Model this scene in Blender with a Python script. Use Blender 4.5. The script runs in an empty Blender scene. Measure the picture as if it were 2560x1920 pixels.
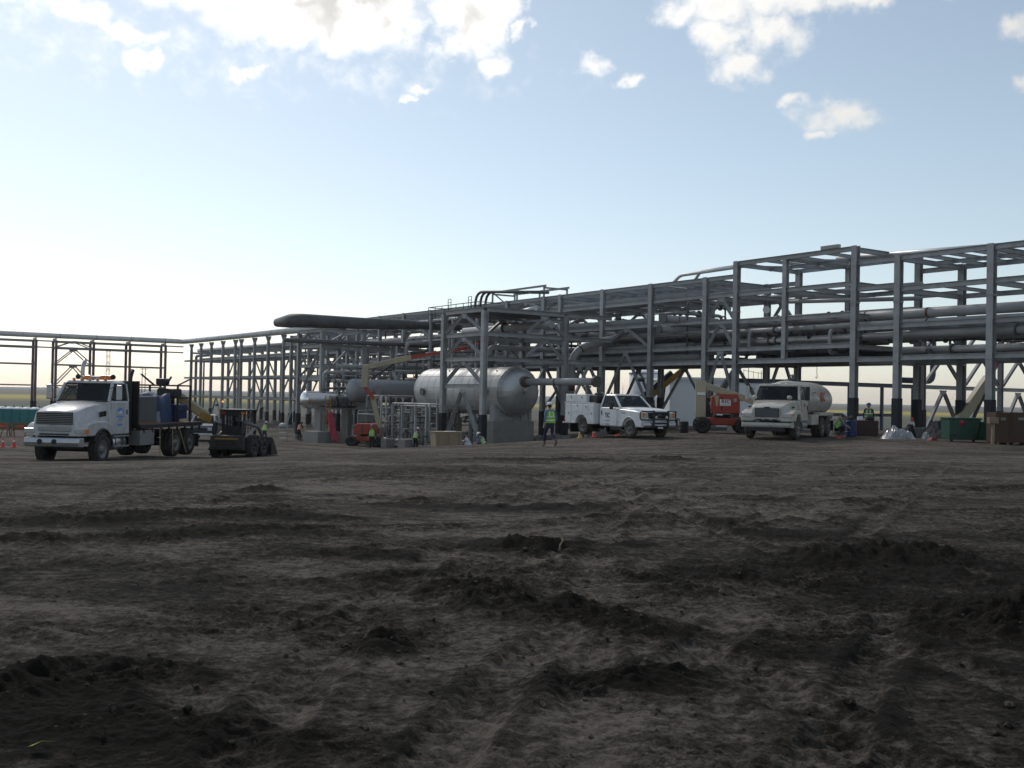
import bpy, bmesh, math, random
import numpy as np
from mathutils import Vector, Matrix

# ------------------------------------------------------------------ camera, sky, sun, exposure
random.seed(7)
rng = np.random.default_rng(11)
SC = bpy.context.scene
COL = SC.collection
R = math.radians
EYE = 1.7
FOC, PITCH, ROLL = 2600 / 2560 * 36.0, 33 / 2600, 0.0195

cam_data = bpy.data.cameras.new('camera')
cam_data.sensor_width = 36.0
cam_data.lens = FOC
cam_data.clip_start = 0.1
cam_data.clip_end = 20000
cam = bpy.data.objects.new('camera', cam_data)
COL.objects.link(cam)
_f = Vector((0, math.cos(PITCH), math.sin(PITCH)))
_u = Vector((0, -math.sin(PITCH), math.cos(PITCH)))
_x = Vector((1, 0, 0))
_r = _x * math.cos(ROLL) + _u * math.sin(ROLL)
_up = _u * math.cos(ROLL) - _x * math.sin(ROLL)
_m = Matrix((( _r.x, _up.x, -_f.x, 0), (_r.y, _up.y, -_f.y, 0), (_r.z, _up.z, -_f.z, EYE), (0, 0, 0, 1)))
cam.matrix_world = _m
SC.camera = cam

SUN_AZ, SUN_EL = R(-34), R(44)
sun_dir = Vector((math.sin(SUN_AZ) * math.cos(SUN_EL), math.cos(SUN_AZ) * math.cos(SUN_EL), math.sin(SUN_EL)))
sun_data = bpy.data.lights.new('sun', 'SUN')
sun_data.energy = 1.1
sun_data.angle = R(11)
sun_data.color = (1.0, 0.95, 0.87)
sun = bpy.data.objects.new('sun', sun_data)
sun.rotation_euler = sun_dir.to_track_quat('Z', 'Y').to_euler()
COL.objects.link(sun)

SC.view_settings.view_transform = 'Standard'
SC.view_settings.look = 'None'
SC.view_settings.exposure = 0.3
SC.view_settings.gamma = 1.0
SC.view_settings.use_curve_mapping = False
SC.cycles.max_bounces = 6
SC.cycles.diffuse_bounces = 3
SC.cycles.glossy_bounces = 3
SC.cycles.transparent_max_bounces = 8
SC.cycles.use_denoising = True

W = bpy.data.worlds.new('World')
SC.world = W
W.use_nodes = True
wn, wl = W.node_tree.nodes, W.node_tree.links
wn.clear()


def wmath(op, a, b=None, c=None, clamp=False):
    n = wn.new('ShaderNodeMath')
    n.operation = op
    n.use_clamp = clamp
    for i, v in enumerate((a, b, c)):
        if v is None:
            continue
        if isinstance(v, (int, float)):
            n.inputs[i].default_value = v
        else:
            wl.new(v, n.inputs[i])
    return n.outputs[0]


def wsmooth(v, a, b, lo=0.0, hi=1.0):
    n = wn.new('ShaderNodeMapRange')
    n.interpolation_type = 'SMOOTHSTEP'
    wl.new(v, n.inputs[0])
    for i, k in enumerate((a, b, lo, hi)):
        n.inputs[i + 1].default_value = k
    return n.outputs[0]


w_out = wn.new('ShaderNodeOutputWorld')
sky = wn.new('ShaderNodeTexSky')
sky.sky_type = 'NISHITA'
sky.sun_disc = False
sky.sun_elevation = SUN_EL
sky.sun_rotation = SUN_AZ
sky.altitude = 600
sky.air_density = 1.0
sky.dust_density = 1.0
sky.ozone_density = 0.35
bg_sky = wn.new('ShaderNodeBackground')
bg_sky.inputs['Strength'].default_value = 0.10
hs = wn.new('ShaderNodeHueSaturation')        # thin summer haze takes some colour out of the sky
hs.inputs['Saturation'].default_value = 0.72
hs.inputs['Hue'].default_value = 0.487
wl.new(sky.outputs[0], hs.inputs['Color'])
wl.new(hs.outputs[0], bg_sky.inputs['Color'])

tc = wn.new('ShaderNodeTexCoord')
sep = wn.new('ShaderNodeSeparateXYZ')
wl.new(tc.outputs['Generated'], sep.inputs[0])
az = wmath('ARCTAN2', sep.outputs[0], sep.outputs[1])
el = wmath('ARCSINE', sep.outputs[2])
comb = wn.new('ShaderNodeCombineXYZ')
wl.new(wmath('MULTIPLY', az, 57.2958), comb.inputs[0])
wl.new(wmath('MULTIPLY', el, 57.2958), comb.inputs[1])
# fluffy distortion of the cloud field, in degrees
dn = wn.new('ShaderNodeTexNoise')
dn.inputs['Scale'].default_value = 0.55
dn.inputs['Detail'].default_value = 6
dn.inputs['Roughness'].default_value = 0.52
wl.new(comb.outputs[0], dn.inputs['Vector'])
dsub = wn.new('ShaderNodeVectorMath'); dsub.operation = 'SUBTRACT'
wl.new(dn.outputs['Color'], dsub.inputs[0]); dsub.inputs[1].default_value = (0.5, 0.5, 0.5)
dmul = wn.new('ShaderNodeVectorMath'); dmul.operation = 'MULTIPLY_ADD'
wl.new(dsub.outputs[0], dmul.inputs[0]); dmul.inputs[1].default_value = (4.2, 2.6, 0.0)
wl.new(comb.outputs[0], dmul.inputs[2])
dflat = wn.new('ShaderNodeVectorMath'); dflat.operation = 'MULTIPLY'
wl.new(dmul.outputs[0], dflat.inputs[0]); dflat.inputs[1].default_value = (1, 1, 0)
P0 = dflat.outputs[0]

# (azimuth, elevation, half width, half height) in degrees of each puff of cloud
CLOUDS = [(-26.2, 20.4, 3.6, 1.9), (-22.8, 21.2, 2.8, 1.3), (-18.2, 20.9, 3.7, 1.6), (-15.2, 20.6, 3.6, 1.8), (-13.4, 19.0, 3.0, 1.3),
          (-11.0, 20.3, 3.4, 2.2), (-8.0, 20.8, 3.0, 2.3), (-9.2, 18.9, 2.6, 1.1), (-7.4, 19.3, 2.1, 1.3), (-4.8, 21.6, 1.5, .8), (-20.5, 22.6, 6, 1.6), (-11, 22.8, 6, 1.6),
          (-2.6, 20.5, 2.0, 2.5), (-1.3, 20.4, 1.2, 1.3), (-3.2, 18.6, 1.5, .9), (-1.2, 17.6, .7, .7),
          (-23.0, 18.5, 1.7, .7), (-20.6, 17.9, 1.9, .45), (-19.9, 16.6, .9, .75), (-14.8, 16.5, .8, .4),
          (8.8, 20.6, 1.6, .75), (10.9, 21.0, 2.4, 1.35), (13.2, 21.3, 2.8, 1.35), (15.4, 21.2, 2.3, 1.3), (17.6, 21.7, 1.8, .9), (14, 23, 4.5, 1.3),
          (10.8, 19.2, 1.3, 1.2), (13.6, 19.1, 1.7, 1.2), (12.4, 17.6, 1.6, .8), (18.0, 20.6, 1.2, .6), (19.0, 20.4, 1.0, .5),
          (23.4, 20.8, 1.5, .5), (4.0, 17.8, .9, .55), (17.4, 15.1, 2.1, .7), (14.6, 15.9, 1.0, .35), (16.6, 14.1, .8, .4),
          (26.0, 18.2, 1.0, .6), (26.5, 15.8, .8, .5), (6.3, 17.0, .5, .35), (.2, 19.6, .5, .4), (-5.3, 16.4, .9, .25), (-6.0, 15.9, .6, .2)]
CLOUDS += [(-26.5, 21.6, 3.4, 1.9), (-24.0, 20.6, 2.2, 1.2), (-28.5, 20.5, 3.0, 1.6)]
VEIL = [(-21, 17.6, 5, .7), (-17, 16.8, 4.5, .6), (-11.5, 17.0, 5, .6), (-7, 16.6, 3, .4)]
field = None
for (ca, ce, ra, re) in CLOUDS + VEIL:
    n = wn.new('ShaderNodeVectorMath'); n.operation = 'MULTIPLY_ADD'
    wl.new(P0, n.inputs[0])
    n.inputs[1].default_value = (1 / ra, 1 / re, 0)
    n.inputs[2].default_value = (-ca / ra, -ce / re, 0)
    ln = wn.new('ShaderNodeVectorMath'); ln.operation = 'LENGTH'
    wl.new(n.outputs[0], ln.inputs[0])
    b = wmath('SUBTRACT', 1.2, ln.outputs['Value'])
    b = wmath('MULTIPLY', b, min(1.0, 0.5 + 0.3 * re) if (ca, ce, ra, re) in CLOUDS else 0.09)
    field = b if field is None else wmath('MAXIMUM', field, b)
# the same broken cumulus goes on over the rest of the dome
inv = wmath('DIVIDE', 1.0, wmath('ADD', wmath('MAXIMUM', sep.outputs[2], 0.0), 0.12))
pl = wn.new('ShaderNodeVectorMath'); pl.operation = 'SCALE'
wl.new(tc.outputs['Generated'], pl.inputs[0]); wl.new(inv, pl.inputs['Scale'])
gn = wn.new('ShaderNodeTexNoise')
gn.inputs['Scale'].default_value = 1.1; gn.inputs['Detail'].default_value = 6; gn.inputs['Roughness'].default_value = 0.55
wl.new(pl.outputs[0], gn.inputs['Vector'])
gen = wmath('MULTIPLY_ADD', gn.outputs[0], 2.2, -1.1)
gen = wmath('SUBTRACT', gen, wsmooth(el, R(19.5), R(27), 2.0, 0.0))
field = wmath('MAXIMUM', field, gen)
en = wn.new('ShaderNodeTexNoise')
en.inputs['Scale'].default_value = 0.75; en.inputs['Detail'].default_value = 9; en.inputs['Roughness'].default_value = 0.62
wl.new(comb.outputs[0], en.inputs['Vector'])
dens = wmath('ADD', field, wmath('MULTIPLY_ADD', en.outputs[0], 1.25, -0.56))
mask = wsmooth(dens, -0.08, 0.80)
tn = wn.new('ShaderNodeTexNoise')
tn.inputs['Scale'].default_value = 0.42; tn.inputs['Detail'].default_value = 3; tn.inputs['Roughness'].default_value = 0.5
wl.new(P0, tn.inputs['Vector'])
thick = wsmooth(wmath('MULTIPLY_ADD', tn.outputs[0], 1.5, wmath('ADD', field, -0.95)), 0.42, 1.0)
# clouds are brighter towards the sun
sd = wn.new('ShaderNodeVectorMath'); sd.operation = 'DOT_PRODUCT'
wl.new(tc.outputs['Generated'], sd.inputs[0]); sd.inputs[1].default_value = sun_dir
glow = wsmooth(sd.outputs['Value'], 0.45, 0.98, 0.62, 1.1)
ccol = wn.new('ShaderNodeMix'); ccol.data_type = 'RGBA'       # backlit clouds: grey where thick
wl.new(wmath('MULTIPLY', thick, wsmooth(sd.outputs['Value'], 0.70, 0.88, 0.12, 1.0)), ccol.inputs[0])
ccol.inputs[6].default_value = (1.0, 0.985, 0.95, 1)
ccol.inputs[7].default_value = (0.60, 0.58, 0.55, 1)
bg_cl = wn.new('ShaderNodeBackground')
wl.new(ccol.outputs[2], bg_cl.inputs['Color']); wl.new(glow, bg_cl.inputs['Strength'])
mixw = wn.new('ShaderNodeMixShader')
wl.new(wmath('MULTIPLY', mask, 0.95), mixw.inputs[0])
wl.new(bg_sky.outputs[0], mixw.inputs[1]); wl.new(bg_cl.outputs[0], mixw.inputs[2])
wl.new(mixw.outputs[0], w_out.inputs['Surface'])
W.cycles.sampling_method = 'MANUAL'
W.cycles.sample_map_resolution = 512

# ------------------------------------------------------------------ materials
MATS = {}


def mat(name, col, rough=0.6, metal=0.0, var=0.25, scale=3.0, bump=0.0, bscale=40.0, dirt=None, dirt_amt=0.0, spec=0.5, stretch=None, coat=0.0):
    """Principled material with procedural variation: broad tone noise, optional blotches of dirt, optional fine relief."""
    if name in MATS:
        return MATS[name]
    m = bpy.data.materials.new(name)
    m.use_nodes = True
    nt = m.node_tree
    n, l = nt.nodes, nt.links
    bs = n['Principled BSDF']
    bs.inputs['Metallic'].default_value = metal
    bs.inputs['Specular IOR Level'].default_value = spec
    bs.inputs['Coat Weight'].default_value = coat
    t = n.new('ShaderNodeTexCoord')
    src = t.outputs['Object']
    if stretch:
        mp = n.new('ShaderNodeMapping')
        mp.inputs['Scale'].default_value = stretch
        l.new(src, mp.inputs[0]); src = mp.outputs[0]
    ns = n.new('ShaderNodeTexNoise')
    ns.inputs['Scale'].default_value = scale; ns.inputs['Detail'].default_value = 6; ns.inputs['Roughness'].default_value = 0.6
    l.new(src, ns.inputs['Vector'])
    mr = n.new('ShaderNodeMapRange')
    mr.inputs[1].default_value = 0.28; mr.inputs[2].default_value = 0.72
    mr.inputs[3].default_value = 1 - var; mr.inputs[4].default_value = 1 + var
    l.new(ns.outputs[0], mr.inputs[0])
    oi = n.new('ShaderNodeObjectInfo')          # no two pieces weather quite alike
    orr = n.new('ShaderNodeMapRange'); orr.inputs[3].default_value = 1 - var * .9; orr.inputs[4].default_value = 1 + var * .7
    l.new(oi.outputs['Random'], orr.inputs[0])
    om = n.new('ShaderNodeMath'); om.operation = 'MULTIPLY'
    l.new(mr.outputs[0], om.inputs[0]); l.new(orr.outputs[0], om.inputs[1])
    vm = n.new('ShaderNodeVectorMath'); vm.operation = 'SCALE'
    vm.inputs[0].default_value = col
    l.new(om.outputs[0], vm.inputs['Scale'])
    c = vm.outputs[0]
    if dirt:
        n2 = n.new('ShaderNodeTexNoise')
        n2.inputs['Scale'].default_value = scale * 1.7; n2.inputs['Detail'].default_value = 8; n2.inputs['Roughness'].default_value = 0.7
        l.new(src, n2.inputs['Vector'])
        m2 = n.new('ShaderNodeMapRange')
        m2.inputs[1].default_value = 0.42; m2.inputs[2].default_value = 0.68; m2.inputs[3].default_value = 0; m2.inputs[4].default_value = dirt_amt
        l.new(n2.outputs[0], m2.inputs[0])
        mx = n.new('ShaderNodeMix'); mx.data_type = 'RGBA'
        l.new(m2.outputs[0], mx.inputs[0]); l.new(c, mx.inputs[6]); mx.inputs[7].default_value = (*dirt, 1)
        c = mx.outputs[2]
    l.new(c, bs.inputs['Base Color'])
    r2 = n.new('ShaderNodeMapRange')
    r2.inputs[1].default_value = 0.3; r2.inputs[2].default_value = 0.7
    r2.inputs[3].default_value = max(0.04, rough - 0.08); r2.inputs[4].default_value = min(1, rough + 0.1)
    l.new(ns.outputs[0], r2.inputs[0]); l.new(r2.outputs[0], bs.inputs['Roughness'])
    if bump:
        n3 = n.new('ShaderNodeTexNoise')
        n3.inputs['Scale'].default_value = bscale; n3.inputs['Detail'].default_value = 5
        l.new(src, n3.inputs['Vector'])
        bp = n.new('ShaderNodeBump')
        bp.inputs['Strength'].default_value = bump; bp.inputs['Distance'].default_value = 0.02
        l.new(n3.outputs[0], bp.inputs['Height']); l.new(bp.outputs[0], bs.inputs['Normal'])
    MATS[name] = m
    return m


DUST = (0.16, 0.14, 0.115)
STEEL = mat('painted steel', (0.37, 0.375, 0.38), 0.46, 0.0, 0.14, 0.9, dirt=(0.17, 0.15, 0.135), dirt_amt=0.5)
STEEL2 = mat('older grey steel', (0.29, 0.29, 0.295), 0.5, 0.0, 0.14, 0.8, dirt=(0.2, 0.17, 0.15), dirt_amt=0.5)
PRIMER = mat('plum primer steel', (0.24, 0.16, 0.175), 0.6, 0.0, 0.15, 0.8)
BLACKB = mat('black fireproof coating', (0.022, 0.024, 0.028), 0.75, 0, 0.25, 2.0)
PIPE = mat('grey pipe', (0.35, 0.352, 0.355), 0.42, 0.0, 0.1, 0.9, dirt=(0.25, 0.23, 0.21), dirt_amt=0.4)
PIPED = mat('dark pipe', (0.105, 0.105, 0.108), 0.5, 0, 0.15, 0.9)
INSUL = mat('charcoal wrapped pipe', (0.085, 0.083, 0.082), 0.6, 0, 0.35, 1.2, bump=0.2, bscale=5)
CLAD = mat('aluminium jacket', (0.50, 0.50, 0.50), 0.42, 0.6, 0.12, 1.2, bump=0.16, bscale=2.2, dirt=(.33, .32, .31), dirt_amt=.25)
CLADM = mat('dull aluminium jacket', (0.62, 0.61, 0.59), 0.48, 0.3, 0.10, 0.9, bump=0.2, bscale=2.4, dirt=(.42, .40, .37), dirt_amt=.3)
CONC = mat('concrete', (0.25, 0.24, 0.225), 0.85, 0, 0.14, 1.4, bump=0.3, bscale=30, dirt=(0.2, 0.18, 0.16), dirt_amt=0.6)
FLANGE = mat('flange rust', (0.11, 0.06, 0.045), 0.7, 0, 0.3, 4)
GRATE = mat('galvanised grating', (0.22, 0.22, 0.225), 0.5, 0.3, 0.1, 2)
WHITE = mat('white truck paint', (0.54, 0.54, 0.55), 0.3, 0, 0.05, 1.2, dirt=DUST, dirt_amt=0.45, coat=0.3)
WHITED = mat('dusty white paint', (0.52, 0.49, 0.43), 0.38, 0, 0.06, 1.2, dirt=DUST, dirt_amt=0.6, coat=0.2)
CHROME = mat('chrome', (0.50, 0.50, 0.51), 0.3, 0.8, 0.06, 2)
ALU = mat('brushed aluminium', (0.34, 0.34, 0.345), 0.42, 0.6, 0.1, 3)
BLACK = mat('black paint', (0.016, 0.016, 0.018), 0.42, 0, 0.3, 3, dirt=DUST, dirt_amt=0.12)
PLAST = mat('black plastic', (0.022, 0.022, 0.023), 0.6, 0, 0.2, 4)
RUBBER = mat('tyre rubber', (0.025, 0.024, 0.023), 0.85, 0, 0.3, 6, dirt=(0.11, 0.095, 0.08), dirt_amt=0.45, bump=0.3, bscale=60)
RUBBERM = mat('muddy tyre', (0.05, 0.045, 0.038), 0.9, 0, 0.3, 6, dirt=(0.17, 0.145, 0.115), dirt_amt=0.8, bump=0.4, bscale=50)
RIM = mat('wheel rim', (0.20, 0.195, 0.19), 0.5, 0.3, 0.2, 4, dirt=(.08, .07, .058), dirt_amt=0.8)
AMBER = mat('amber lens', (0.75, 0.20, 0.02), 0.2, 0, 0.1, 5, coat=0.4)
RED = mat('red lens', (0.45, 0.03, 0.02), 0.25, 0, 0.1, 5)
LENS = mat('clear lens', (0.5, 0.5, 0.48), 0.12, 0.2, 0.1, 8, coat=0.5)
ORANGE = mat('orange machine paint', (0.36, 0.035, 0.013), 0.42, 0, 0.08, 1.5, dirt=DUST, dirt_amt=0.25)
CREAM = mat('cream machine paint', (0.42, 0.36, 0.24), 0.42, 0, 0.07, 1.3, dirt=(0.3, 0.25, 0.17), dirt_amt=0.4)
YELLOW = mat('yellow machine paint', (0.38, 0.21, 0.02), 0.45, 0, 0.08, 1.5, dirt=DUST, dirt_amt=0.3)
TAN = mat('tan crane paint', (0.34, 0.25, 0.13), 0.5, 0, 0.1, 1.5)
BROWN = mat('rough timber', (0.22, 0.125, 0.07), 0.8, 0, 0.25, 2.0, bump=0.3, bscale=25, stretch=(1, 1, 0.2))
PLY = mat('plywood', (0.28, 0.21, 0.14), 0.75, 0, 0.16, 1.5, bump=0.15, bscale=20)
CARD = mat('brown board', (0.075, 0.042, 0.026), 0.8, 0, 0.16, 1.2)
GREEN = mat('green dumpster paint', (0.006, 0.062, 0.04), 0.5, 0, 0.15, 1.5, dirt=(0.09, 0.08, 0.06), dirt_amt=0.35)
TEAL = mat('teal plastic', (0.02, 0.18, 0.185), 0.5, 0, 0.08, 1.5)
BLUE = mat('blue plastic', (0.010, 0.024, 0.11), 0.45, 0, 0.15, 3)
TARP = mat('blue tarpaulin', (0.014, 0.034, 0.095), 0.5, 0, 0.5, 2.0, bump=0.5, bscale=4)
PINK = mat('magenta sheeting', (0.36, 0.03, 0.06), 0.55, 0, 0.2, 3, bump=0.4, bscale=8)
FILM = mat('clear plastic sheeting', (0.42, 0.42, 0.42), 0.22, 0, 0.25, 4, bump=0.6, bscale=6)
CONE = mat('cone orange', (0.72, 0.07, 0.03), 0.5, 0, 0.1, 4)
SKIN = mat('skin', (0.42, 0.24, 0.16), 0.6, 0, 0.1, 6)
NAVY = mat('navy denim', (0.02, 0.028, 0.06), 0.85, 0, 0.2, 8)
CHAR = mat('charcoal cloth', (0.022, 0.022, 0.024), 0.85, 0, 0.2, 8)
SHIRT = mat('blue work shirt', (0.10, 0.16, 0.29), 0.85, 0, 0.15, 8)
SHIRTG = mat('grey shirt', (0.22, 0.22, 0.23), 0.85, 0, 0.15, 8)
BOOT = mat('work boot', (0.13, 0.085, 0.055), 0.8, 0, 0.2, 8)
LIME = mat('lime vest', (0.26, 0.62, 0.025), 0.7, 0, 0.08, 6)
ORVEST = mat('orange vest', (0.85, 0.14, 0.03), 0.7, 0, 0.08, 6)
REFL = mat('reflective tape', (0.62, 0.62, 0.60), 0.4, 0.2, 0.08, 6)
HELM = mat('white hard hat', (0.72, 0.76, 0.80), 0.35, 0, 0.05, 5)
HELMB = mat('dark blue hard hat', (0.05, 0.10, 0.22), 0.4, 0, 0.05, 5)
ROOFW = mat('white cladding', (0.86, 0.88, 0.90), 0.5, 0, 0.03, 0.4)
CLADS = mat('bright new jacket', (0.70, 0.71, 0.72), 0.24, 0.9, 0.06, 1.0, bump=0.12, bscale=1.5)
WHITEP = mat('white pickup paint', (0.76, 0.76, 0.77), 0.28, 0, 0.04, 1.2, dirt=DUST, dirt_amt=0.22, coat=0.3)
PALE = mat('pale weathered silo', (0.62, 0.62, 0.60), 0.6, 0, 0.04, 0.2)
WOODP = mat('pole timber', (0.17, 0.14, 0.11), 0.85, 0, 0.2, 1)
REDP = mat('red paint', (0.25, 0.025, 0.02), 0.5, 0, 0.1, 3)
DKBLUE = mat('dark blue steel', (0.06, 0.075, 0.12), 0.5, 0, 0.15, 1)
TEXTB = mat('logo blue', (0.10, 0.24, 0.60), 0.5, 0, 0.1, 4)
TEXTR = mat('logo red', (0.40, 0.03, 0.05), 0.5, 0, 0.1, 4)
TEXTM = mat('logo maroon', (0.17, 0.01, 0.05), 0.5, 0, 0.05, 4)
TEXTK = mat('lettering black', (0.02, 0.02, 0.022), 0.5, 0, 0.05, 4)
TEXTG = mat('lettering grey', (0.30, 0.31, 0.33), 0.5, 0, 0.05, 4)
PAPER = mat('white decal', (0.78, 0.78, 0.78), 0.5, 0, 0.03, 4)


def glass_mat(name, tint, alpha):
    m = bpy.data.materials.new(name)
    m.use_nodes = True
    n, l = m.node_tree.nodes, m.node_tree.links
    bs = n['Principled BSDF']
    ns = n.new('ShaderNodeTexNoise'); ns.inputs['Scale'].default_value = 3
    mr = n.new('ShaderNodeMapRange'); mr.inputs[3].default_value = 0.03; mr.inputs[4].default_value = 0.12
    l.new(ns.outputs[0], mr.inputs[0]); l.new(mr.outputs[0], bs.inputs['Roughness'])
    bs.inputs['Base Color'].default_value = (*tint, 1)
    bs.inputs['Alpha'].default_value = alpha
    bs.inputs['IOR'].default_value = 1.5
    return m


GLASS = glass_mat('window glass', (0.012, 0.016, 0.018), 0.42)

# ------------------------------------------------------------------ noise and terrain
_tab = rng.random((256, 256)).astype(np.float32)


def vnoise(x, y):
    xi = np.floor(x).astype(np.int64); yi = np.floor(y).astype(np.int64)
    fx = x - xi; fy = y - yi
    fx = fx * fx * fx * (fx * (fx * 6 - 15) + 10); fy = fy * fy * fy * (fy * (fy * 6 - 15) + 10)
    a = _tab[xi & 255, yi & 255]; b = _tab[(xi + 1) & 255, yi & 255]
    c = _tab[xi & 255, (yi + 1) & 255]; d = _tab[(xi + 1) & 255, (yi + 1) & 255]
    return (a * (1 - fx) + b * fx) * (1 - fy) + (c * (1 - fx) + d * fx) * fy


def fbm(x, y, oct=4, gain=0.5):
    s = np.zeros_like(x); a = 1.0; t = 0.0
    ca, sa = 0.8, 0.6
    for i in range(oct):
        s += a * (vnoise(x, y) * 2 - 1); t += a
        x, y = (ca * x - sa * y) * 2.03 + 17.3, (sa * x + ca * y) * 2.03 + 5.1
        a *= gain
    return s / t


def ridged(x, y, oct=4):
    s = np.zeros_like(x); a = 1.0; t = 0.0
    for i in range(oct):
        n = 1 - np.abs(vnoise(x, y) * 2 - 1)
        s += a * n * n; t += a
        x, y = (0.8 * x - 0.6 * y) * 2.1 + 3.3, (0.6 * x + 0.8 * y) * 2.1 + 9.7
        a *= 0.55
    return s / t


# surveyed spot heights (x, y, z)
SPOTS = np.array([(0, 0, 0), (-10, 5, 0), (10, 5, 0), (0, 12, 0), (-12, 14, -.05), (12, 14, 0), (0, 24, -.03), (-14, 24, -.3), (14, 24, .03), (26, 24, .05), (-30, 24, -.4),
                  (4, 33, -.08), (1.5, 43, -.3), (1, 48, -.4), (-.6, 52, -.6), (-3.5, 50, -.75), (5.2, 50, -.05), (9, 48, 0), (12.2, 46.5, .08), (15, 52, .05), (21, 49, 0), (28, 50, 0),
                  (8, 56, -.1), (23, 55.3, -.05), (30, 62, -.2), (17.4, 63.6, -.15), (13, 70, -.3), (10.1, 74.4, -.6), (15, 95, -.8), (30, 100, -.9), (50, 110, -1.1),
                  (0, 60, -1.4), (-3.8, 60, -1.35), (-1.8, 64, -1.55), (3, 66, -1.6), (6, 62, -.8), (7, 68, -.7), (-3.2, 72.6, -2.3), (-7.1, 85.6, -2.4), (-10.3, 76, -2.3), (-8, 62, -1.7), (-15.5, 97, -2.7), (-19.4, 95, -2.6),
                  (-15.3, 37, -.84), (-14.4, 44, -1.05), (-11.5, 44, -1.10), (-6, 38, -.5), (-22, 75, -1.9), (-22, 58, -1.4), (-35, 45, -.9), (-40, 70, -1.8), (-54, 113, -2.7), (-36.8, 144, -2.8),
                  (-8.9, 102.6, -2.3), (0, 110, -2.2), (10, 120, -1.9), (0, 150, -2.6), (-60, 160, -2.8), (40, 150, -2.0), (-90, 110, -2.7), (-70, 60, -1.5), (60, 60, -.3), (70, 120, -1.4), (60, 30, 0), (-60, 20, -.5)])


def gz_slow(x, y):
    shp = x.shape
    x = x.ravel(); y = y.ravel()
    rr = np.hypot(x, y)
    s = 3.2 + 0.055 * rr
    num = np.zeros_like(x); den = np.full_like(x, 1e-9)
    for (a, b, z) in SPOTS:
        w = np.exp(-((x - a) ** 2 + (y - b) ** 2) / (2 * s * s))
        # a wide weak kernel keeps gaps between spots filled
        w = w + 1e-3 * np.exp(-((x - a) ** 2 + (y - b) ** 2) / (2 * (4 * s) ** 2))
        num += w * z; den += w
    z = num / den
    k = np.clip((rr - 130) / 70, 0, 1); k = k * k * (3 - 2 * k)
    z = z * (1 - k) + (-2.8) * k
    return z.reshape(shp)


# nudge the spot values until the smooth surface passes through the survey
_want = SPOTS[:, 2].copy()
for _ in range(14):
    SPOTS[:, 2] += 0.8 * (_want - gz_slow(SPOTS[:, 0].copy(), SPOTS[:, 1].copy()))
_gs = np.arange(-224, 225, 2.0)
_GX, _GY = np.meshgrid(_gs, _gs, indexing='ij')
_GZ = gz_slow(_GX, _GY)


def gz_arr(x, y):
    fx = np.clip((x + 224) / 2, 0, len(_gs) - 1.001); fy = np.clip((y + 224) / 2, 0, len(_gs) - 1.001)
    i = fx.astype(int); j = fy.astype(int); a = fx - i; b = fy - j
    return (_GZ[i, j] * (1 - a) + _GZ[i + 1, j] * a) * (1 - b) + (_GZ[i, j + 1] * (1 - a) + _GZ[i + 1, j + 1] * a) * b


def gz(x, y):
    return float(gz_arr(np.array([float(x)]), np.array([float(y)]))[0])


def link(o, parent=None):
    COL.objects.link(o)
    if parent is not None:
        o.parent = parent
    return o


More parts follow.
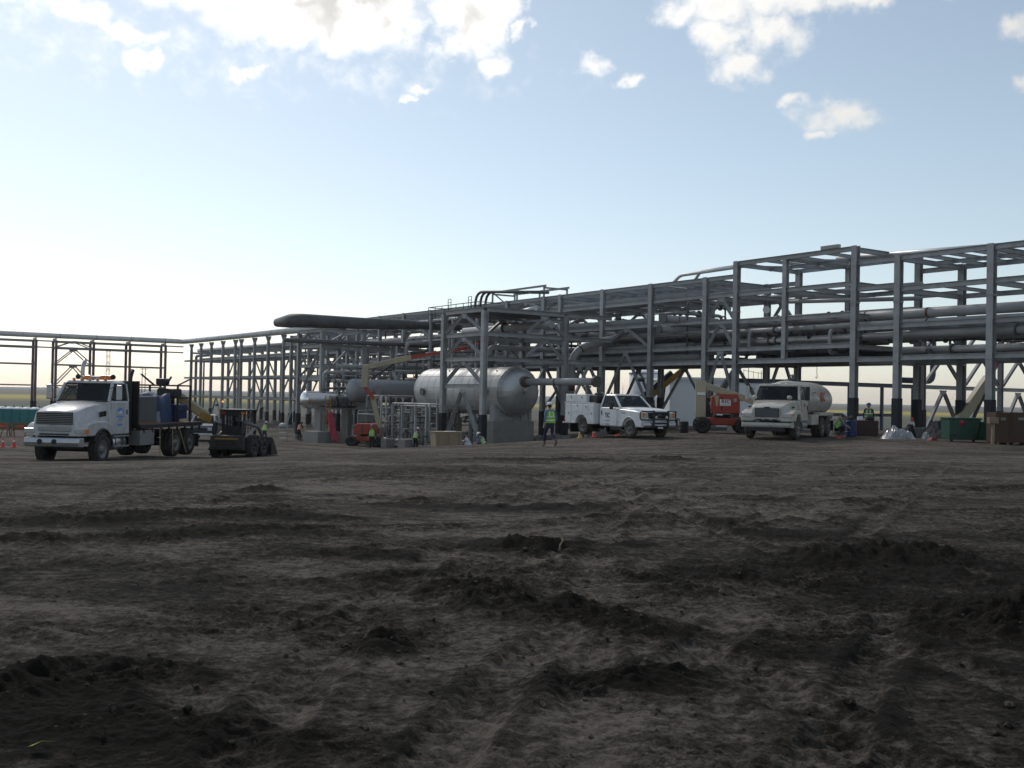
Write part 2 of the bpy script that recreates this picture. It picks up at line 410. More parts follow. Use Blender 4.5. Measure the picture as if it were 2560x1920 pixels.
def build_ground():
    ang = np.concatenate([np.linspace(-180, -42, 40, endpoint=False), np.linspace(-42, -30, 40, endpoint=False), np.linspace(-30, 30, 900, endpoint=False),
                          np.linspace(30, 42, 40, endpoint=False), np.linspace(42, 180, 41)[:-1]])
    ang = np.radians(ang)
    inv = np.linspace(1 / 4.3, 1 / 120, 640)
    rad = np.concatenate([[0.0], np.linspace(0.6, 4.2, 14), 1 / inv, np.geomspace(124, 215, 18)])
    A, Rr = np.meshgrid(ang, rad)
    X = Rr * np.sin(A); Y = Rr * np.cos(A)
    Z = gz_arr(X, Y)
    dist = np.hypot(X, Y)
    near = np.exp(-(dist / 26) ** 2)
    mid = np.exp(-(dist / 60) ** 2)
    wet_vignette = np.zeros_like(X)
    # rolling unevenness
    Z += 0.07 * fbm(X / 5.0, Y / 5.0, 4) * (0.35 + 0.65 * mid) * np.clip(1 - dist / 150, 0.05, 1)
    warpx = X + 0.35 * fbm(X / 0.9 + 31, Y / 0.9, 3); warpy = Y + 0.35 * fbm(X / 0.9, Y / 0.9 + 57, 3)
    rough = np.clip(fbm(X / 2.6 + 9, Y / 2.0 + 4, 4) * 2.0 + 0.32, 0, 1)
    Z += near * rough * 0.075 * (ridged(warpx / 0.55, warpy / 0.42, 4) - 0.45)
    Z += near * 0.034 * (fbm(X / 0.22, Y / 0.11, 5, .62)) * (0.3 + rough) + near * .04 * rough * (ridged(warpx / .30, warpy / .15, 4) - .4)
    Z += mid * 0.03 * rough * fbm(warpx / 0.9, warpy / 0.6, 3)
    Z += np.exp(-(dist / 13) ** 2) * (0.4 + .8 * rough) * (0.020 * (ridged(X / .085, Y / .075, 2) - .45) + .016 * fbm(X / .045, Y / .04, 2))
    wet_vignette += 0.36 * rough * near
    wet_vignette += np.clip(fbm(X / 3.4 + 40, Y / 2.4 + 12, 4) * 2.4 + .0, 0, .42) * np.exp(-(dist / 22) ** 2)  # damp patches, boosted near the camera to paint a vignette into the soil
    # heaps of churned mud: x, y, half length, half width, height, turn
    HEAPS = [(0.15, 8.35, .62, .34, .23, -.5), (-.25, 8.9, .35, .22, .14, .3), (.42, 11.6, .55, .4, .24, -.7), (.1, 11.9, .5, .35, .12, 0), (1.45, 12.3, .22, .2, .10, 0), (4.15, 11.6, .75, .42, .30, -.2), (3.4, 11.3, .3, .25, .17, 0), (4.75, 11.9, .4, .3, .2, 0),
             (3.95, 7.9, .55, .5, .32, 0), (4.6, 8.6, .9, .5, .26, -.3), (-.95, 7.0, .2, .28, .13, .2), (-.78, 6.9, .15, .2, .10, 0), (1.0, 7.7, .5, .25, .15, -.5), (.95, 6.2, .35, .3, .12, 0), (.45, 6.15, .3, .22, .13, .4),
             (1.55, 9.2, .3, .2, .13, 0), (2.1, 10.2, .4, .25, .13, -.6), (1.3, 9.9, .2, .2, .12, 0), (-2.35, 6.1, .55, .45, .17, .3), (-2.9, 5.5, .5, .4, .13, 0), (-2.1, 5.3, .4, .3, .10, 0), (-4.0, 11.8, .5, .35, .17, 0), (-5.2, 11.2, .6, .4, .18, 0),
             (-5.2, 13.6, 1.0, .5, .18, .2), (-3.8, 14.4, .9, .4, .14, 0), (-2.6, 14.0, .7, .35, .11, 0), (-1.6, 5.2, .35, .3, .10, 0), (-.8, 4.95, .4, .3, .09, 0), (-3.2, 12.7, .8, .4, .10, .2), (1.9, 7.0, .3, .2, .08, 0), (2.9, 9.8, .6, .3, .13, -.4),
             (-4.4, 18.4, .35, .3, .14, 0), (4.7, 31.0, .6, .4, .2, 0), (1.7, 30.0, 1.6, .5, .12, 0), (-.4, 29.5, 1.2, .5, .1, 0), (4.4, 18.2, .7, .4, .1, 0), (.3, 16.5, 1.4, .35, .1, .2), (-1.6, 11.0, .5, .3, .08, 0), (-1.2, 9.6, .6, .3, .07, .5), (3.4, 13.5, .6, .3, .1, 0), (5.6, 9.6, .6, .5, .2, 0)]
    for (hx, hy, a, b, h, t) in HEAPS:
        c, s = math.cos(t), math.sin(t)
        m = np.nonzero((np.abs(X - hx) < 2.6 * a + .3) & (np.abs(Y - hy) < 2.6 * a + .3))
        dx, dy = X[m] - hx, Y[m] - hy
        p = (dx * c + dy * s) / a; q = (-dx * s + dy * c) / b
        rad2 = (p * p + q * q) * .8 + 0.75 * fbm(X[m] / 0.3 + hx * 7, Y[m] / 0.3 + hy * 3, 3)
        g = np.exp(-np.clip(rad2, 0, 20) * 1.1)
        crag = 0.30 + 0.75 * ridged(warpx[m] / 0.42 + hx, warpy[m] / 0.15 + hy, 4) + 0.15 * fbm(X[m] / .09, Y[m] / .05, 2)
        Z[m] += .72 * h * g * crag
        wet_vignette[m] += 0.62 * np.clip(g * 1.6, 0, 1)
    # wheel tracks: polylines with lugs pressed across them
    TRACKS = [([(2.0, 4.2), (1.2, 8), (.9, 11), (1.6, 15), (4, 22), (9, 32)], .42), ([(3.6, 4.5), (2.6, 8), (2.2, 11.5), (1.0, 17), (-2, 26)], .42), ([(-.4, 4.4), (.1, 6.5), (1.0, 9.2), (2.4, 13), (6, 18), (14, 25)], .38),
              ([(-3.5, 4.5), (-1.8, 7.5), (-.2, 10), (2.4, 14), (8, 19)], .36), ([(-5.5, 7), (-3, 10), (.5, 13), (6, 16.5), (14, 19)], .4), ([(-8, 15), (-2, 17), (4, 20), (12, 22)], .45), ([(-12, 19), (-4, 21), (4, 24), (16, 27)], .5),
              ([(-9, 10), (-5, 14.5), (0, 19), (3, 28), (3.5, 40)], .45), ([(1.2, 4.3), (2.0, 6.0), (3.1, 8.5), (3.4, 12), (2.0, 18)], .35)]
    tr = np.random.default_rng(21)
    for _ in range(11):                       # more passes: two parallel ruts each
        x0, y0 = tr.uniform(-7, 9), tr.uniform(5, 26)
        hd = tr.choice([-.9, -.5, .2, .7, 1.1, 1.35]) + tr.normal(0, .15); cv = tr.normal(0, .035); gap = tr.uniform(1.6, 2.0); ww = tr.uniform(.3, .46)
        for s_ in (-.5, .5):
            px, py, h2, pl = x0 - math.sin(hd) * 0 + math.cos(hd) * gap * s_, y0 - math.sin(hd) * gap * s_, hd, []
            fx, fy, fh = px, py, h2
            back = []
            for k in range(5):
                back.append((fx, fy)); fx -= math.sin(fh) * 3; fy -= math.cos(fh) * 3; fh -= cv * 3
            fx, fy, fh = px, py, h2
            for k in range(6):
                fx += math.sin(fh) * 3; fy += math.cos(fh) * 3; fh += cv * 3
                pl.append((fx, fy))
            TRACKS.append((back[::-1] + pl, ww))
    for pts, w in TRACKS:
        P = [Vector((*p, 0)) for p in pts]
        # smooth curve through the points
        cur = []
        for i in range(len(P) - 1):
            p0 = P[max(i - 1, 0)]; p1 = P[i]; p2 = P[i + 1]; p3 = P[min(i + 2, len(P) - 1)]
            for k in range(8):
                t = k / 8
                cur.append(0.5 * ((2 * p1) + (p2 - p0) * t + (2 * p0 - 5 * p1 + 4 * p2 - p3) * t * t + (3 * p1 - p0 - 3 * p2 + p3) * t ** 3))
        cur.append(P[-1])
        best = np.full(X.shape, 9.0); along = np.zeros_like(X); sgn = np.zeros_like(X)
        acc = 0.0
        for a, b in zip(cur[:-1], cur[1:]):
            d = b - a; L = d.length
            tx, ty = d.x / L, d.y / L
            k = np.nonzero((X > min(a.x, b.x) - .7) & (X < max(a.x, b.x) + .7) & (Y > min(a.y, b.y) - .7) & (Y < max(a.y, b.y) + .7))
            xk, yk = X[k], Y[k]
            t = np.clip((xk - a.x) * tx + (yk - a.y) * ty, 0, L)
            side = (xk - a.x) * (-ty) + (yk - a.y) * tx
            dd = np.hypot(xk - a.x - t * tx, yk - a.y - t * ty)
            m = dd < best[k]
            k2 = (k[0][m], k[1][m])
            best[k2] = dd[m]; along[k2] = acc + t[m]; sgn[k2] = side[m]
            acc += L
        m = np.nonzero(best < .9)
        xk, yk, bk = X[m], Y[m], best[m]
        broken = np.clip(0.35 + 1.6 * fbm(xk / 1.7 + w * 50, yk / 1.7, 3), 0, 1)
        inn = np.clip(1 - (bk / (w * .5)) ** 4, 0, 1) * broken
        edge = np.exp(-((bk - w * .62) / (w * .2)) ** 2) * broken
        lug = np.sin((along[m] + np.abs(sgn[m]) * 0.7) * 2 * math.pi / 0.21 + 2.0 * fbm(xk / .6, yk / .6, 2))
        Z[m] += -0.028 * inn + 0.026 * edge * (0.5 + 0.9 * ridged(xk / 0.3, yk / 0.3, 2)) + 0.017 * lug * inn * np.exp(-(dist[m] / 24) ** 2)
        wet_vignette[m] += -0.30 * inn + 0.28 * edge * (.3 + near[m])
    v = np.stack([X.ravel(), Y.ravel(), Z.ravel()], 1)
    nr, na = X.shape
    i = np.arange(nr - 1)[:, None]; j = np.arange(na)[None, :]
    j2 = (j + 1) % na
    q = np.stack([(i * na + j), (i * na + j2), ((i + 1) * na + j2), ((i + 1) * na + j)], -1).reshape(-1, 4)[:, ::-1]
    me = bpy.data.meshes.new('ground')
    me.vertices.add(len(v)); me.vertices.foreach_set('co', v.ravel().astype(np.float32))
    me.loops.add(q.size); me.loops.foreach_set('vertex_index', q.ravel().astype(np.int32))
    me.polygons.add(len(q)); me.polygons.foreach_set('loop_start', np.arange(0, q.size, 4).astype(np.int32))
    me.update(calc_edges=True)
    at = me.attributes.new('moisture_vignette', 'FLOAT', 'POINT')
    at.data.foreach_set('value', np.clip(wet_vignette, 0, 1.2).ravel().astype(np.float32))
    me.polygons.foreach_set('use_smooth', np.ones(len(q), dtype=bool))
    o = link(bpy.data.objects.new('ground', me))
    o['kind'] = 'structure'
    return o


def ground_mat():
    m = bpy.data.materials.new('churned soil')
    m.use_nodes = True
    n, l = m.node_tree.nodes, m.node_tree.links
    bs = n['Principled BSDF']
    t = n.new('ShaderNodeTexCoord')

    def noise(sc, det, rough=0.6, st=(1, 1, 1)):
        mp = n.new('ShaderNodeMapping'); mp.inputs['Scale'].default_value = st
        l.new(t.outputs['Object'], mp.inputs[0])
        k = n.new('ShaderNodeTexNoise'); k.inputs['Scale'].default_value = sc; k.inputs['Detail'].default_value = det; k.inputs['Roughness'].default_value = rough
        l.new(mp.outputs[0], k.inputs['Vector'])
        return k.outputs[0]

    def mp(v, a, b, c=0.0, d=1.0):
        k = n.new('ShaderNodeMapRange'); k.inputs[1].default_value = a; k.inputs[2].default_value = b; k.inputs[3].default_value = c; k.inputs[4].default_value = d
        l.new(v, k.inputs[0]); return k.outputs[0]

    def mth(op, a, b):
        k = n.new('ShaderNodeMath'); k.operation = op
        for i, x in enumerate((a, b)):
            if isinstance(x, (int, float)):
                k.inputs[i].default_value = x
            else:
                l.new(x, k.inputs[i])
        return k.outputs[0]
    at = n.new('ShaderNodeAttribute'); at.attribute_name = 'moisture_vignette'
    big = noise(0.16, 5, 0.6, (1, 2.2, 1)); midn = noise(0.9, 6, 0.7, (1, 1.6, 1)); fine = noise(6, 8, 0.78)
    s = mth('ADD', mth('MULTIPLY', mp(big, .3, .7), 0.45), mth('MULTIPLY', mp(midn, .3, .7), 0.4))
    s = mth('ADD', s, mth('MULTIPLY', mp(fine, .3, .7), 0.34))
    s = mth('SUBTRACT', s, 0.08)
    s = mth('SUBTRACT', s, mth('MULTIPLY', at.outputs['Fac'], 0.62))  # darkens damp soil and the painted vignette around the camera
    fleck = mth('MULTIPLY', mth('ADD', mp(noise(17, 8, 0.8), .40, .60), mp(noise(5.0, 9, .82, (1, 1.3, 1)), .42, .60)), 0.36)
    s = mth('ADD', mth('SUBTRACT', s, 0.33), fleck)
    s = mth('ADD', mth('MULTIPLY', mth('SUBTRACT', s, 0.42), 1.45), 0.47)
    cr = n.new('ShaderNodeValToRGB')
    e = cr.color_ramp.elements
    e[0].position = 0.0; e[0].color = (0.019, 0.0160, 0.0128, 1)
    e[1].position = 1.0; e[1].color = (0.190, 0.164, 0.136, 1)
    e2 = e.new(0.45); e2.color = (0.067, 0.0570, 0.0468, 1)
    l.new(s, cr.inputs[0]); l.new(cr.outputs[0], bs.inputs['Base Color'])
    bs.inputs['Roughness'].default_value = 0.92
    bs.inputs['Specular IOR Level'].default_value = 0.08
    b1 = n.new('ShaderNodeBump'); b1.inputs['Strength'].default_value = 1.0; b1.inputs['Distance'].default_value = 0.06
    l.new(mth('ADD', noise(13, 9, 0.75, (1, 1, 1)), mth('MULTIPLY', noise(3.0, 7, 0.7), 1.8)), b1.inputs['Height'])
    l.new(b1.outputs[0], bs.inputs['Normal'])
    return m


ground = build_ground()
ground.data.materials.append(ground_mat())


def build_field():
    ang = np.radians(np.linspace(0, 360, 180, endpoint=False))
    rad = np.concatenate([np.geomspace(200, 4600, 60)])
    A, Rr = np.meshgrid(ang, rad)
    X = Rr * np.sin(A); Y = Rr * np.cos(A)
    k = np.clip((Rr - 260) / 4300, 0, 1)
    Z = -2.9 + 0.0 * X + k * 4.0 + np.clip((Rr - 300) / 800, 0, 1) * 1.4 * fbm(X / 500 + 3, Y / 500, 4) + np.clip((Rr - 2000) / 2600, 0, 1) * 9 * np.clip(fbm(X / 1500 + 8, Y / 1500 + 2, 3) + .15, 0, 1)
    v = np.stack([X.ravel(), Y.ravel(), Z.ravel()], 1)
    nr, na = X.shape
    i = np.arange(nr - 1)[:, None]; j = np.arange(na)[None, :]; j2 = (j + 1) % na
    q = np.stack([(i * na + j), (i * na + j2), ((i + 1) * na + j2), ((i + 1) * na + j)], -1).reshape(-1, 4)[:, ::-1]
    me = bpy.data.meshes.new('field')
    me.from_pydata(v.tolist(), [], q.tolist())
    me.polygons.foreach_set('use_smooth', np.ones(len(q), dtype=bool))
    o = link(bpy.data.objects.new('field', me))
    o['kind'] = 'structure'
    m = bpy.data.materials.new('crop field')
    m.use_nodes = True
    n, l = m.node_tree.nodes, m.node_tree.links
    bs = n['Principled BSDF']; bs.inputs['Roughness'].default_value = 0.95
    t = n.new('ShaderNodeTexCoord')
    # crop strips follow the survey lines, so they run in straight bands
    ln = n.new('ShaderNodeVectorMath'); ln.operation = 'LENGTH'; l.new(t.outputs['Object'], ln.inputs[0])
    ns = n.new('ShaderNodeTexNoise'); ns.inputs['Scale'].default_value = 0.006; ns.inputs['Detail'].default_value = 4
    l.new(t.outputs['Object'], ns.inputs['Vector'])
    ad = n.new('ShaderNodeMath'); ad.operation = 'MULTIPLY_ADD'; ad.inputs[1].default_value = 160; l.new(ns.outputs[0], ad.inputs[0]); l.new(ln.outputs['Value'], ad.inputs[2])
    mr = n.new('ShaderNodeMapRange'); mr.inputs[1].default_value = 200; mr.inputs[2].default_value = 2600; l.new(ad.outputs[0], mr.inputs[0])
    cr = n.new('ShaderNodeValToRGB')
    e = cr.color_ramp.elements
    e[0].position = 0; e[0].color = (0.08, 0.075, 0.055, 1)
    e[1].position = 1; e[1].color = (0.16, 0.17, 0.16, 1)
    for p, c in ((0.09, (0.07, 0.07, 0.045)), (0.13, (0.12, 0.125, 0.05)), (0.17, (0.36, 0.28, 0.045)), (0.22, (0.38, 0.29, 0.05)), (0.26, (0.12, 0.115, 0.075)), (0.45, (0.14, 0.115, 0.095)), (0.7, (0.13, 0.13, 0.12))):
        x = e.new(p); x.color = (*c, 1)
    l.new(mr.outputs[0], cr.inputs[0]); l.new(cr.outputs[0], bs.inputs['Base Color'])
    me.materials.append(m)
    return o


field_o = build_field()

# ------------------------------------------------------------------ building helpers
PA = R(34)                                   # the plant grid is turned 34 degrees
D1 = Vector((-math.sin(PA), math.cos(PA), 0))   # along the pipe rack
D2 = Vector((math.cos(PA), math.sin(PA), 0))    # across it
OFF = {}


def pw(v, u, z=0.0):
    return D2 * v + D1 * u + Vector((0, 0, z))


def pg(v, u):
    p = pw(v, u)
    return gz(p.x, p.y)


def tag(o, label=None, cat=None, group=None, kind=None):
    if label: o['label'] = label
    if cat: o['category'] = cat
    if group: o['group'] = group
    if kind: o['kind'] = kind
    return o


def thing(name, label, cat, loc, rotz=0.0, group=None, off=(0, 0, 0)):
    o = bpy.data.objects.new(name, None)
    o.empty_display_size = 0.3
    o.location = loc
    o.rotation_euler = (0, 0, rotz)
    link(o)
    tag(o, label, cat, group)
    OFF[o.name] = Vector(off)
    return o


def plant(name, label, cat, v, u, z=None, group=None):
    """A thing of the plant: its parts are given in plant coordinates (across, along, height)."""
    if z is None:
        z = pg(v, u)
    return thing(name, label, cat, pw(v, u, z), PA, group, (v, u, z))


def fillet(pts, r, n=5):
    pts = [Vector(p) for p in pts]
    out = [pts[0]]
    for a, b, c in zip(pts[:-2], pts[1:-1], pts[2:]):
        d0 = (a - b); d1 = (c - b)
        rr = min(r, d0.length * .49, d1.length * .49)
        p = b + d0.normalized() * rr; q = b + d1.normalized() * rr
        for i in range(n + 1):
            t = i / n
            out.append(p * (1 - t) ** 2 + b * 2 * t * (1 - t) + q * t * t)
    out.append(pts[-1])
    return out


class Geo:
    def __init__(s):
        s.v, s.f, s.m, s.sm = [], [], [], []
        s.mats = []

    def _mi(s, mat):
        if mat is None:
            return 0 if s.mats else 0
        if mat not in s.mats:
            s.mats.append(mat)
        return s.mats.index(mat)

    def add(s, verts, faces, smooth=False, mat=None):
        b = len(s.v)
        s.v += [tuple(x) for x in verts]
        mi = s._mi(mat)
        for f in faces:
            s.f.append(tuple(i + b for i in f)); s.sm.append(smooth); s.m.append(mi)
        return s

    def box(s, c, d, rz=0.0, mat=None, top=(1, 1)):
        """centre, full size, turn about z; top = scale of the upper face"""
        cs, sn = math.cos(rz), math.sin(rz)
        vs = []
        for k in (-1, 1):
            tx, ty = (top if k == 1 else (1, 1))
            for (i, j) in ((-1, -1), (1, -1), (1, 1), (-1, 1)):
                x, y = i * d[0] / 2 * tx, j * d[1] / 2 * ty
                vs.append((c[0] + x * cs - y * sn, c[1] + x * sn + y * cs, c[2] + k * d[2] / 2))
        return s.add(vs, [(3, 2, 1, 0), (4, 5, 6, 7), (0, 1, 5, 4), (1, 2, 6, 5), (2, 3, 7, 6), (3, 0, 4, 7)], mat=mat)

    def hexa(s, lo, hi, mat=None):
        """eight corners: four lower, four upper, both counter-clockwise"""
        return s.add(list(lo) + list(hi), [(3, 2, 1, 0), (4, 5, 6, 7), (0, 1, 5, 4), (1, 2, 6, 5), (2, 3, 7, 6), (3, 0, 4, 7)], mat=mat)

    def sect(s, p0, p1, prof, up=(0, 0, 1), mat=None, smooth=False, scale1=1.0):
        """sweep a closed 2D profile (side, up) from p0 to p1"""
        p0, p1 = Vector(p0), Vector(p1)
        d = (p1 - p0).normalized()
        up = Vector(up)
        if abs(d.dot(up)) > 0.98:
            up = Vector((0, 1, 0))
        sd = d.cross(up).normalized()
        uu = sd.cross(d).normalized()
        n = len(prof)
        vs = [p0 + sd * a + uu * b for a, b in prof] + [p1 + (sd * a + uu * b) * scale1 for a, b in prof]
        fs = [(i, (i + 1) % n, n + (i + 1) % n, n + i) for i in range(n)]
        fs += [tuple(range(n - 1, -1, -1)), tuple(range(n, 2 * n))]
        return s.add(vs, fs, smooth, mat)

    def ibeam(s, p0, p1, h, w, tf=0.03, tw=0.025, up=(0, 0, 1), mat=None):
        a, b, t = w / 2, h / 2, tw / 2
        prof = [(-a, -b), (a, -b), (a, -b + tf), (t, -b + tf), (t, b - tf), (a, b - tf), (a, b), (-a, b), (-a, b - tf), (-t, b - tf), (-t, -b + tf), (-a, -b + tf)]
        return s.sect(p0, p1, prof, up, mat)

    def bar(s, p0, p1, w, h=None, up=(0, 0, 1), mat=None, scale1=1.0):
        h = h or w
        return s.sect(p0, p1, [(-w / 2, -h / 2), (w / 2, -h / 2), (w / 2, h / 2), (-w / 2, h / 2)], up, mat, scale1=scale1)

    def angle(s, p0, p1, w, t=0.02, up=(0, 0, 1), mat=None):
        return s.sect(p0, p1, [(-w / 2, -w / 2), (w / 2, -w / 2), (w / 2, -w / 2 + t), (-w / 2 + t, -w / 2 + t), (-w / 2 + t, w / 2), (-w / 2, w / 2)], up, mat)

    def tube(s, pts, r, n=12, mat=None, caps=True):
        pts = [Vector(p) for p in pts]
        rs = r if isinstance(r, (list, tuple)) else [r] * len(pts)
        rings = []
        t0 = (pts[1] - pts[0]).normalized()
        nrm = t0.orthogonal().normalized()
        for i, p in enumerate(pts):
            if i == 0: t = (pts[1] - p).normalized()
            elif i == len(pts) - 1: t = (p - pts[i - 1]).normalized()
            else: t = ((pts[i + 1] - p).normalized() + (p - pts[i - 1]).normalized()).normalized()
            nrm = (nrm - t * nrm.dot(t)).normalized()
            bn = t.cross(nrm)
            rings.append([p + (nrm * math.cos(2 * math.pi * k / n) + bn * math.sin(2 * math.pi * k / n)) * rs[i] for k in range(n)])
        vs = [q for rg in rings for q in rg]
        fs = []
        for i in range(len(rings) - 1):
            for k in range(n):
                fs.append((i * n + k, i * n + (k + 1) % n, (i + 1) * n + (k + 1) % n, (i + 1) * n + k))
        s.add(vs, fs, True, mat)
        if caps:
            b = len(s.v) - len(vs)
            mi = s._mi(mat)
            s.f.append(tuple(b + k for k in range(n - 1, -1, -1))); s.sm.append(False); s.m.append(mi)
            s.f.append(tuple(b + (len(rings) - 1) * n + k for k in range(n))); s.sm.append(False); s.m.append(mi)
        return s

    def cyl(s, p0, p1, r, n=16, mat=None):
        return s.tube([p0, p1], r, n, mat)

    def lathe(s, p0, ax, prof, n=24, mat=None, smooth=True):
        """revolve (distance along axis, radius) about an axis"""
        p0 = Vector(p0); ax = Vector(ax).normalized()
        a = ax.orthogonal().normalized(); b = ax.cross(a)
        vs, idx = [], []
        for (t, r) in prof:
            if r < 1e-5:
                idx.append([len(vs)]); vs.append(p0 + ax * t)
            else:
                idx.append(list(range(len(vs), len(vs) + n)))
                vs += [p0 + ax * t + (a * math.cos(2 * math.pi * k / n) + b * math.sin(2 * math.pi * k / n)) * r for k in range(n)]
        fs = []
        for i, j in zip(idx[:-1], idx[1:]):
            for k in range(n):
                k2 = (k + 1) % n
                if len(i) == 1 and len(j) == 1: continue
                if len(i) == 1: fs.append((i[0], j[k2], j[k]))
                elif len(j) == 1: fs.append((i[k], i[k2], j[0]))
                else: fs.append((i[k], i[k2], j[k2], j[k]))
        return s.add(vs, fs, smooth, mat)

    def prism(s, prof, y0, y1, mat=None, inset=None):
        """side profile (x, z) extruded across y; inset scales the y of each profile point for tumblehome"""
        n = len(prof)
        k = inset or [1.0] * n
        c = (y0 + y1) / 2; h = (y1 - y0) / 2
        vs = [(p[0], c - h * q, p[1]) for p, q in zip(prof, k)] + [(p[0], c + h * q, p[1]) for p, q in zip(prof, k)]
        fs = [(i, (i + 1) % n, n + (i + 1) % n, n + i) for i in range(n)]
        fs += [tuple(range(n - 1, -1, -1)), tuple(range(n, 2 * n))]
        return s.add(vs, fs, False, mat)

    def loft(s, rings, mat=None, smooth=True, caps=True):
        n = len(rings[0])
        vs = [p for rg in rings for p in rg]
        fs = [(i * n + k, i * n + (k + 1) % n, (i + 1) * n + (k + 1) % n, (i + 1) * n + k) for i in range(len(rings) - 1) for k in range(n)]
        s.add(vs, fs, smooth, mat)
        if caps:
            s.add(rings[0], [tuple(range(n - 1, -1, -1))], False, mat)
            s.add(rings[-1], [tuple(range(n))], False, mat)
        return s

    def mesh(s, name, mat, off, bevel=0.0, seg=2):
        me = bpy.data.meshes.new(name)
        o = Vector(off)
        me.from_pydata([(x - o.x, y - o.y, z - o.z) for x, y, z in s.v], [], s.f)
        mats = s.mats if s.mats else [mat]
        for m in mats:
            me.materials.append(m)
        me.polygons.foreach_set('use_smooth', s.sm)
        if len(mats) > 1:
            me.polygons.foreach_set('material_index', s.m)
        bm = bmesh.new(); bm.from_mesh(me)
        if bevel:
            bmesh.ops.remove_doubles(bm, verts=bm.verts, dist=1e-5)
            ed = [e for e in bm.edges if len(e.link_faces) == 2 and e.calc_face_angle(0) > 0.5]
            bmesh.ops.bevel(bm, geom=ed, offset=bevel, segments=seg, affect='EDGES', profile=0.5, clamp_overlap=True)
        bmesh.ops.recalc_face_normals(bm, faces=bm.faces)
        bm.to_mesh(me); bm.free()
        me.update()
        return me

    def part(s, name, mat, parent, bevel=0.0, seg=2, label=None):
        off = OFF[parent.name]
        o = bpy.data.objects.new(name, s.mesh(name, mat, off, bevel, seg))
        link(o, parent)
        OFF[o.name] = off
        if label: o['label'] = label
        return o

    def solo(s, name, label, cat, mat, base, rotz=0.0, group=None, frame='plant', bevel=0.0, kind=None):
        """a thing that is one mesh; vertices in plant coordinates or in its own"""
        if frame == 'plant':
            me = s.mesh(name, mat, base, bevel); loc = pw(*base); rotz = PA
        else:
            me = s.mesh(name, mat, (0, 0, 0), bevel); loc = base
        o = bpy.data.objects.new(name, me)
        o.location = loc; o.rotation_euler = (0, 0, rotz)
        link(o)
        tag(o, label, cat, group, kind)
        OFF[o.name] = Vector(base if frame == 'plant' else (0, 0, 0))
        return o


def letters(txt, size, mat, parent, origin, xdir, updir, name='lettering', shear=0.0, extrude=0.003, bold=0.0, squash=1.0):
    """flat lettering on a surface: origin = centre of the line, in the parent's own coordinates"""
    cu = bpy.data.curves.new(name, 'FONT')
    cu.body = txt; cu.size = size; cu.align_x = 'CENTER'; cu.align_y = 'CENTER'; cu.extrude = extrude; cu.shear = shear; cu.offset = bold
    cu.resolution_u = 2
    tmp = bpy.data.objects.new('tmp_text', cu)
    COL.objects.link(tmp)
    dg = bpy.context.evaluated_depsgraph_get()
    me = bpy.data.meshes.new_from_object(tmp.evaluated_get(dg))
    bpy.data.objects.remove(tmp); bpy.data.curves.remove(cu)
    x = Vector(xdir).normalized(); y = Vector(updir); y = (y - x * y.dot(x)).normalized(); z = x.cross(y)
    M = Matrix(((x.x * squash, y.x, z.x, 0), (x.y * squash, y.y, z.y, 0), (x.z * squash, y.z, z.z, 0), (0, 0, 0, 1)))
    me.transform(Matrix.Translation(Vector(origin) - OFF[parent.name]) @ M)
    me.materials.clear(); me.materials.append(mat)
    o = bpy.data.objects.new(name, me)
    link(o, parent)
    OFF[o.name] = OFF[parent.name]
    return o


# ------------------------------------------------------------------ steel pipe racks
CW = 0.36


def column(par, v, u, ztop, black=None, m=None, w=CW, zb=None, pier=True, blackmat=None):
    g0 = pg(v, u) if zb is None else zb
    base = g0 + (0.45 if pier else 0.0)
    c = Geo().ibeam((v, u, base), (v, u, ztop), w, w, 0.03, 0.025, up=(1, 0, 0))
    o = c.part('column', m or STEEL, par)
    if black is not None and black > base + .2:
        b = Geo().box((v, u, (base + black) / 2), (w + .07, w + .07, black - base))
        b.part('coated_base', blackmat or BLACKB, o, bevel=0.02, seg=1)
    if pier:
        Geo().box((v, u, g0 + .13), (w + .32, w + .32, .66)).part('footing', CONC, o, bevel=0.02, seg=1)
    return o


def beam(par, a, b, h=0.28, w=0.2, m=None, name='beam', inset=CW / 2):
    a, b = Vector(a), Vector(b)
    d = (b - a).normalized()
    return Geo().ibeam(a + d * inset, b - d * inset, h, w, 0.022, 0.02).part(name, m or STEEL, par)


def brace(par, a, b, w=0.17, m=None, inset=0.1):
    a, b = Vector(a), Vector(b)
    d = (b - a).normalized()
    return Geo().ibeam(a + d * inset, b - d * inset, w, w, 0.02, 0.016).part('brace', m or STEEL, par)


def chevron(par, apex, l, r, w=0.17, m=None):
    """inverted V with a gusset plate at its top"""
    ap = Vector(apex); l = Vector(l); r = Vector(r)
    brace(par, ap + (l - ap).normalized() * .18, l, w, m)
    brace(par, ap + (r - ap).normalized() * .18, r, w, m)
    d = (r - l).normalized()
    n = d.cross(Vector((0, 0, 1)))
    g = Geo()
    pts = [ap - d * .42 + Vector((0, 0, .02)), ap + d * .42 + Vector((0, 0, .02)), ap + d * .22 - Vector((0, 0, .32)), ap - d * .22 - Vector((0, 0, .32))]
    g.hexa([p - n * .012 for p in pts], [p + n * .012 for p in pts])
    g.part('gusset_plate', m or STEEL, par)


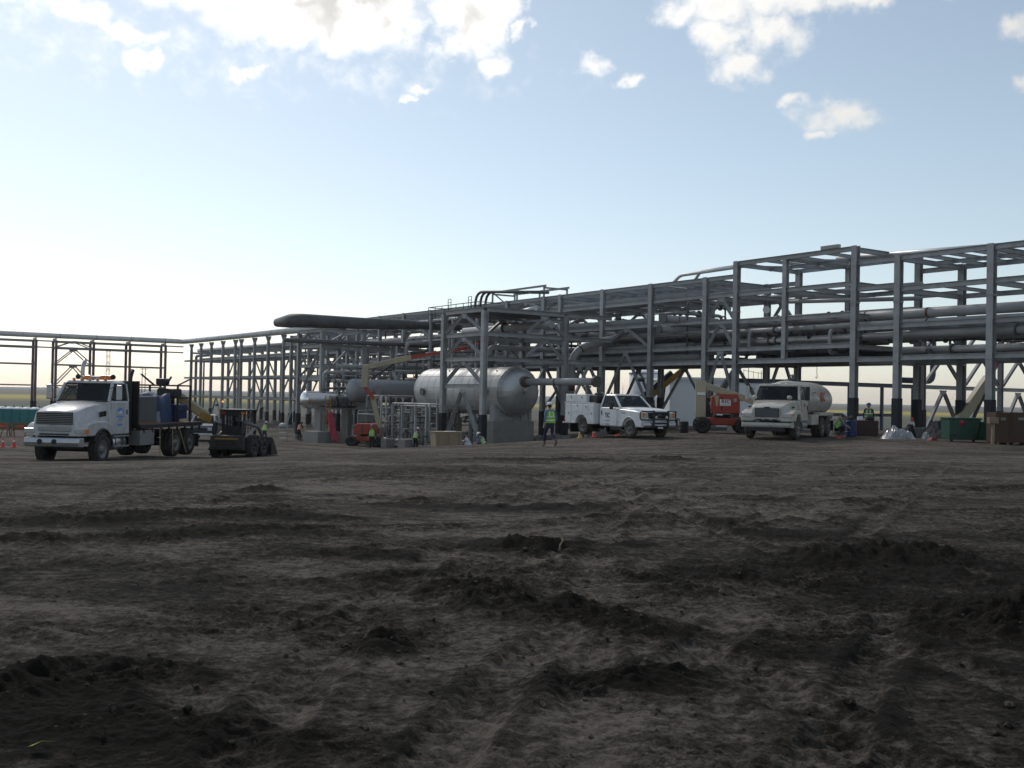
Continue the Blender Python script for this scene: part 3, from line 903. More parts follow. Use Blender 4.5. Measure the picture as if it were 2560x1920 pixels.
def rack(label, us, vs, top, levels, black, group='pipe rack modules', m=None, name='pipe_rack', chev=(), tr_levels=None, tr_chev=(), skip=(), pier=True, w=CW, bh=0.28, joists=(), decks=(), stringers=(), splice=()):
    v0 = (vs[0] + vs[-1]) / 2; u0 = (us[0] + us[-1]) / 2
    t = plant(name, label, 'pipe rack', v0, u0, None, group)
    for u in us:
        for v in vs:
            column(t, v, u, top, black, m, w, pier=pier)
    for a, b in zip(us[:-1], us[1:]):
        for v in (vs[0], vs[-1]):
            for z in levels:
                if (round(a, 1), v, z) in skip: continue
                beam(t, (v, a, z - bh / 2), (v, b, z - bh / 2), bh, .2, m)
    for u in us:
        for z in (tr_levels or levels):
            for a, b in zip(vs[:-1], vs[1:]):
                beam(t, (a, u, z - bh / 2 - .05), (b, u, z - bh / 2 - .05), bh, .2, m)
    for (a, b, v, zt, zb) in chev:                   # along the rack
        chevron(t, (v, (a + b) / 2, zt), (v, a + .15, zb), (v, b - .15, zb), .17, m)
    for (u, a, b, zt, zb) in tr_chev:                # across it
        chevron(t, ((a + b) / 2, u, zt), (a + .15, u, zb), (b - .15, u, zb), .17, m)
    for (z, n) in joists:                            # light cross joists carrying pipes
        for a, b in zip(us[:-1], us[1:]):
            for k in range(1, n + 1):
                uu = a + (b - a) * k / (n + 1)
                Geo().ibeam((vs[0] + .1, uu, z - .1), (vs[-1] - .1, uu, z - .1), .2, .12, .016, .014).part('joist', m or STEEL, t)
    for z in stringers:
        for a, b in zip(us[:-1], us[1:]):
            vm = (vs[0] + vs[-1]) / 2
            Geo().ibeam((vm, a + .1, z - .2), (vm, b - .1, z - .2), .22, .14, .018, .016).part('stringer', m or STEEL, t)
    for z in splice:
        for c_ in [c_ for c_ in t.children if c_.name.startswith('column')]:
            pass
        for u in us:
            for v in vs:
                Geo().box((v, u, z), (w + .035, w + .035, .1)).part('splice_plate', STEEL2, t)
    for (z, th) in decks:
        for a, b in zip(us[:-1], us[1:]):
            Geo().box(((vs[0] + vs[-1]) / 2, (a + b) / 2, z), (vs[-1] - vs[0] - .5, b - a - .06, th)).part('deck_plate', GRATE, t)
    return t


L_M = (10.02, 8.9, 7.2, 5.42, 4.42)
L_R = (10.02, 8.28, 6.25, 4.45)
L_T = (10.85, 8.82, 7.05, 5.24, 4.42)

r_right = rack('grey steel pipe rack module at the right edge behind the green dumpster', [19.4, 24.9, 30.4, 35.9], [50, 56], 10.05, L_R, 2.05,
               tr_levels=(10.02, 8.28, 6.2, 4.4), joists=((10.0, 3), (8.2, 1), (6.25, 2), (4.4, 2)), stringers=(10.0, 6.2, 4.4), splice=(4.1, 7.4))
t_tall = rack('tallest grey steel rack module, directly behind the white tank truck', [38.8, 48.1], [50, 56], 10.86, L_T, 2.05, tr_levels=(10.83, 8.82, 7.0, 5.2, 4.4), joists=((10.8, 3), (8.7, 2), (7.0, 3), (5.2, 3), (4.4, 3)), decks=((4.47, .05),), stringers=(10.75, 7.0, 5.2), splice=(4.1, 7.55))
Geo().ibeam((50, 44.0, 4.42), (50, 44.0, 10.57), .3, .3, .025, .02, up=(1, 0, 0)).part('hanging_post', STEEL, t_tall)
Geo().ibeam((56, 44.0, 4.42), (56, 44.0, 10.57), .3, .3, .025, .02, up=(1, 0, 0)).part('hanging_post', STEEL, t_tall)
for z in (10.83, 8.82, 7.0, 5.2):
    beam(t_tall, (50, 44.0, z - .2), (56, 44.0, z - .2))
for a, b in (((50, 38.8), (56, 44.0)), ((50, 44.0), (56, 38.8)), ((50, 48.1), (56, 44.0))):      # plan bracing under the roof
    Geo().angle((*a, 10.55), (*b, 10.55), .12, .015).part('plan_brace', STEEL, t_tall)
Geo().box((50, 40.6, 10.97), (.25, 1.3, .22)).part('roof_bracket', STEEL, t_tall, bevel=.01, seg=1)
for z1, z0 in ((8.6, 7.1), (6.95, 5.3), (5.1, 2.2)):                                           # narrow braced gap towards the next module
    chevron(t_tall, (50, 49.5, z1), (50, 48.3, z0), (50, 50.7, z0))
    chevron(t_tall, (56, 49.5, z1), (56, 48.3, z0), (56, 50.7, z0))
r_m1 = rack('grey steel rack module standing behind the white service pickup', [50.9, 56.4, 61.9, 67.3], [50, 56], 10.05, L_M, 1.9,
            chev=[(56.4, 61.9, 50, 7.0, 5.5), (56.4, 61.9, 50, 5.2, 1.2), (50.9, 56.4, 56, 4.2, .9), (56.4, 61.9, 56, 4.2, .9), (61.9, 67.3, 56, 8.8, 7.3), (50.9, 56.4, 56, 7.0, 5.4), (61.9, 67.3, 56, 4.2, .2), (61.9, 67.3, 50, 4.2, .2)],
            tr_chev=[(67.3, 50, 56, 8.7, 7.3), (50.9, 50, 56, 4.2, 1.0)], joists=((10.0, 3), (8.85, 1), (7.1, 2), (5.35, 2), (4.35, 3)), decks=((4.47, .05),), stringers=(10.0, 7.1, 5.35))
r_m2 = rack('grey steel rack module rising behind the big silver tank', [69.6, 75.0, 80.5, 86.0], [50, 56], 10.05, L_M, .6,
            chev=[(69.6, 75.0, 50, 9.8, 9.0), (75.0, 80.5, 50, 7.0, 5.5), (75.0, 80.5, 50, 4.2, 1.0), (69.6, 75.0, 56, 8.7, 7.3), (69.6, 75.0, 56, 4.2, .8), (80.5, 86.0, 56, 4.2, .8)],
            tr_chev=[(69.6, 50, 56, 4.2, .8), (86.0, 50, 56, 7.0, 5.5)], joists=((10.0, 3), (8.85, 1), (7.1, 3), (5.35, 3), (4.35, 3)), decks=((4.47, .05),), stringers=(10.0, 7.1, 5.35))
r_m3 = rack('grey steel rack module behind the charcoal overhead pipe', [88.5, 94.0, 99.4, 104.8], [50, 56], 10.05, L_M, .0,
            chev=[(88.5, 94.0, 50, 8.7, 7.3), (94.0, 99.4, 50, 9.8, 8.95), (94.0, 99.4, 50, 5.2, 2.6), (99.4, 104.8, 56, 7.0, 5.5), (88.5, 94.0, 56, 4.2, .0), (99.4, 104.8, 56, 4.2, .0)],
            tr_chev=[(88.5, 50, 56, 7.0, 5.5)], joists=((10.0, 3), (8.8, 2), (7.1, 3), (5.35, 3), (4.35, 3)), stringers=(10.0, 7.1, 5.35, 4.35))
r_m4 = rack('grey steel rack module between the wrapped pipe and the far rack', [107.3, 112.7, 118.2, 123.8], [50, 56], 8.9, (8.85, 7.9, 6.6, 3.9, 1.1), -.8,
            chev=[(107.3, 112.7, 50, 6.4, 4.0), (112.7, 118.2, 50, 6.4, 4.0), (118.2, 123.8, 56, 6.4, 4.0), (107.3, 112.7, 56, 3.7, 1.2), (112.7, 118.2, 56, 3.7, 1.2), (112.7, 118.2, 56, .9, -2.2)], joists=((8.8, 2), (6.6, 2)))


def far_rack(label, us, chev):
    t = rack(label, us, [50, 56], 8.35, (6.62, 3.93, 1.05), -.85, chev=chev, tr_levels=(7.9, 6.6, 3.9, 1.0), joists=((6.6, 1),))
    for u in us:                                   # flared pipe shoes on top of each front column
        p = [(49.62, 9.1), (50.38, 9.1), (50.12, 8.35), (49.88, 8.35)]
        Geo().hexa([(a, u - .14, z) for a, z in p], [(a, u + .14, z) for a, z in p]).part('pipe_shoe', STEEL, t)
        g = Geo()
        for s in (-1, 1):
            g.add([(50 - .1, u, 9.1), (50 + .1, u, 9.1), (50 + .1, u, 8.4), (50 - .1, u, 8.4), (50 - .1, u + s * .62, 9.1), (50 + .1, u + s * .62, 9.1)],
                  [(0, 1, 2, 3), (0, 4, 5, 1), (3, 2, 5, 4), (0, 3, 4), (1, 5, 2)])
        g.part('shoe_bracket', STEEL, t)
    return t


r_f1 = far_rack('slender far rack module left of the vessels, nearer half', [126.4, 131.8, 136.9, 142.2], [(126.4, 131.8, 56, 6.4, 4.1), (131.8, 136.9, 56, 6.4, 4.1), (136.9, 142.2, 56, 6.4, 4.1), (126.4, 131.8, 56, 3.7, 1.2), (131.8, 136.9, 56, 3.7, 1.2), (136.9, 142.2, 56, 3.7, 1.2), (131.8, 136.9, 50, .9, -2.3)])
r_f2 = far_rack('slender far rack module at the corner of the left pipe run', [144.6, 150.0, 155.3, 160.3, 165.2], [(144.6, 150.0, 56, 6.4, 4.1), (150.0, 155.3, 56, 6.4, 4.1), (160.3, 165.2, 56, 6.4, 4.1), (144.6, 150.0, 56, 3.7, 1.2), (150.0, 155.3, 56, 3.7, 1.2), (160.3, 165.2, 56, 3.7, 1.2), (150.0, 155.3, 50, .9, -2.3)])


def left_rack(label, vs, chev):
    """the run that turns left across the far side of the yard"""
    t = plant('pipe_rack', label, 'pipe rack', sum(vs) / len(vs), 170.2, None, 'pipe rack modules')
    for v in vs:
        for u in (169.0, 171.5):
            column(t, v, u, 8.95, -.25, PRIMER, .34)
        Geo().ibeam((v, 168.8, 9.1), (v, 171.7, 9.1), .3, .2, .022, .02).part('beam', STEEL2, t)
        for z in (7.85, 5.3, 2.1):
            Geo().ibeam((v, 169.15, z), (v, 171.35, z), .2, .14, .02, .02).part('beam', STEEL2, t)
    for a, b in zip(vs[:-1], vs[1:]):
        for u in (169.0, 171.5):
            for z, h in ((8.8, .26), (7.85, .3), (5.3, .22), (2.12, .2)):
                Geo().ibeam((a + .17, u, z), (b - .17, u, z), h, .16, .02, .018).part('beam', STEEL2, t)
    for (a, b, zt, zb) in chev:
        for u in (169.0, 171.5):
            chevron(t, ((a + b) / 2, u, zt), (a + .15, u, zb), (b - .15, u, zb), .15, STEEL2)
    return t


r_l1 = left_rack('plum coloured pipe rack module beyond the flatbed truck cab', [30.7, 36.1, 41.5, 47.0], [(30.7, 36.1, 8.95, 8.0), (30.7, 36.1, 7.7, 5.45), (30.7, 36.1, 5.2, 2.3), (30.7, 36.1, 2.0, -1.6)])
r_l2 = left_rack('plum coloured pipe rack module at the left edge of the picture', [11.5, 17.0, 22.4, 27.9], [(17.0, 22.4, 8.95, 8.0), (17.0, 22.4, 7.7, 5.45), (17.0, 22.4, 5.2, 2.3)])

# open frame over the big silver tank
t_frame = plant('steel_structure', 'grey steel frame standing over the big silver tank', 'steel frame', 42, 63.3, None)
ZF = (7.9, 6.22, 4.5, 2.56)
for (v, u) in ((38.5, 60.6), (38.5, 66.1), (45.5, 60.6), (45.5, 66.1)):
    column(t_frame, v, u, 7.66, .46, STEEL, .38)
for z in ZF:
    beam(t_frame, (38.5, 60.6, z - .15), (38.5, 66.1, z - .15), .3, .24)
    if z > 3:
        beam(t_frame, (38.5, 60.6, z - .16), (45.5, 60.6, z - .16), .3, .24)
        beam(t_frame, (38.5, 66.1, z - .16), (45.5, 66.1, z - .16), .3, .24)
        beam(t_frame, (45.5, 60.6, z - .16), (50, 60.6, z - .16), .3, .24)
        beam(t_frame, (45.5, 66.1, z - .16), (50, 66.1, z - .16), .3, .24)
        beam(t_frame, (45.5, 60.6, z - .15), (45.5, 66.1, z - .15), .3, .24)
for zt, zb in ((7.55, 6.25), (5.9, 4.55), (4.2, 2.6)):
    chevron(t_frame, (38.5, 63.35, zt), (38.5, 60.8, zb), (38.5, 65.9, zb), .2)
chevron(t_frame, (38.5, 63.35, 2.2), (38.5, 60.9, -1.6), (38.5, 65.8, -1.6), .22)
for u in (60.6, 66.1):
    for zt, zb in ((7.55, 6.25), (5.9, 4.55)):
        chevron(t_frame, (43.6, u, zt), (42.0, u, zb), (45.3, u, zb), .18)
    chevron(t_frame, (47.7, u, 4.2), (45.7, u, .6), (49.8, u, .6), .18)
for u in (62.4, 64.3):
    beam(t_frame, (38.5, u, 7.75), (45.5, u, 7.75), .22, .16, inset=.1)
Geo().box((42.0, 63.3, 7.94), (6.6, 5.1, .04)).part('roof_sheet', GRATE, t_frame)

# frame under the charcoal pipe
t_vf = plant('steel_structure', 'grey steel frame carrying the charcoal wrapped pipe', 'steel frame', 41, 90.7, None)
for (v, u) in ((38.5, 88.0), (38.5, 93.4), (42.6, 88.0), (42.6, 93.4), (45.6, 88.0), (45.6, 93.4)):
    column(t_vf, v, u, 7.42 if v < 44 else 6.3, -.2, STEEL, .38)
for z in (7.62, 6.2, 4.4, 3.2):
    beam(t_vf, (38.5, 88.0, z - .15), (38.5, 93.4, z - .15), .3, .24)
    beam(t_vf, (42.6, 88.0, z - .15), (42.6, 93.4, z - .15), .3, .24)
    for u in (88.0, 93.4):
        beam(t_vf, (38.5, u, z - .15), (42.6, u, z - .15), .3, .24)
for z in (6.2, 4.4):
    for u in (88.0, 93.4):
        beam(t_vf, (42.6, u, z - .15), (50, u, z - .15), .26, .2)
for u in (88.0, 93.4):
    for a, b in (((39.0, u, 6.3), (40.9, u, 7.4)), ((38.6, u, 3.3), (41.2, u, 6.0)), ((42.3, u, 6.3), (43.3, u, 7.4)), ((41.9, u, 4.5), (40.6, u, 6.0))):
        brace(t_vf, a, b, .17)
brace(t_vf, (38.5, 88.2, 6.3), (38.5, 90.6, 7.4)); brace(t_vf, (38.5, 93.2, 6.3), (38.5, 90.9, 7.4))
brace(t_vf, (38.5, 93.2, 1.2), (38.5, 88.4, 6.0), .2)

# low dark pipe supports and a braced frame behind the right-hand module
t_low = plant('pipe_support', 'low dark blue pipe support behind the tank truck and tall rack', 'pipe support', 66, 52, None)
for v in (58.0, 62.0, 66.5, 70.5, 74.5):
    Geo().bar((v, 52, pg(v, 52)), (v, 52, 3.05), .2).part('post', DKBLUE, t_low)
Geo().ibeam((54.0, 52, 3.2), (77, 52, 3.2), .32, .2).part('beam', DKBLUE, t_low)
Geo().ibeam((56.5, 52.1, .85), (72, 52.1, .85), .24, .16).part('rail', DKBLUE, t_low)
t_back = plant('steel_structure', 'grey braced steel frame behind the right rack module', 'steel frame', 66, 40, None)
for v in (60.5, 65.0, 69.5, 74.0, 78.5):
    column(t_back, v, 41.5, 7.6, 1.4, STEEL2, .3)
for z in (7.4, 5.2, 2.9):
    for a, b in zip((60.5, 65.0, 69.5, 74.0), (65.0, 69.5, 74.0, 78.5)):
        beam(t_back, (a, 41.5, z), (b, 41.5, z), .26, .18, STEEL2)
for a in (60.5, 65.0, 69.5, 74.0):
    for zt, zb in ((7.2, 5.4), (5.0, 3.1), (2.7, -.2)):
        chevron(t_back, (a + 2.25, 41.5, zt), (a + .2, 41.5, zb), (a + 4.3, 41.5, zb), .19, STEEL2)

# short ties closing the gaps between neighbouring modules
def ties(t, ua, ub, zs, vs=(50, 56)):
    for z in zs:
        for v in vs:
            Geo().ibeam((v, ua + .18, z - .14), (v, ub - .18, z - .14), .28, .2, .022, .02).part('tie_beam', STEEL, t)
ties(t_tall, 35.9, 38.8, (10.0, 8.5, 6.2, 4.4))
ties(r_m1, 48.1, 50.9, (10.02, 8.86, 7.1, 5.3, 4.4))
ties(r_m2, 67.3, 69.6, L_M)
ties(r_m3, 86.0, 88.5, L_M)
ties(r_m4, 104.8, 107.3, (8.8, 6.8, 4.2, 1.1))
ties(r_f1, 123.8, 126.4, (7.9, 6.62, 3.93, 1.05))
ties(r_f2, 142.2, 144.6, (6.62, 3.93, 1.05))
ties(r_f2, 165.2, 169.0, (6.62, 3.93), (50,))
for v0, v1 in ((27.9, 30.7), (47.0, 50.0)):
    for z in (8.8, 7.85):
        Geo().ibeam((v0 + .17, 169.0, z), (v1 - .17, 169.0, z), .2, .14, .02, .018).part('tie_beam', STEEL2, r_l1)

# ------------------------------------------------------------------ pipes and vessels
def pipe(label, pts, r, m=None, group=None, fil=0.5, rings=(), ringmat=None, n=12, name='pipe', flange_end=None):
    """one run of pipe in plant coordinates; rings = (fraction of length, width, swell)"""
    pts = [Vector(p) for p in pts]
    cur = fillet(pts, fil) if len(pts) > 2 else pts
    base = tuple(pts[0])
    o = Geo().tube(cur, r, n).solo(name, label, 'pipe', m or PIPE, base, group=group)
    L = [0.0]
    for a, b in zip(cur[:-1], cur[1:]): L.append(L[-1] + (b - a).length)
    r0 = r if not isinstance(r, (list, tuple)) else max(r)
    for (t, w, s) in rings:
        d = t * L[-1]
        i = max(k for k in range(len(L) - 1) if L[k] <= d + 1e-6)
        dr = (cur[i + 1] - cur[i]).normalized(); p = cur[i] + dr * (d - L[i])
        rr = r0 if not isinstance(r, (list, tuple)) else r[min(i, len(r) - 1)]
        Geo().cyl(p - dr * w / 2, p + dr * w / 2, rr * s, n).part('flange' if s > 1.2 else 'band', ringmat or FLANGE, o)
    if flange_end:
        p = cur[-1]; dr = (cur[-1] - cur[-2]).normalized()
        Geo().cyl(p - dr * .05, p + dr * .06, r0 * flange_end, 20).part('flange', PIPED, o)
    return o


G_IN = 'process pipes lying lengthwise in the main rack'
pipe('long silver jacketed pipe on top of the left and far racks', [(4, 169.5, 9.68), (50, 169.5, 9.68), (50, 100, 9.42)], .40, CLADM, fil=1.2,
     rings=[(k / 22 + .01, .06, 1.03) for k in range(1, 22)], ringmat=PIPED, n=16)
pipe('wide grey pipe slung under the far rack shoes', [(52, 168, 8.25), (52, 108, 8.05)], .28, PIPE)
pipe('grey pipe dropping down the end of the far rack', [(51.2, 160, 7.3), (51.2, 166.6, 7.3), (51.2, 166.6, -1.2)], .22, PIPE)
pipe('thin grey pipe dropping beside the far rack end', [(52.6, 160, 6.9), (52.6, 167.0, 6.9), (52.6, 167.0, -1.4)], .14, PIPE)
for v, r, z, lab in ((51, .14, 6.62, 'thin grey pipe at the front of the slender far rack deck'), (53.2, .2, 6.62, 'thickest grey pipe lying mid deck in the slender far rack'), (54.6, .12, 6.62, 'thinnest grey pipe at the back of the slender far rack deck'), (53.9, .16, 7.9, 'grey pipe on the upper cross beams of the slender far rack')):
    pipe(lab, [(v, 164, z + r), (v, 107.5, z + r)], r, PIPE, 'process pipes in the far rack')
for lv, (z, row) in enumerate(((8.93, ((51.4, .2), (52.6, .1), (54.2, .26))), (7.23, ((50.9, .24), (51.9, .12), (53.1, .2), (54.6, .3))), (5.45, ((51.0, .16), (52.3, .22), (53.6, .12), (54.9, .22))), (4.5, ((51.6, .26), (53.0, .1), (54.6, .17))))):
    for iv, (v, r) in enumerate(row):
        a = rng.uniform(51, 58); b = rng.uniform(100, 122)
        pipe('%s pipe from the front on the %s level inside the main rack' % (('first', 'second', 'third', 'fourth')[iv], ('highest', 'second highest', 'second lowest', 'lowest')[lv]), [(v, a, z + r), (v, b, z + r)], r, PIPE if rng.random() < .7 else PIPED, G_IN, rings=[(t, .08, 1.45) for t in rng.uniform(.05, .6, 2)], ringmat=PIPED)
pipe('large grey pipe with rusty weld bands crossing the right rack module', [(51.5, 49.5, 6.9), (51.5, 18, 6.83)], .29, PIPE, rings=[(.33, .12, 1.02), (.46, .16, 1.03), (.16, .1, 1.02)], n=18)
pipe('grey pipe on the middle deck of the tall rack module', [(52.9, 49.5, 5.55), (52.9, 36.5, 5.55)], .24, PIPE, rings=[(.3, .1, 1.4), (.62, .1, 1.4)], ringmat=PIPED)
pipe('dark pipe on the lowest deck of the tall rack module', [(53.6, 49.5, 4.75), (53.6, 33, 4.72)], .2, PIPED, rings=[(.4, .1, 1.4)])
pipe('dark bent pipe below the tall rack module deck', [(51.2, 48.8, 4.9), (51.2, 40.2, 4.9), (52.4, 39.6, 5.6)], .17, PIPED)
pipe('grey pipe stub sticking out of the tall rack module', [(50.6, 44.5, 8.02), (54.4, 37.4, 8.02)], .13, PIPE)
pipe('thin pipe bent upright behind the right rack module', [(60.5, 43, 3.35), (63.8, 43, 3.35), (63.8, 43, 6)], .2, DKBLUE, fil=.6)
pipe('silver jacketed pipe lying on the roof of the right rack module', [(53, 42.5, 10.75), (53, 30.0, 10.30)], .17, CLAD)
pipe('thin silver pipe lying on the roof of the right rack', [(53.7, 40.5, 10.78), (53.7, 24.0, 10.3)], .12, CLAD)
pipe('cream pipe lying on the roof behind the service pickup rack', [(52, 56.4, 10.2), (52, 55.6, 10.75), (52, 49.0, 10.85)], .12, CLADM, fil=.3)
pipe('second cream pipe on the roof behind the service pickup rack', [(52.7, 55.0, 10.2), (52.7, 54.2, 11.0), (52.7, 49.0, 11.05)], .11, CLADM, fil=.3)
pipe('short flanged pipe pointing out of the rack above the pickup', [(54.2, 54.0, 7.43), (49.0, 54.0, 7.37)], .25, PIPE, rings=[(.3, .12, 1.25), (.75, .1, 1.02)], ringmat=PIPED, n=18, flange_end=1.45)
pipe('grey pipe crossing the rack below the short flanged pipe', [(55.5, 54.3, 6.72), (48.9, 54.3, 6.62)], .23, PIPE, rings=[(.35, .1, 1.3)], ringmat=PIPED, n=18, flange_end=1.3)
pipe('fat grey pipe bending down out of the rack beside the tank nozzle', [(51.5, 69, 6.75), (51.5, 60.4, 6.66), (47.0, 61.8, 5.3), (47.0, 61.8, -.6)], .29, PIPE, fil=1.3, rings=[(.66, .1, 1.03), (.83, .5, 1.02)], n=18)
for k, (v, dz) in enumerate(((49.4, 0), (49.75, .0), (50.1, .0))):
    pipe('%s of the three dark pipes arching over the rack roof behind the tank' % ('leftmost', 'middle', 'rightmost')[k], [(v, 79.4 - k * .3, 3.4), (v, 79.4 - k * .3, 11.12), (v, 69.2, 10.35)], .12, PIPED, 'dark arched pipes on the roof', fil=1.3)
t_top = plant('steel_structure', 'small steel frame around the arched pipes on the rack roof', 'steel frame', 51, 74, 10.1)
for v in (50.6, 53.0):
    for u in (70.5, 74.5, 78.4):
        Geo().bar((v, u, 10.02), (v, u, 11.0), .12).part('post', STEEL, t_top)
    Geo().ibeam((v, 70.2, 11.05), (v, 78.6, 11.05), .16, .12).part('beam', STEEL, t_top)
for u in (70.5, 74.5, 78.4):
    Geo().ibeam((50.6, u, 10.9), (53.0, u, 10.9), .14, .1).part('beam', STEEL, t_top)
Geo().bar((50.6, 76.6, 10.1), (50.6, 78.2, 10.95), .09).part('brace', STEEL, t_top)
for y, lab in ((8.12, 'silver pipe lying on the roof of the tank frame'), ):
    pipe(lab, [(44.6, 66.0, y), (43.0, 60.9, y)], .17, CLAD)
pipe('grey pipe under the roof of the tank frame', [(43.8, 72, 6.95), (43.8, 60.0, 6.95)], .28, PIPE, rings=[(.5, .08, 1.5)], n=16)

# the big tank
TV, TZ, TR = 41.9, 2.13, 1.74
t_tank = plant('storage_tank', 'big silver jacketed tank lying on concrete piers under the frame', 'tank', TV, 67, None)
g = Geo().lathe((TV, 61.4, TZ), (0, 1, 0), [(0, TR), (12.1, TR)], 48)
body = g.part('jacket', CLADM, t_tank)
for k in range(13):
    u = 61.45 + k * 1.0
    Geo().lathe((TV, u, TZ), (0, 1, 0), [(0, TR), (0, TR + .014), (.05, TR + .014), (.05, TR)], 48, smooth=False).part('seam_band', CLADM, body)
for k in range(6):
    a = -0.9 + k * 0.52
    s, c = math.sin(a) * (TR + .008), math.cos(a) * (TR + .008)
    Geo().bar((TV - c, 61.4, TZ + s), (TV - c, 73.5, TZ + s), .03, .02).part('seam_strip', CLADM, body)


def gore_head(u, sgn, mat_):
    """dished end covered with tapering metal gores, each slightly lapped over the next"""
    n, rings = 24, 9
    g = Geo()
    for k in range(n):
        a0, a1 = 2 * math.pi * k / n, 2 * math.pi * (k + 1) / n
        vs = []
        for i in range(rings + 1):
            t = math.pi / 2 * i / rings
            rr = TR * math.cos(t) * 1.001; d = TR * .52 * math.sin(t)
            for a, lift in ((a0, .012), (a1, 0.0)):
                q = (rr + lift * math.cos(t))
                vs.append((TV + q * math.cos(a), u + sgn * (d + lift * math.sin(t)), TZ + q * math.sin(a)))
        g.add(vs, [(2 * i, 2 * i + 1, 2 * i + 3, 2 * i + 2) for i in range(rings)], True)
    return g.part('dished_end', mat_, t_tank)


gore_head(61.4, -1, CLAD); gore_head(73.5, 1, CLAD)
Geo().lathe((TV, 61.36, TZ), (0, 1, 0), [(0, TR + .002), (-.0, TR + .03), (.1, TR + .03), (.1, TR)], 48, smooth=False).part('rim_band', CLAD, t_tank)
for u in (62.2, 72.2):
    zb = pg(TV, u)
    Geo().box((TV - .15, u, (zb - .5) / 2), (3.5, 1.3, -.0 - (zb - .5))).part('concrete_pier', CONC, t_tank, bevel=.03)
    pr = [(TV - 1.62, 0.005), (TV + 1.62, 0.005), (TV + 1.62, 1.15), (TV + 1.55, 1.15)]
    arc = [(TV + math.cos(a) * 1.735, TZ + math.sin(a) * 1.735) for a in np.linspace(math.radians(-35), math.radians(-145), 14)]
    prof = [(TV - 1.62, 0.005), (TV + 1.62, 0.005), (TV + 1.62, 1.13)] + arc + [(TV - 1.62, 1.13)]
    gg = Geo(); n = len(prof)
    gg.add([(a, u - .3, z) for a, z in prof] + [(a, u + .3, z) for a, z in prof], [(i, (i + 1) % n, n + (i + 1) % n, n + i) for i in range(n)] + [tuple(range(n - 1, -1, -1)), tuple(range(n, 2 * n))])
    gg.part('saddle', STEEL, t_tank)
    for k in range(5):
        Geo().box((TV - 1.3 + k * .65, u - .36, .35), (.04, .1, .66)).part('saddle_rib', STEEL, t_tank)
for (u, z) in ((62.9, 2.1), (72.0, 2.0)):
    Geo().lathe((TV - TR - .2, u, z), (1, 0, 0), [(0, 0), (0, .3), (.08, .3), (.08, .22), (.3, .22)], 20, smooth=False).part('manway', PIPED, t_tank)
for (u, a) in ((62.6, 55), (66.0, 62), (69.4, 58)):
    c, s = math.cos(R(a)), math.sin(R(a))
    Geo().cyl((TV - c * TR * .98, u, TZ + s * TR * .98), (TV - c * (TR + .1), u, TZ + s * (TR + .1)), .05, 8).part('nozzle', PIPED, t_tank)
Geo().lathe((TV, 65.2, TZ + TR - .05), (0, 0, 1), [(0, .3), (.35, .3), (.35, .46), (.45, .46), (.45, .46), (.52, .46), (.52, .3), (.62, .3), (.62, .45), (.7, .45), (.7, 0)], 20, smooth=False).part('top_nozzle', PIPED, t_tank)
Geo().lathe((TV, 60.75, 2.8), (0, -1, 0), [(0, .42), (.28, .42), (.28, .42), (.3, 0)], 24, smooth=False).part('nozzle_flange', ALU, t_tank)
pipe('straight grey pipe bolted to the end of the big silver tank', [(TV, 60.44, 2.8), (TV, 52.4, 2.8)], .25, PIPE, n=20, rings=[(.02, .16, 1.5), (.46, .14, 1.04), (.99, .12, 1.45)], flange_end=1.44)
t_st = plant('pipe_stand', 'low steel stand under the free end of the tank pipe', 'pipe stand', TV, 53.4, None)
zst = pg(TV, 53.4)
Geo().bar((TV, 53.4, zst), (TV, 53.4, 2.4), .14).part('post', STEEL2, t_st)
Geo().box((TV, 53.4, 2.47), (.5, .3, .12)).part('cradle', STEEL2, t_st)
Geo().box((TV, 53.4, zst + .04), (.8, .8, .08)).part('foot', STEEL2, t_st)
pipe('riser pipe between the top of the silver tank and the rack', [(TV, 65.2, 4.5), (TV, 65.2, 5.4), (50, 65.2, 5.4)], .2, PIPE, fil=.5, rings=[(.02, .12, 1.8)], ringmat=PIPED)

# charcoal wrapped pipe on its frame: cone end, elbow, reducers
cur = fillet([(35.95, 92.6, 8.22), (35.95, 88.3, 8.22), (42.7, 88.0, 8.3)], 1.1, 6)
rs = []
for i, p in enumerate(cur): rs.append(.40 if i == 0 else .63 if i < 8 else .53)
cur = [Vector((35.95, 92.9, 8.22))] + cur + [Vector((44.4, 88.0, 8.36)), Vector((47.5, 88.0, 8.45)), Vector((47.9, 88.0, 8.46)), Vector((53, 88.0, 8.5))]
rs = [.24] + rs + [.52, .46, .38, .38]
o = Geo().tube(cur, rs, 28).solo('pipe', 'fat charcoal wrapped pipe with a bent blunt end on top of its frame', 'pipe', INSUL, tuple(cur[0]))
for p in (cur[2], cur[8]):
    pass
Geo().lathe((42.6, 88.0, 8.3), (1, 0, 0), [(0, .49), (0, .50), (.06, .50), (.06, .49)], 28, smooth=False).part('band', PIPED, o)
Geo().lathe((47.85, 88.0, 8.455), (1, 0, 0), [(0, .38), (0, .44), (.1, .44), (.1, .38)], 28, smooth=False).part('band', PIPED, o)
for v in (37.2, 40.5, 42.6):
    Geo().box((v, 88.0, 7.66), (.5, .5, .08)).part('support_shoe', PIPED, o)


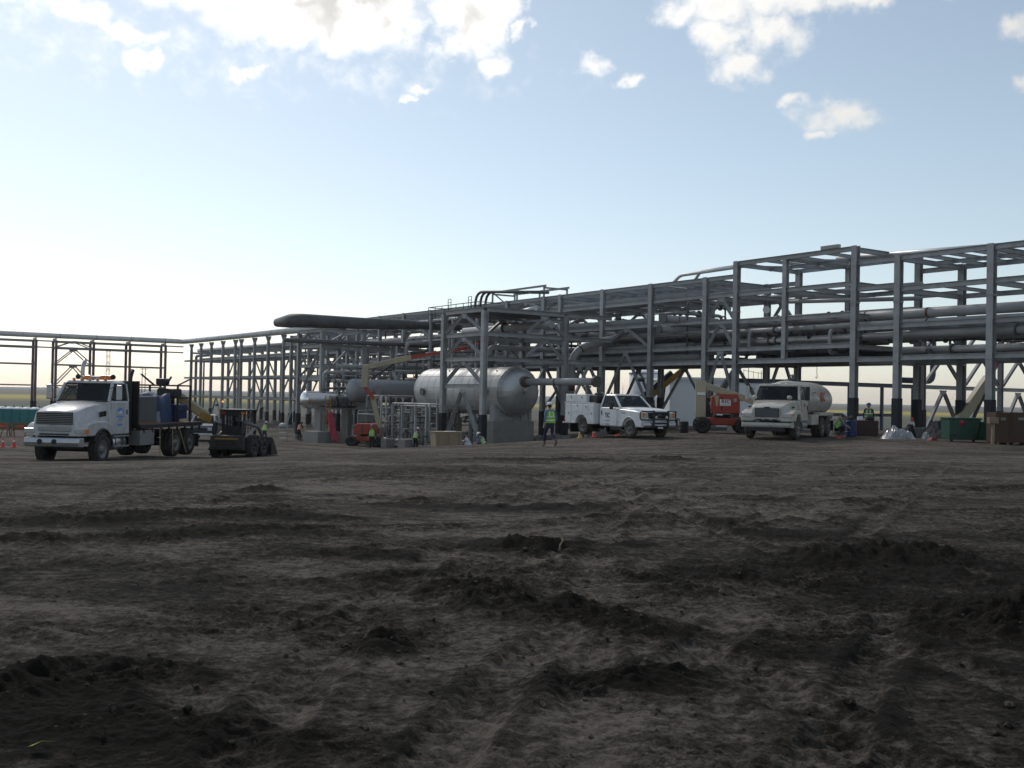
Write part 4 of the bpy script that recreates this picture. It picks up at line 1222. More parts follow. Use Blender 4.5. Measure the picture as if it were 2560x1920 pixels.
def vessel(label, v0, v1, u, z, r, m, name='vessel', mh=None, nn=36):
    t = plant(name, label, 'vessel', (v0 + v1) / 2, u, None)
    b = Geo().lathe((v0, u, z), (1, 0, 0), [(0, r), (v1 - v0, r)], nn).part('shell', m, t)
    hd = [(math.sin(math.pi / 2 * i / 8) * r * .5, r * math.cos(math.pi / 2 * i / 8)) for i in range(8)] + [(r * .5, 0)]
    Geo().lathe((v0, u, z), (-1, 0, 0), hd, nn).part('dished_end', mh or m, t)
    Geo().lathe((v1, u, z), (1, 0, 0), hd, nn).part('dished_end', mh or m, t)
    k = int((v1 - v0) / 1.1)
    for i in range(k + 1):
        vv = v0 + (v1 - v0) * i / k
        Geo().lathe((vv - .03, u, z), (1, 0, 0), [(0, r), (0, r + .012), (.06, r + .012), (.06, r)], nn, smooth=False).part('seam_band', m, b)
    return t


VG = mat('grey vessel paint', (0.27, 0.27, 0.275), 0.38, 0.1, 0.1, 0.8)
t_s = vessel('small shiny silver vessel with a rounded end beside the platform', 36.2, 41.0, 86.2, 1.13, .77, CLADS)
for v in (37.6, 40.2):
    zb = pg(v, 86.2)
    Geo().box((v, 86.2, (.5 + zb) / 2), (.5, 1.3, .5 - zb)).part('concrete_pier', CONC, t_s, bevel=.02)
Geo().cyl((36.15, 86.2, .95), (35.6, 86.2, .7), .06, 10).part('nozzle', PIPED, t_s)
t_v2 = vessel('long dull grey vessel behind the orange boom lift', 39.5, 47.2, 83.5, 2.03, 1.02, VG)
for v in (41.0, 45.6):
    zb = pg(v, 83.5)
    Geo().box((v, 83.5, (1.2 + zb) / 2), (1.1, 1.7, 1.2 - zb)).part('concrete_pier', CONC, t_v2, bevel=.03)
Geo().lathe((41.3, 82.52, 2.1), (0, -1, 0), [(0, .28), (.25, .28), (.25, .4), (.34, .4), (.34, 0)], 18, smooth=False).part('manway', VG, t_v2)

# pipework around the two vessels
G_V = 'pipes around the vessels'
pipe('grey pipe rising from the small shiny vessel and bending right', [(37.9, 86.2, 1.85), (37.9, 86.2, 3.58), (43.2, 86.4, 3.62)], .17, PIPE, fil=.4, rings=[(.03, .14, 1.7)], ringmat=PIPED)
pipe('silver pipe header above the vessels with a rounded left end', [(39.2, 86.4, 4.2), (47.5, 86.4, 4.33)], .2, PIPE, n=14)
pipe('short vertical pipe dropping from the header to the vessels', [(39.9, 86.4, 4.1), (39.9, 86.4, 1.6)], .13, PIPE, rings=[(.5, .12, 1.7)], ringmat=PIPED)
pipe('short stub pipe between header and grey vessel', [(38.6, 86.0, 2.85), (41.2, 86.0, 2.8)], .17, PIPE, rings=[(.1, .1, 1.5)], ringmat=PIPED)
pipe('dark grey pipe passing through the frame under the charcoal pipe', [(34.5, 87.3, 6.35), (49.8, 87.3, 6.5)], .2, PIPED, n=14)
pipe('grey S shaped pipe between rack and vessels', [(49.8, 86.5, 6.67), (46.3, 86.5, 6.6), (46.3, 86.5, 4.15), (43.2, 86.5, 4.1)], .2, PIPE, fil=.6, n=14)
pipe('grey pipe bending into the top of the long grey vessel', [(49.9, 84.6, 3.86), (43.9, 84.6, 3.8), (43.9, 83.6, 2.9)], .2, PIPE, fil=.5, n=14)
for k, (v, u, z0, z1) in enumerate(((44.8, 85.6, 2.6, 6.2), (45.4, 85.2, 2.6, 5.5), (47.6, 85.5, 1.0, 6.0), (48.3, 80.5, 0, 5.2), (48.8, 77.0, 0, 6.5), (48.3, 73.0, 0, 5.0))):
    pipe('slim upright pipe by the rack, number %s counting rightwards from the vessels' % ('one', 'two', 'three', 'four', 'five', 'six')[k], [(v, u, z0), (v, u, z1)], .09, PIPED if k % 2 else PIPE, 'slim upright pipes by the rack', rings=[(.3, .1, 1.8), (.62, .1, 1.8)], ringmat=PIPED)
for k, (v, z) in enumerate(((47.2, 3.2), (47.8, 2.3), (48.6, 1.7), (46.4, 5.5), (48.9, 6.9))):
    pipe('dark pipe running from the tank to the vessels, %s of five in height' % ('third', 'fourth', 'lowest', 'second', 'highest')[k], [(v, 70 + k, z), (v, 92 - k, z)], .11, PIPED, 'dark pipes between tank and vessels', rings=[(.4, .1, 1.6)])

# access platform with handrail, ladder
t_p = plant('access_platform', 'dark access platform with handrail beside the shiny vessel', 'platform', 38.8, 84.8, None)
zb = pg(38.8, 84.8)
Geo().box((38.8, 84.8, .4), (2.5, 1.5, .12)).part('deck', GRATE, t_p)
for v in (37.65, 39.95):
    for u in (84.15, 85.45):
        Geo().bar((v, u, zb), (v, u, .34), .14).part('post', STEEL, t_p)
for z in (.9, 1.45):
    for a, b in (((37.6, 84.1), (40.0, 84.1)), ((40.0, 84.1), (40.0, 85.5)), ((37.6, 84.1), (37.6, 84.6))):
        Geo().cyl((*a, z), (*b, z), .03, 8).part('rail', BLACK, t_p)
for v, u in ((37.6, 84.1), (38.4, 84.1), (39.2, 84.1), (40.0, 84.1), (40.0, 84.8), (40.0, 85.5)):
    Geo().cyl((v, u, .46), (v, u, 1.46), .025, 8).part('baluster', BLACK, t_p)
Geo().box((38.8, 84.07, .55), (2.4, .02, .2)).part('toe_board', BLACK, t_p)
t_ld = plant('ladder', 'yellow ladder leaning up to the platform by the shiny vessel', 'ladder', 37.4, 83.6, None)
zb = pg(37.4, 83.6)
for du in (-.22, .22):
    Geo().bar((37.42 + du, 83.7, zb), (37.35 + du, 83.95, 1.55), .07).part('rail', YELLOW, t_ld)
for k in range(11):
    t = (k + .6) / 12
    Geo().cyl((37.2, 83.7 + .25 * t, zb + (1.5 - zb) * t), (37.64, 83.7 + .25 * t, zb + (1.5 - zb) * t), .025, 6).part('rung', YELLOW, t_ld)
t_pl = plant('concrete_plinth', 'low concrete plinth under the platform ladder', 'plinth', 37.2, 85.0, None)
zb = pg(37.2, 85)
Geo().box((37.2, 84.6, (zb + -1.6) / 2 - .1), (2.2, 3.0, -1.6 - zb + .2)).part('block', CONC, t_pl, bevel=.03)
t_rp = plant('roof_platform', 'dark handrailed walkway high on the rack left of the tank frame', 'platform', 47, 78, 8.0)
Geo().box((47, 77.5, 8.35), (2.2, 8.6, .12)).part('deck', GRATE, t_rp)
for z in (9.0, 9.6):
    for a, b in (((45.9, 73.3), (45.9, 81.7)), ((45.9, 81.7), (48.1, 81.7)), ((45.9, 73.3), (48.1, 73.3))):
        Geo().cyl((*a, z), (*b, z), .035, 8).part('rail', BLACK, t_rp)
for u in np.linspace(73.3, 81.7, 8):
    Geo().cyl((45.9, u, 8.4), (45.9, u, 9.62), .03, 8).part('baluster', BLACK, t_rp)
for u in (73.6, 77.5, 81.4):
    for v in (46.0, 48.0):
        Geo().bar((v, u, 0 + pg(v, u)), (v, u, 8.3), .2).part('post', STEEL, t_rp)
for u in (75.2, 78.6):
    Geo().bar((46.4, u, 8.4), (46.4, u, 10.2), .04).part('mast', BLACK, t_rp); Geo().bar((46.4, u + .5, 8.4), (46.4, u + .5, 10.2), .04).part('mast', BLACK, t_rp)
    for z in (9.9, 10.2): Geo().bar((46.4, u, z), (46.4, u + .5, z), .04).part('mast', BLACK, t_rp)

# valve and meter manifold in front of the vessels
t_mf = plant('pipe_manifold', 'grey piping manifold with valves on concrete blocks left of the tank', 'manifold', 37.6, 70, None)
zg = pg(37.6, 70)
for v in (37.6, 38.5):
    for u in (72.3, 70.7, 68.6, 66.9):
        Geo().bar((v, u, zg), (v, u, .95 if v < 38 else 1.5), .13).part('post', STEEL, t_mf)
    Geo().tube(fillet([(v, 72.35, zg + .6), (v, 72.35, 1.05), (v, 66.4, 1.05), (v, 66.4, zg + .8)], .25), .075, 10).part('header_pipe', PIPE, t_mf)
    Geo().tube(fillet([(v + .3, 71.6, zg + .5), (v + .3, 71.6, .88), (v + .3, 67.0, .88), (v + .3, 67.0, zg + .7)], .25), .06, 10).part('header_pipe', PIPE, t_mf)
for k, u in enumerate(np.linspace(66.8, 73.6, 12)):
    v = 37.3 + (k * 7 % 5) * .33
    zt = zg + 1.1 + (k * 5 % 4) * .45
    Geo().tube(fillet([(v, u, zg + .3), (v, u, zt), (v + 1.6, u, zt)], .15), .055, 8).part('branch_pipe', PIPE if k % 3 else PIPED, t_mf)
    Geo().lathe((v, u, zg + .75), (0, 0, 1), [(0, .05), (.02, .13), (.06, .13), (.09, .08), (.2, .1), (.3, .08), (.33, .13), (.37, .13), (.4, .05)], 12, smooth=False).part('valve', PIPED, t_mf)
    Geo().lathe((v, u, zg + 1.18), (0, 0, 1), [(0, .02), (.02, .14), (.04, .14), (.05, .02)], 12, smooth=False).part('hand_wheel', BLACK, t_mf)
for u in (68.2, 70.2, 72.6):
    Geo().tube([(37.2, u + .5, zg + .62), (37.2, u - .5, zg + .62)], .16, 12).part('meter_body', ALU, t_mf)
for u0, u1 in ((66.3, 74.2),):
    Geo().box((37.9, (u0 + u1) / 2, zg + .32), (1.5, u1 - u0, .18)).part('skid_base', STEEL2, t_mf)
pipe('tall slim pipe post standing leftmost beside the manifold', [(37.6, 74.2, pg(37.6, 74.2)), (37.6, 74.2, 1.6)], .07, PIPE, 'slim pipe posts by the manifold')
pipe('tall slim pipe post second from left beside the manifold', [(37.6, 73.4, pg(37.6, 73.4)), (37.6, 73.4, 1.6)], .07, PIPE, 'slim pipe posts by the manifold')
pipe('grey duct shaped pipe hanging over the manifold', [(40.5, 69.5, .9), (40.5, 69.5, 2.45), (41.5, 69.5, 2.5)], .2, PIPE, fil=.2)
for (v, u, s, lab) in ((36.9, 74.0, (1.1, 1.0, .75), 'pale concrete block at the left end of the manifold'), (37.0, 71.6, (1.0, .9, .7), 'pale concrete block in the middle of the manifold row'), (37.2, 68.6, (1.5, 1.1, .85), 'pale concrete block left of the plywood crate'), (37.6, 62.2, (.9, .8, .9), 'pale concrete block by the crouching worker')):
    zb = pg(v, u)
    Geo().box((v, u, zb + s[2] / 2 - .1), (s[0], s[1], s[2] + .2)).solo('concrete_block', lab, 'concrete block', CONC, (v, u, zb), group='concrete blocks by the manifold', bevel=.025)


# ------------------------------------------------------------------ small-bore pipework and cable trays
def pipework(label, v0, v1, u0, u1, z0, z1, n, seed, rmax=.10, trans=.45):
    r_ = np.random.default_rng(seed)
    t = plant('pipework', label, 'pipework', (v0 + v1) / 2, (u0 + u1) / 2, z0, 'bundles of small bore pipework')
    for k in range(n):
        rr = r_.uniform(.035, rmax)
        m = (PIPE, PIPED, PIPE, STEEL2)[k % 4]
        p = Vector((r_.uniform(v0, v1), r_.uniform(u0, u1), r_.uniform(z0, z1)))
        pts = [p]
        d = r_.random()
        ax = 0 if d < trans else (1 if d < .72 else 2)
        for s_ in range(r_.integers(1, 4)):
            q = pts[-1].copy()
            lim = ((v0, v1), (u0, u1), (z0, z1))[ax]
            q[ax] = r_.uniform(*lim)
            if abs(q[ax] - pts[-1][ax]) < .8:
                q[ax] = lim[0] if q[ax] > sum(lim) / 2 else lim[1]
            pts.append(q)
            ax = (ax + r_.integers(1, 3)) % 3
        cur = fillet(pts, .25, 3) if len(pts) > 2 else pts
        o = Geo().tube(cur, rr, 8).part('pipe', m, t)
        a, b = pts[0], pts[1]
        for f in (.25, .7):
            c = a.lerp(b, f); dr = (b - a).normalized()
            Geo().cyl(c - dr * .05, c + dr * .05, rr * 1.8, 10).part('flange', PIPED, o)
        if k % 3 == 0:
            c = a.lerp(b, .5); dr = (b - a).normalized()
            Geo().lathe(c - dr * .14, dr, [(0, rr), (.04, rr * 2), (.14, rr * 2.3), (.24, rr * 2), (.28, rr)], 10).part('valve', PIPED, o)
            side = Vector((0, 0, 1)) if abs(dr.z) < .7 else Vector((-1, 0, 0))
            Geo().cyl(c, c + side * .38, .02, 6).part('valve_stem', PIPED, o)
            Geo().lathe(c + side * .36, side, [(0, .02), (.01, .13), (.04, .13), (.05, .02)], 10, smooth=False).part('hand_wheel', BLACK, o)
    return t


pipework('dense dark pipework between the grey vessel and the main rack', 45.5, 49.6, 74, 87, -2.2, 5.5, 26, 3)
pipework('pipework packed on the ground left of the big tank end', 38.6, 45, 74.6, 81, -2.2, 1.6, 30, 4, .08)
pipework('pipework behind the manifold under the grey vessel', 38.8, 41.4, 66.5, 74, -2.0, .9, 22, 5, .06)
pipework('pipework threaded through the rack above the service pickup', 50.3, 55.7, 51, 67.2, 4.7, 8.6, 20, 6, .13, .6)
pipework('pipework threaded through the rack behind the silver tank', 50.3, 55.7, 69.8, 86, 4.6, 9.6, 30, 7, .15, .6)
pipework('pipework threaded through the rack behind the charcoal pipe', 50.3, 55.7, 88.6, 104.6, 1.0, 8.8, 30, 8, .14, .6)
pipework('pipework on the decks of the tall rack module', 50.4, 55.6, 38.9, 48, 4.7, 6.6, 16, 9, .16, .4)
pipework('pipework lying in the right rack module', 50.4, 55.6, 24, 35.8, 4.6, 5.6, 9, 10, .14, .3)
pipework('pipework around the small shiny vessel and platform', 38.2, 44.5, 84.2, 87.4, 1.9, 4.6, 16, 12, .1)
pipework('pipework in the rack left of the vessels', 50.3, 55.7, 107, 125, 1.5, 8.4, 24, 13, .14, .6)
for v, u0, u1, z, lab in ((50.45, 51, 67, 6.35, 'cable tray along the front of the rack above the pickup'), (55.4, 69.8, 104, 8.1, 'cable tray along the back of the rack behind the tank'), (50.5, 69.8, 86, 6.3, 'cable tray along the front of the rack behind the tank'), (54.8, 38.9, 67, 6.2, 'cable tray running through the tall rack module'), (50.5, 88.6, 123, 6.0, 'cable tray along the front of the rack behind the charcoal pipe')):
    g = Geo().box((v, (u0 + u1) / 2, z), (.5, u1 - u0, .03)).box((v - .25, (u0 + u1) / 2, z + .06), (.02, u1 - u0, .14)).box((v + .25, (u0 + u1) / 2, z + .06), (.02, u1 - u0, .14))
    g.solo('cable_tray', lab, 'cable tray', GRATE, (v, (u0 + u1) / 2, z), group='cable trays in the racks')

for k, (v, r, z, u0, u1, lab) in enumerate(((50.75, .16, 6.28, 22, 67, 'grey pipe at the front of the rack at mid height behind both white trucks'), (52.6, .22, 6.3, 37, 67, 'thick grey pipe at mid height inside the tall rack'), (53.8, .14, 6.26, 20, 62, 'slim grey pipe at mid height near the back of the rack'),
        (50.9, .2, 5.6, 22, 49, 'grey pipe on the lower beams at the front of the tall rack'), (54.6, .26, 5.66, 24, 67, 'thick pipe on the lower beams at the back of the tall rack'), (52.0, .12, 5.52, 20, 50, 'slim grey pipe on the lower beams of the right rack'),
        (51.3, .2, 4.75, 20, 36.5, 'grey pipe on the lowest beams of the right rack'), (54.2, .2, 4.75, 20, 37, 'rear grey pipe on the lowest beams of the right rack'), (55.2, .15, 8.95, 38, 68, 'slim pipe high at the back of the tall rack'), (51.9, .18, 8.98, 47, 69, 'grey pipe on the upper beams behind the pickup'), (53.4, .13, 7.3, 37, 56, 'slim grey pipe above the thick pipe in the tall rack'))):
    pipe(lab, [(v, u0, z + r * .2), (v, u1, z + r * .2)], r, PIPE, G_IN, rings=[(t, .09, 1.5) for t in rng.uniform(.1, .9, 4)], ringmat=PIPED)

# ------------------------------------------------------------------ vehicles and machines (own axes: x forward, y left, z up)
def wheel(par, x, y, r, w, m=None, rimr=None, lugs=0, side=None, rimmat=None):
    side = side or (1 if y > 0 else -1)
    rr = rimr or r * .58
    pr = [(-w / 2 + .02, rr), (-w / 2, rr + .03), (-w / 2 + .01, r * .86), (-w / 2 + .05, r * .97), (-w * .2, r), (-w * .19, r - .018), (-w * .13, r - .018), (-w * .12, r), (w * .12, r), (w * .13, r - .018), (w * .19, r - .018), (w * .2, r),
          (w / 2 - .05, r * .97), (w / 2 - .01, r * .86), (w / 2, rr + .03), (w / 2 - .02, rr)]
    g = Geo().lathe((x, y, r), (0, 1, 0), pr, 28)
    for k in range(lugs):
        a = 2 * math.pi * k / lugs
        c, s = math.cos(a), math.sin(a)
        sk = .12 * (1 if k % 2 else -1)
        p = Vector((x + c * (r + .005), y - w * .28 * (1 if k % 2 else -1), r + s * (r + .005)))
        d = Vector((-s * sk, (1 if k % 2 else -1) * w * .44, c * sk))
        g.sect(p - d * .5, p + d * .5, [(-.03, -.035), (.03, -.035), (.022, .03), (-.022, .03)], up=(c, 0, s))
    o = g.part('wheel', m or RUBBER, par)
    q = y + side * (w / 2 - .01)
    rp = [(0, rr), (0, rr * .92), (-.05 * side * side, rr * .8), (-.09, rr * .45), (-.02, rr * .38), (.02, rr * .26), (.03, 0)]
    h = Geo().lathe((x, q, r), (0, side, 0), rp, 22)
    h.part('rim', rimmat or RIM, o)
    for k in range(8):
        a = 2 * math.pi * k / 8
        Geo().cyl((x + math.cos(a) * rr * .52, q - side * .085, r + math.sin(a) * rr * .52), (x + math.cos(a) * rr * .52, q - side * .05, r + math.sin(a) * rr * .52), .016, 6).part('wheel_nut', PLAST, o) if r > .45 else None
    return o


def pane(par, q, m=None, name='window', th=.006, frame=None, fw=.035):
    """a pane from four corners (ccw from outside), with a rubber frame round it"""
    q = [Vector(p) for p in q]
    n = (q[1] - q[0]).cross(q[3] - q[0]).normalized()
    o = Geo().hexa([p - n * th for p in q], [p for p in q]).part(name, m or GLASS, par)
    if frame:
        g = Geo()
        for a, b in zip(q, q[1:] + q[:1]):
            g.bar(a, b, fw, .02, up=n)
        g.part('frame', frame, o)
    return o


def greenhouse(par, belt, roof, m, pw_=.07, roof_h=.10, over=.03, rear=True, mullion=None):
    """open cab top: pillars, panes and roof. belt, roof = corners FL, FR, RR, RL"""
    B = [Vector(p) for p in belt]; T = [Vector(p) for p in roof]
    for b, t in zip(B, T):
        Geo().bar(b, t, pw_, pw_ * .8, up=(1, 0, 0)).part('pillar', m, par, bevel=.008, seg=1)
    c = sum(T, Vector()) / 4
    lo = [c + (t - c) * 1.02 for t in T]
    hi = [c + (t - c) * .90 + Vector((0, 0, roof_h)) for t in T]
    # order ccw seen from above: FR, FL... use RL, RR, FR, FL
    o = Geo().hexa([lo[2], lo[1], lo[0], lo[3]], [hi[2], hi[1], hi[0], hi[3]]).part('roof', m, par, bevel=.035, seg=3)
    sh = .0
    def shrink(q, k):
        q = [Vector(p) for p in q]; cc = sum(q, Vector()) / 4
        return [cc + (p - cc) * k for p in q]
    pane(par, shrink([B[1], B[0], T[0], T[1]], .97), name='windshield', frame=PLAST)
    pane(par, shrink([B[0], B[3], T[3], T[0]], .93), name='side_window', frame=PLAST)
    pane(par, shrink([B[2], B[1], T[1], T[2]], .93), name='side_window', frame=PLAST)
    pane(par, shrink([B[3], B[2], T[2], T[3]], .90), name='rear_window', frame=PLAST)
    return o


def rounded_box(c, d, r=.03, m=None, seg=2):
    return Geo().box(c, d)


def arch_profile(cx, cz, r, x0, x1, zb, top):
    """side panel outline with a wheel arch cut into its lower edge; top = outline points from x1 back to x0"""
    a0 = math.asin(max(-1, min(1, (zb - cz) / r)))
    arc = [(cx + r * math.cos(a), cz + r * math.sin(a)) for a in np.linspace(math.pi - a0, a0, 15)]
    return [(x0, zb)] + arc + [(x1, zb)] + top


def seat_block(par, x, z, w, m=None):
    for y in (-w * .27, w * .27):
        g = Geo().box((x, y, z), (.14, w * .36, .75))
        g.box((x + .25, y, z - .3), (.5, w * .36, .16))
        g.box((x, y, z + .47), (.1, w * .18, .18))
        g.part('seat', m or PLAST, par, bevel=.03)


def mirror(par, p, out, h=.42, w=.2, m=None):
    """door mirror on two arms"""
    p = Vector(p); s = 1 if out > 0 else -1
    g = Geo().box((p.x, p.y + out, p.z), (.07, w, h))
    o = g.part('mirror', m or WHITE, par, bevel=.03)
    Geo().box((p.x - .042, p.y + out, p.z), (.006, w * .8, h * .88)).part('mirror_glass', GLASS, o)
    a = Geo()
    for dz in (-h * .42, h * .42):
        a.tube([(p.x, p.y, p.z + dz * .6), (p.x, p.y + out * .6, p.z + dz), (p.x, p.y + out, p.z + dz)], .014, 6)
    a.part('mirror_arm', PLAST, o)
    return o


# ---- flatbed truck on the left
def flatbed_truck():
    loc = Vector((-15.5, 36.8, 0)); loc.z = gz(-15.2, 39.5) - .05
    t = thing('flatbed_truck', 'white heavy truck with long flatbed and black headboard, nearest vehicle at left', 'truck', loc, R(-97))
    t.scale = (1.0, .97, 1.08)
    # chassis
    g = Geo()
    for y in (-.42, .42):
        g.box((-3.4, y, .86), (8.9, .09, .26))
    for x in (-1.5, -3.5, -5.0, -6.4, -7.6):
        g.box((x, 0, .84), (.12, .8, .2))
    g.part('chassis', BLACK, t)
    Geo().cyl((0, -.95, .52), (0, .95, .52), .09, 10).part('axle', BLACK, t)
    for x in (-5.75, -7.1):
        Geo().cyl((x, -.95, .52), (x, .95, .52), .12, 10).part('axle', BLACK, t)
    for s in (-1, 1):
        wheel(t, 0, s * 1.02, .53, .34, RUBBER, .30)
        for x in (-5.75, -7.1):
            wheel(t, x, s * .98, .53, .5, RUBBER, .30)
    # bonnet: sections along x
    def ring(x, wb, zb, wf, zf, wh, zh, zc):
        return [(x, -wb, zb), (x, -wf, zf), (x, -wh, zh), (x, -wh * .45, zc), (x, 0, zc + .012), (x, wh * .45, zc), (x, wh, zh), (x, wf, zf), (x, wb, zb)]
    Geo().loft([ring(1.16, .80, .98, .80, 1.2, .70, 1.68, 1.71), ring(1.10, .86, .97, .86, 1.28, .74, 1.73, 1.77), ring(.55, .90, .97, .92, 1.45, .80, 1.88, 1.93), ring(-.1, .95, .97, .97, 1.55, .88, 1.97, 2.03), ring(-.62, 1.0, .97, 1.02, 1.6, .95, 2.02, 2.09)]).part('bonnet', WHITE, t, bevel=.02)
    for s in (-1, 1):
        top = [(1.13, 1.22), (.95, 1.36), (.5, 1.44), (-.2, 1.46), (-.78, 1.30)]
        pr = arch_profile(0, .53, .66, -.80, 1.15, .97, top)
        y0, y1 = (.62, 1.17) if s > 0 else (-1.10, -.62)
        f = Geo().prism(pr, y0, y1).part('fender', WHITE, t, bevel=.05, seg=3)
        arc = [(.64 * math.cos(a), s * 1.185, .53 + .64 * math.sin(a)) for a in np.linspace(math.pi * .95, math.pi * .12, 16)]
        Geo().tube(arc, .045, 8).part('arch_trim', PLAST, f)
        # headlamp cluster wrapping the front corner
        h = Geo().box((1.10, s * .94, 1.13), (.16, .42, .17)).part('headlight', LENS, t, bevel=.03)
        Geo().box((1.05, s * (1.125 if s > 0 else 1.07), 1.13), (.24, .1, .165)).part('turn_signal', AMBER, t, bevel=.025)
        for k in range(3):
            Geo().box((-.12 - k * .15, s * 1.005, 1.66 + .012 * k), (.07, .06, .17)).part('vent', PLAST, t)
    # grille of bars
    gr = Geo().box((1.165, 0, 1.54), (.05, 1.36, .40)).part('grille', PLAST, t, bevel=.02)
    for k in range(7):
        Geo().box((1.205, 0, 1.375 + k * .056), (.04, 1.40 - .012 * k, .015)).part('grille_bar', ALU, gr)
    Geo().box((1.165, 0, 1.19), (.05, 1.25, .14)).part('lower_panel', ALU, t, bevel=.02)
    Geo().box((1.17, 0, 1.03), (.05, 1.1, .05)).part('lower_grille', PLAST, t)
    b = Geo().prism([(1.10, .62), (1.34, .64), (1.38, .78), (1.34, .92), (1.10, .93)], -1.07, 1.10, inset=[1, .95, .94, .95, 1]).part('bumper', CHROME, t, bevel=.025)
    for y in (-.42, .12):
        Geo().cyl((1.36, y, .80), (1.40, y, .80), .085, 14).part('tow_hole', PLAST, b)
    # cab
    c = Geo().prism([(-.60, .98), (-.60, 2.04), (-.72, 2.10), (-2.05, 2.10), (-2.05, .98)], -1.1, 1.1, inset=[1, .97, .965, .965, 1])
    cab = c.part('cab', WHITE, t, bevel=.04, seg=3)
    greenhouse(t, [(-.62, 1.03, 2.08), (-.62, -1.03, 2.08), (-2.0, -1.03, 2.08), (-2.0, 1.03, 2.08)], [(-1.02, .93, 2.68), (-1.02, -.93, 2.68), (-1.98, -.93, 2.68), (-1.98, .93, 2.68)], WHITE, .10, .10)
    Geo().box((-1.3, 0, 1.9), (1.2, 1.9, .3)).part('dashboard', PLAST, t)
    seat_block(t, -1.75, 2.15, 1.9)
    for s in (-1, 1):
        d = Geo().box((-1.32, s * 1.088, 1.55), (1.22, .03, 1.02)).part('door', WHITE, t, bevel=.012)
        Geo().box((-1.80, s * 1.115, 1.72), (.05, .03, .16)).part('handle', PLAST, d)
        mirror(t, (-.7, s * 1.02, 2.38), s * .36, .50, .22, CHROME if s < 0 else WHITE)
        if s > 0:
            # emblem on the door: blue half disc with white peaks, lines of lettering below
            pts = [(-1.32 + .26 * math.cos(a), 1.108, 1.66 + .22 * math.sin(a)) for a in np.linspace(0, math.pi, 18)]
            e = Geo().add([(*p,) for p in pts] + [(p[0], p[1] - .006, p[2]) for p in pts], [tuple(range(18))[::-1]]).part('emblem', TEXTB, d)
            for x0, x1, zt in ((-1.50, -1.36, 1.83), (-1.42, -1.2, 1.80), (-1.26, -1.1, 1.76)):
                Geo().add([(x0, 1.111, 1.67), (x1, 1.111, 1.67), ((x0 + x1) / 2, 1.111, zt)], [(0, 1, 2)]).part('emblem_peak', PAPER, e)
            for k, (w, z, h, mm) in enumerate(((.56, 1.58, .05, TEXTB), (.3, 1.49, .03, TEXTB), (.34, 1.30, .06, TEXTB))):
                Geo().box((-1.32, 1.107, z), (w, .004, h)).part('emblem_line', mm, e)
    # roof lamps
    for k in range(5):
        Geo().lathe((-1.05, -.62 + k * .31, 2.78), (0, 0, 1), [(0, .06), (.05, .055), (.075, .03), (.08, 0)], 12).part('marker_light', AMBER, t)
    bl = Geo().box((-1.5, .05, 2.87), (.22, 1.15, .12)).part('light_bar', ALU, t, bevel=.03)
    for y in (-.3, .35, .58):
        Geo().box((-1.5, y, 2.89), (.24, .24, .14)).part('amber_dome', AMBER, bl, bevel=.03)
    for y in (-.62, .78):
        Geo().lathe((-1.35, y, 2.9), (1, 0, 0), [(-.1, .03), (-.02, .085), (.05, .09), (.06, 0)], 12).part('work_lamp', PLAST, t)
    # stacks
    for y, zt in ((-.98, 3.45), (.98, 3.12)):
        g = Geo().tube(fillet([(-2.25, y, .9), (-2.25, y, zt - .2), (-2.42, y, zt + .05)], .2), .075, 12)
        g.part('exhaust_stack', CHROME if y < 0 else PLAST, t)
    # headboard, deck
    hb = Geo().box((-2.55, 0, 2.02), (.08, 2.40, 1.55)).part('headboard', BLACK, t, bevel=.012)
    for y in (-.9, -.45, 0, .45, .9):
        Geo().box((-2.49, y, 2.02), (.06, .07, 1.5)).part('headboard_rib', BLACK, hb)
    dk = Geo().box((-5.4, 0, 1.2), (5.6, 2.44, .14)).part('deck', BLACK, t, bevel=.015)
    for s in (-1, 1):
        Geo().box((-5.4, s * 1.225, 1.19), (5.6, .05, .12)).part('rub_rail', BLACK, dk)
        for k in range(8):
            Geo().box((-2.95 - k * .72, s * 1.21, 1.05), (.08, .06, .16)).part('stake_pocket', PLAST, dk)
        Geo().box((-3.3, s * 1.222, 1.1), (.06, .02, .04)).part('marker_lamp', RED, dk)
    for k in range(18):
        Geo().box((-2.8 - k * .3, 0, 1.276), (.27, 2.3, .02)).part('deck_plank', BROWN, dk)
    for s in (-1, 1):
        st = Geo().box((-1.3, s * 1.02, .58), (1.15, .34, .05)).part('step', ALU, t)
        Geo().box((-1.3, s * 1.05, .92), (1.15, .3, .05)).part('step', ALU, t)
        Geo().cyl((-.82, s * .86, .72), (-1.75, s * .86, .72), .27, 20).part('fuel_tank', CHROME, t)
        for x in (-1.0, -1.55):
            Geo().lathe((x, s * .86, .72), (1, 0, 0), [(0, .27), (0, .282), (.05, .282), (.05, .27)], 20, smooth=False).part('tank_strap', PLAST, t)
        Geo().box((-3.25, s * .98, .80), (1.15, .48, .52)).part('tool_box', ALU, t, bevel=.015)
        Geo().box((-7.9, s * .95, .55), (.03, .55, .5)).part('mud_flap', PLAST, t)
    # straps hanging over the side
    for x, dx in ((-4.2, .02), (-5.3, 0.03), (-5.9, .7)):
        Geo().bar((x, 1.26, 1.12), (x - dx, 1.28, .12), .05, .012, up=(0, 1, 0)).part('cargo_strap', TAN, t)
    # knuckle crane at the tail
    cr = Geo().box((-7.5, .1, 1.6), (.55, .6, .7)).part('crane_post', BLACK, t, bevel=.03)
    Geo().cyl((-7.5, .1, 1.9), (-7.5, .1, 2.5), .16, 14).part('crane_column', BLACK, cr)
    Geo().bar((-7.4, .5, 2.2), (-8.3, 1.5, 1.4), .26, .3).part('crane_boom', TAN, cr, bevel=.02)
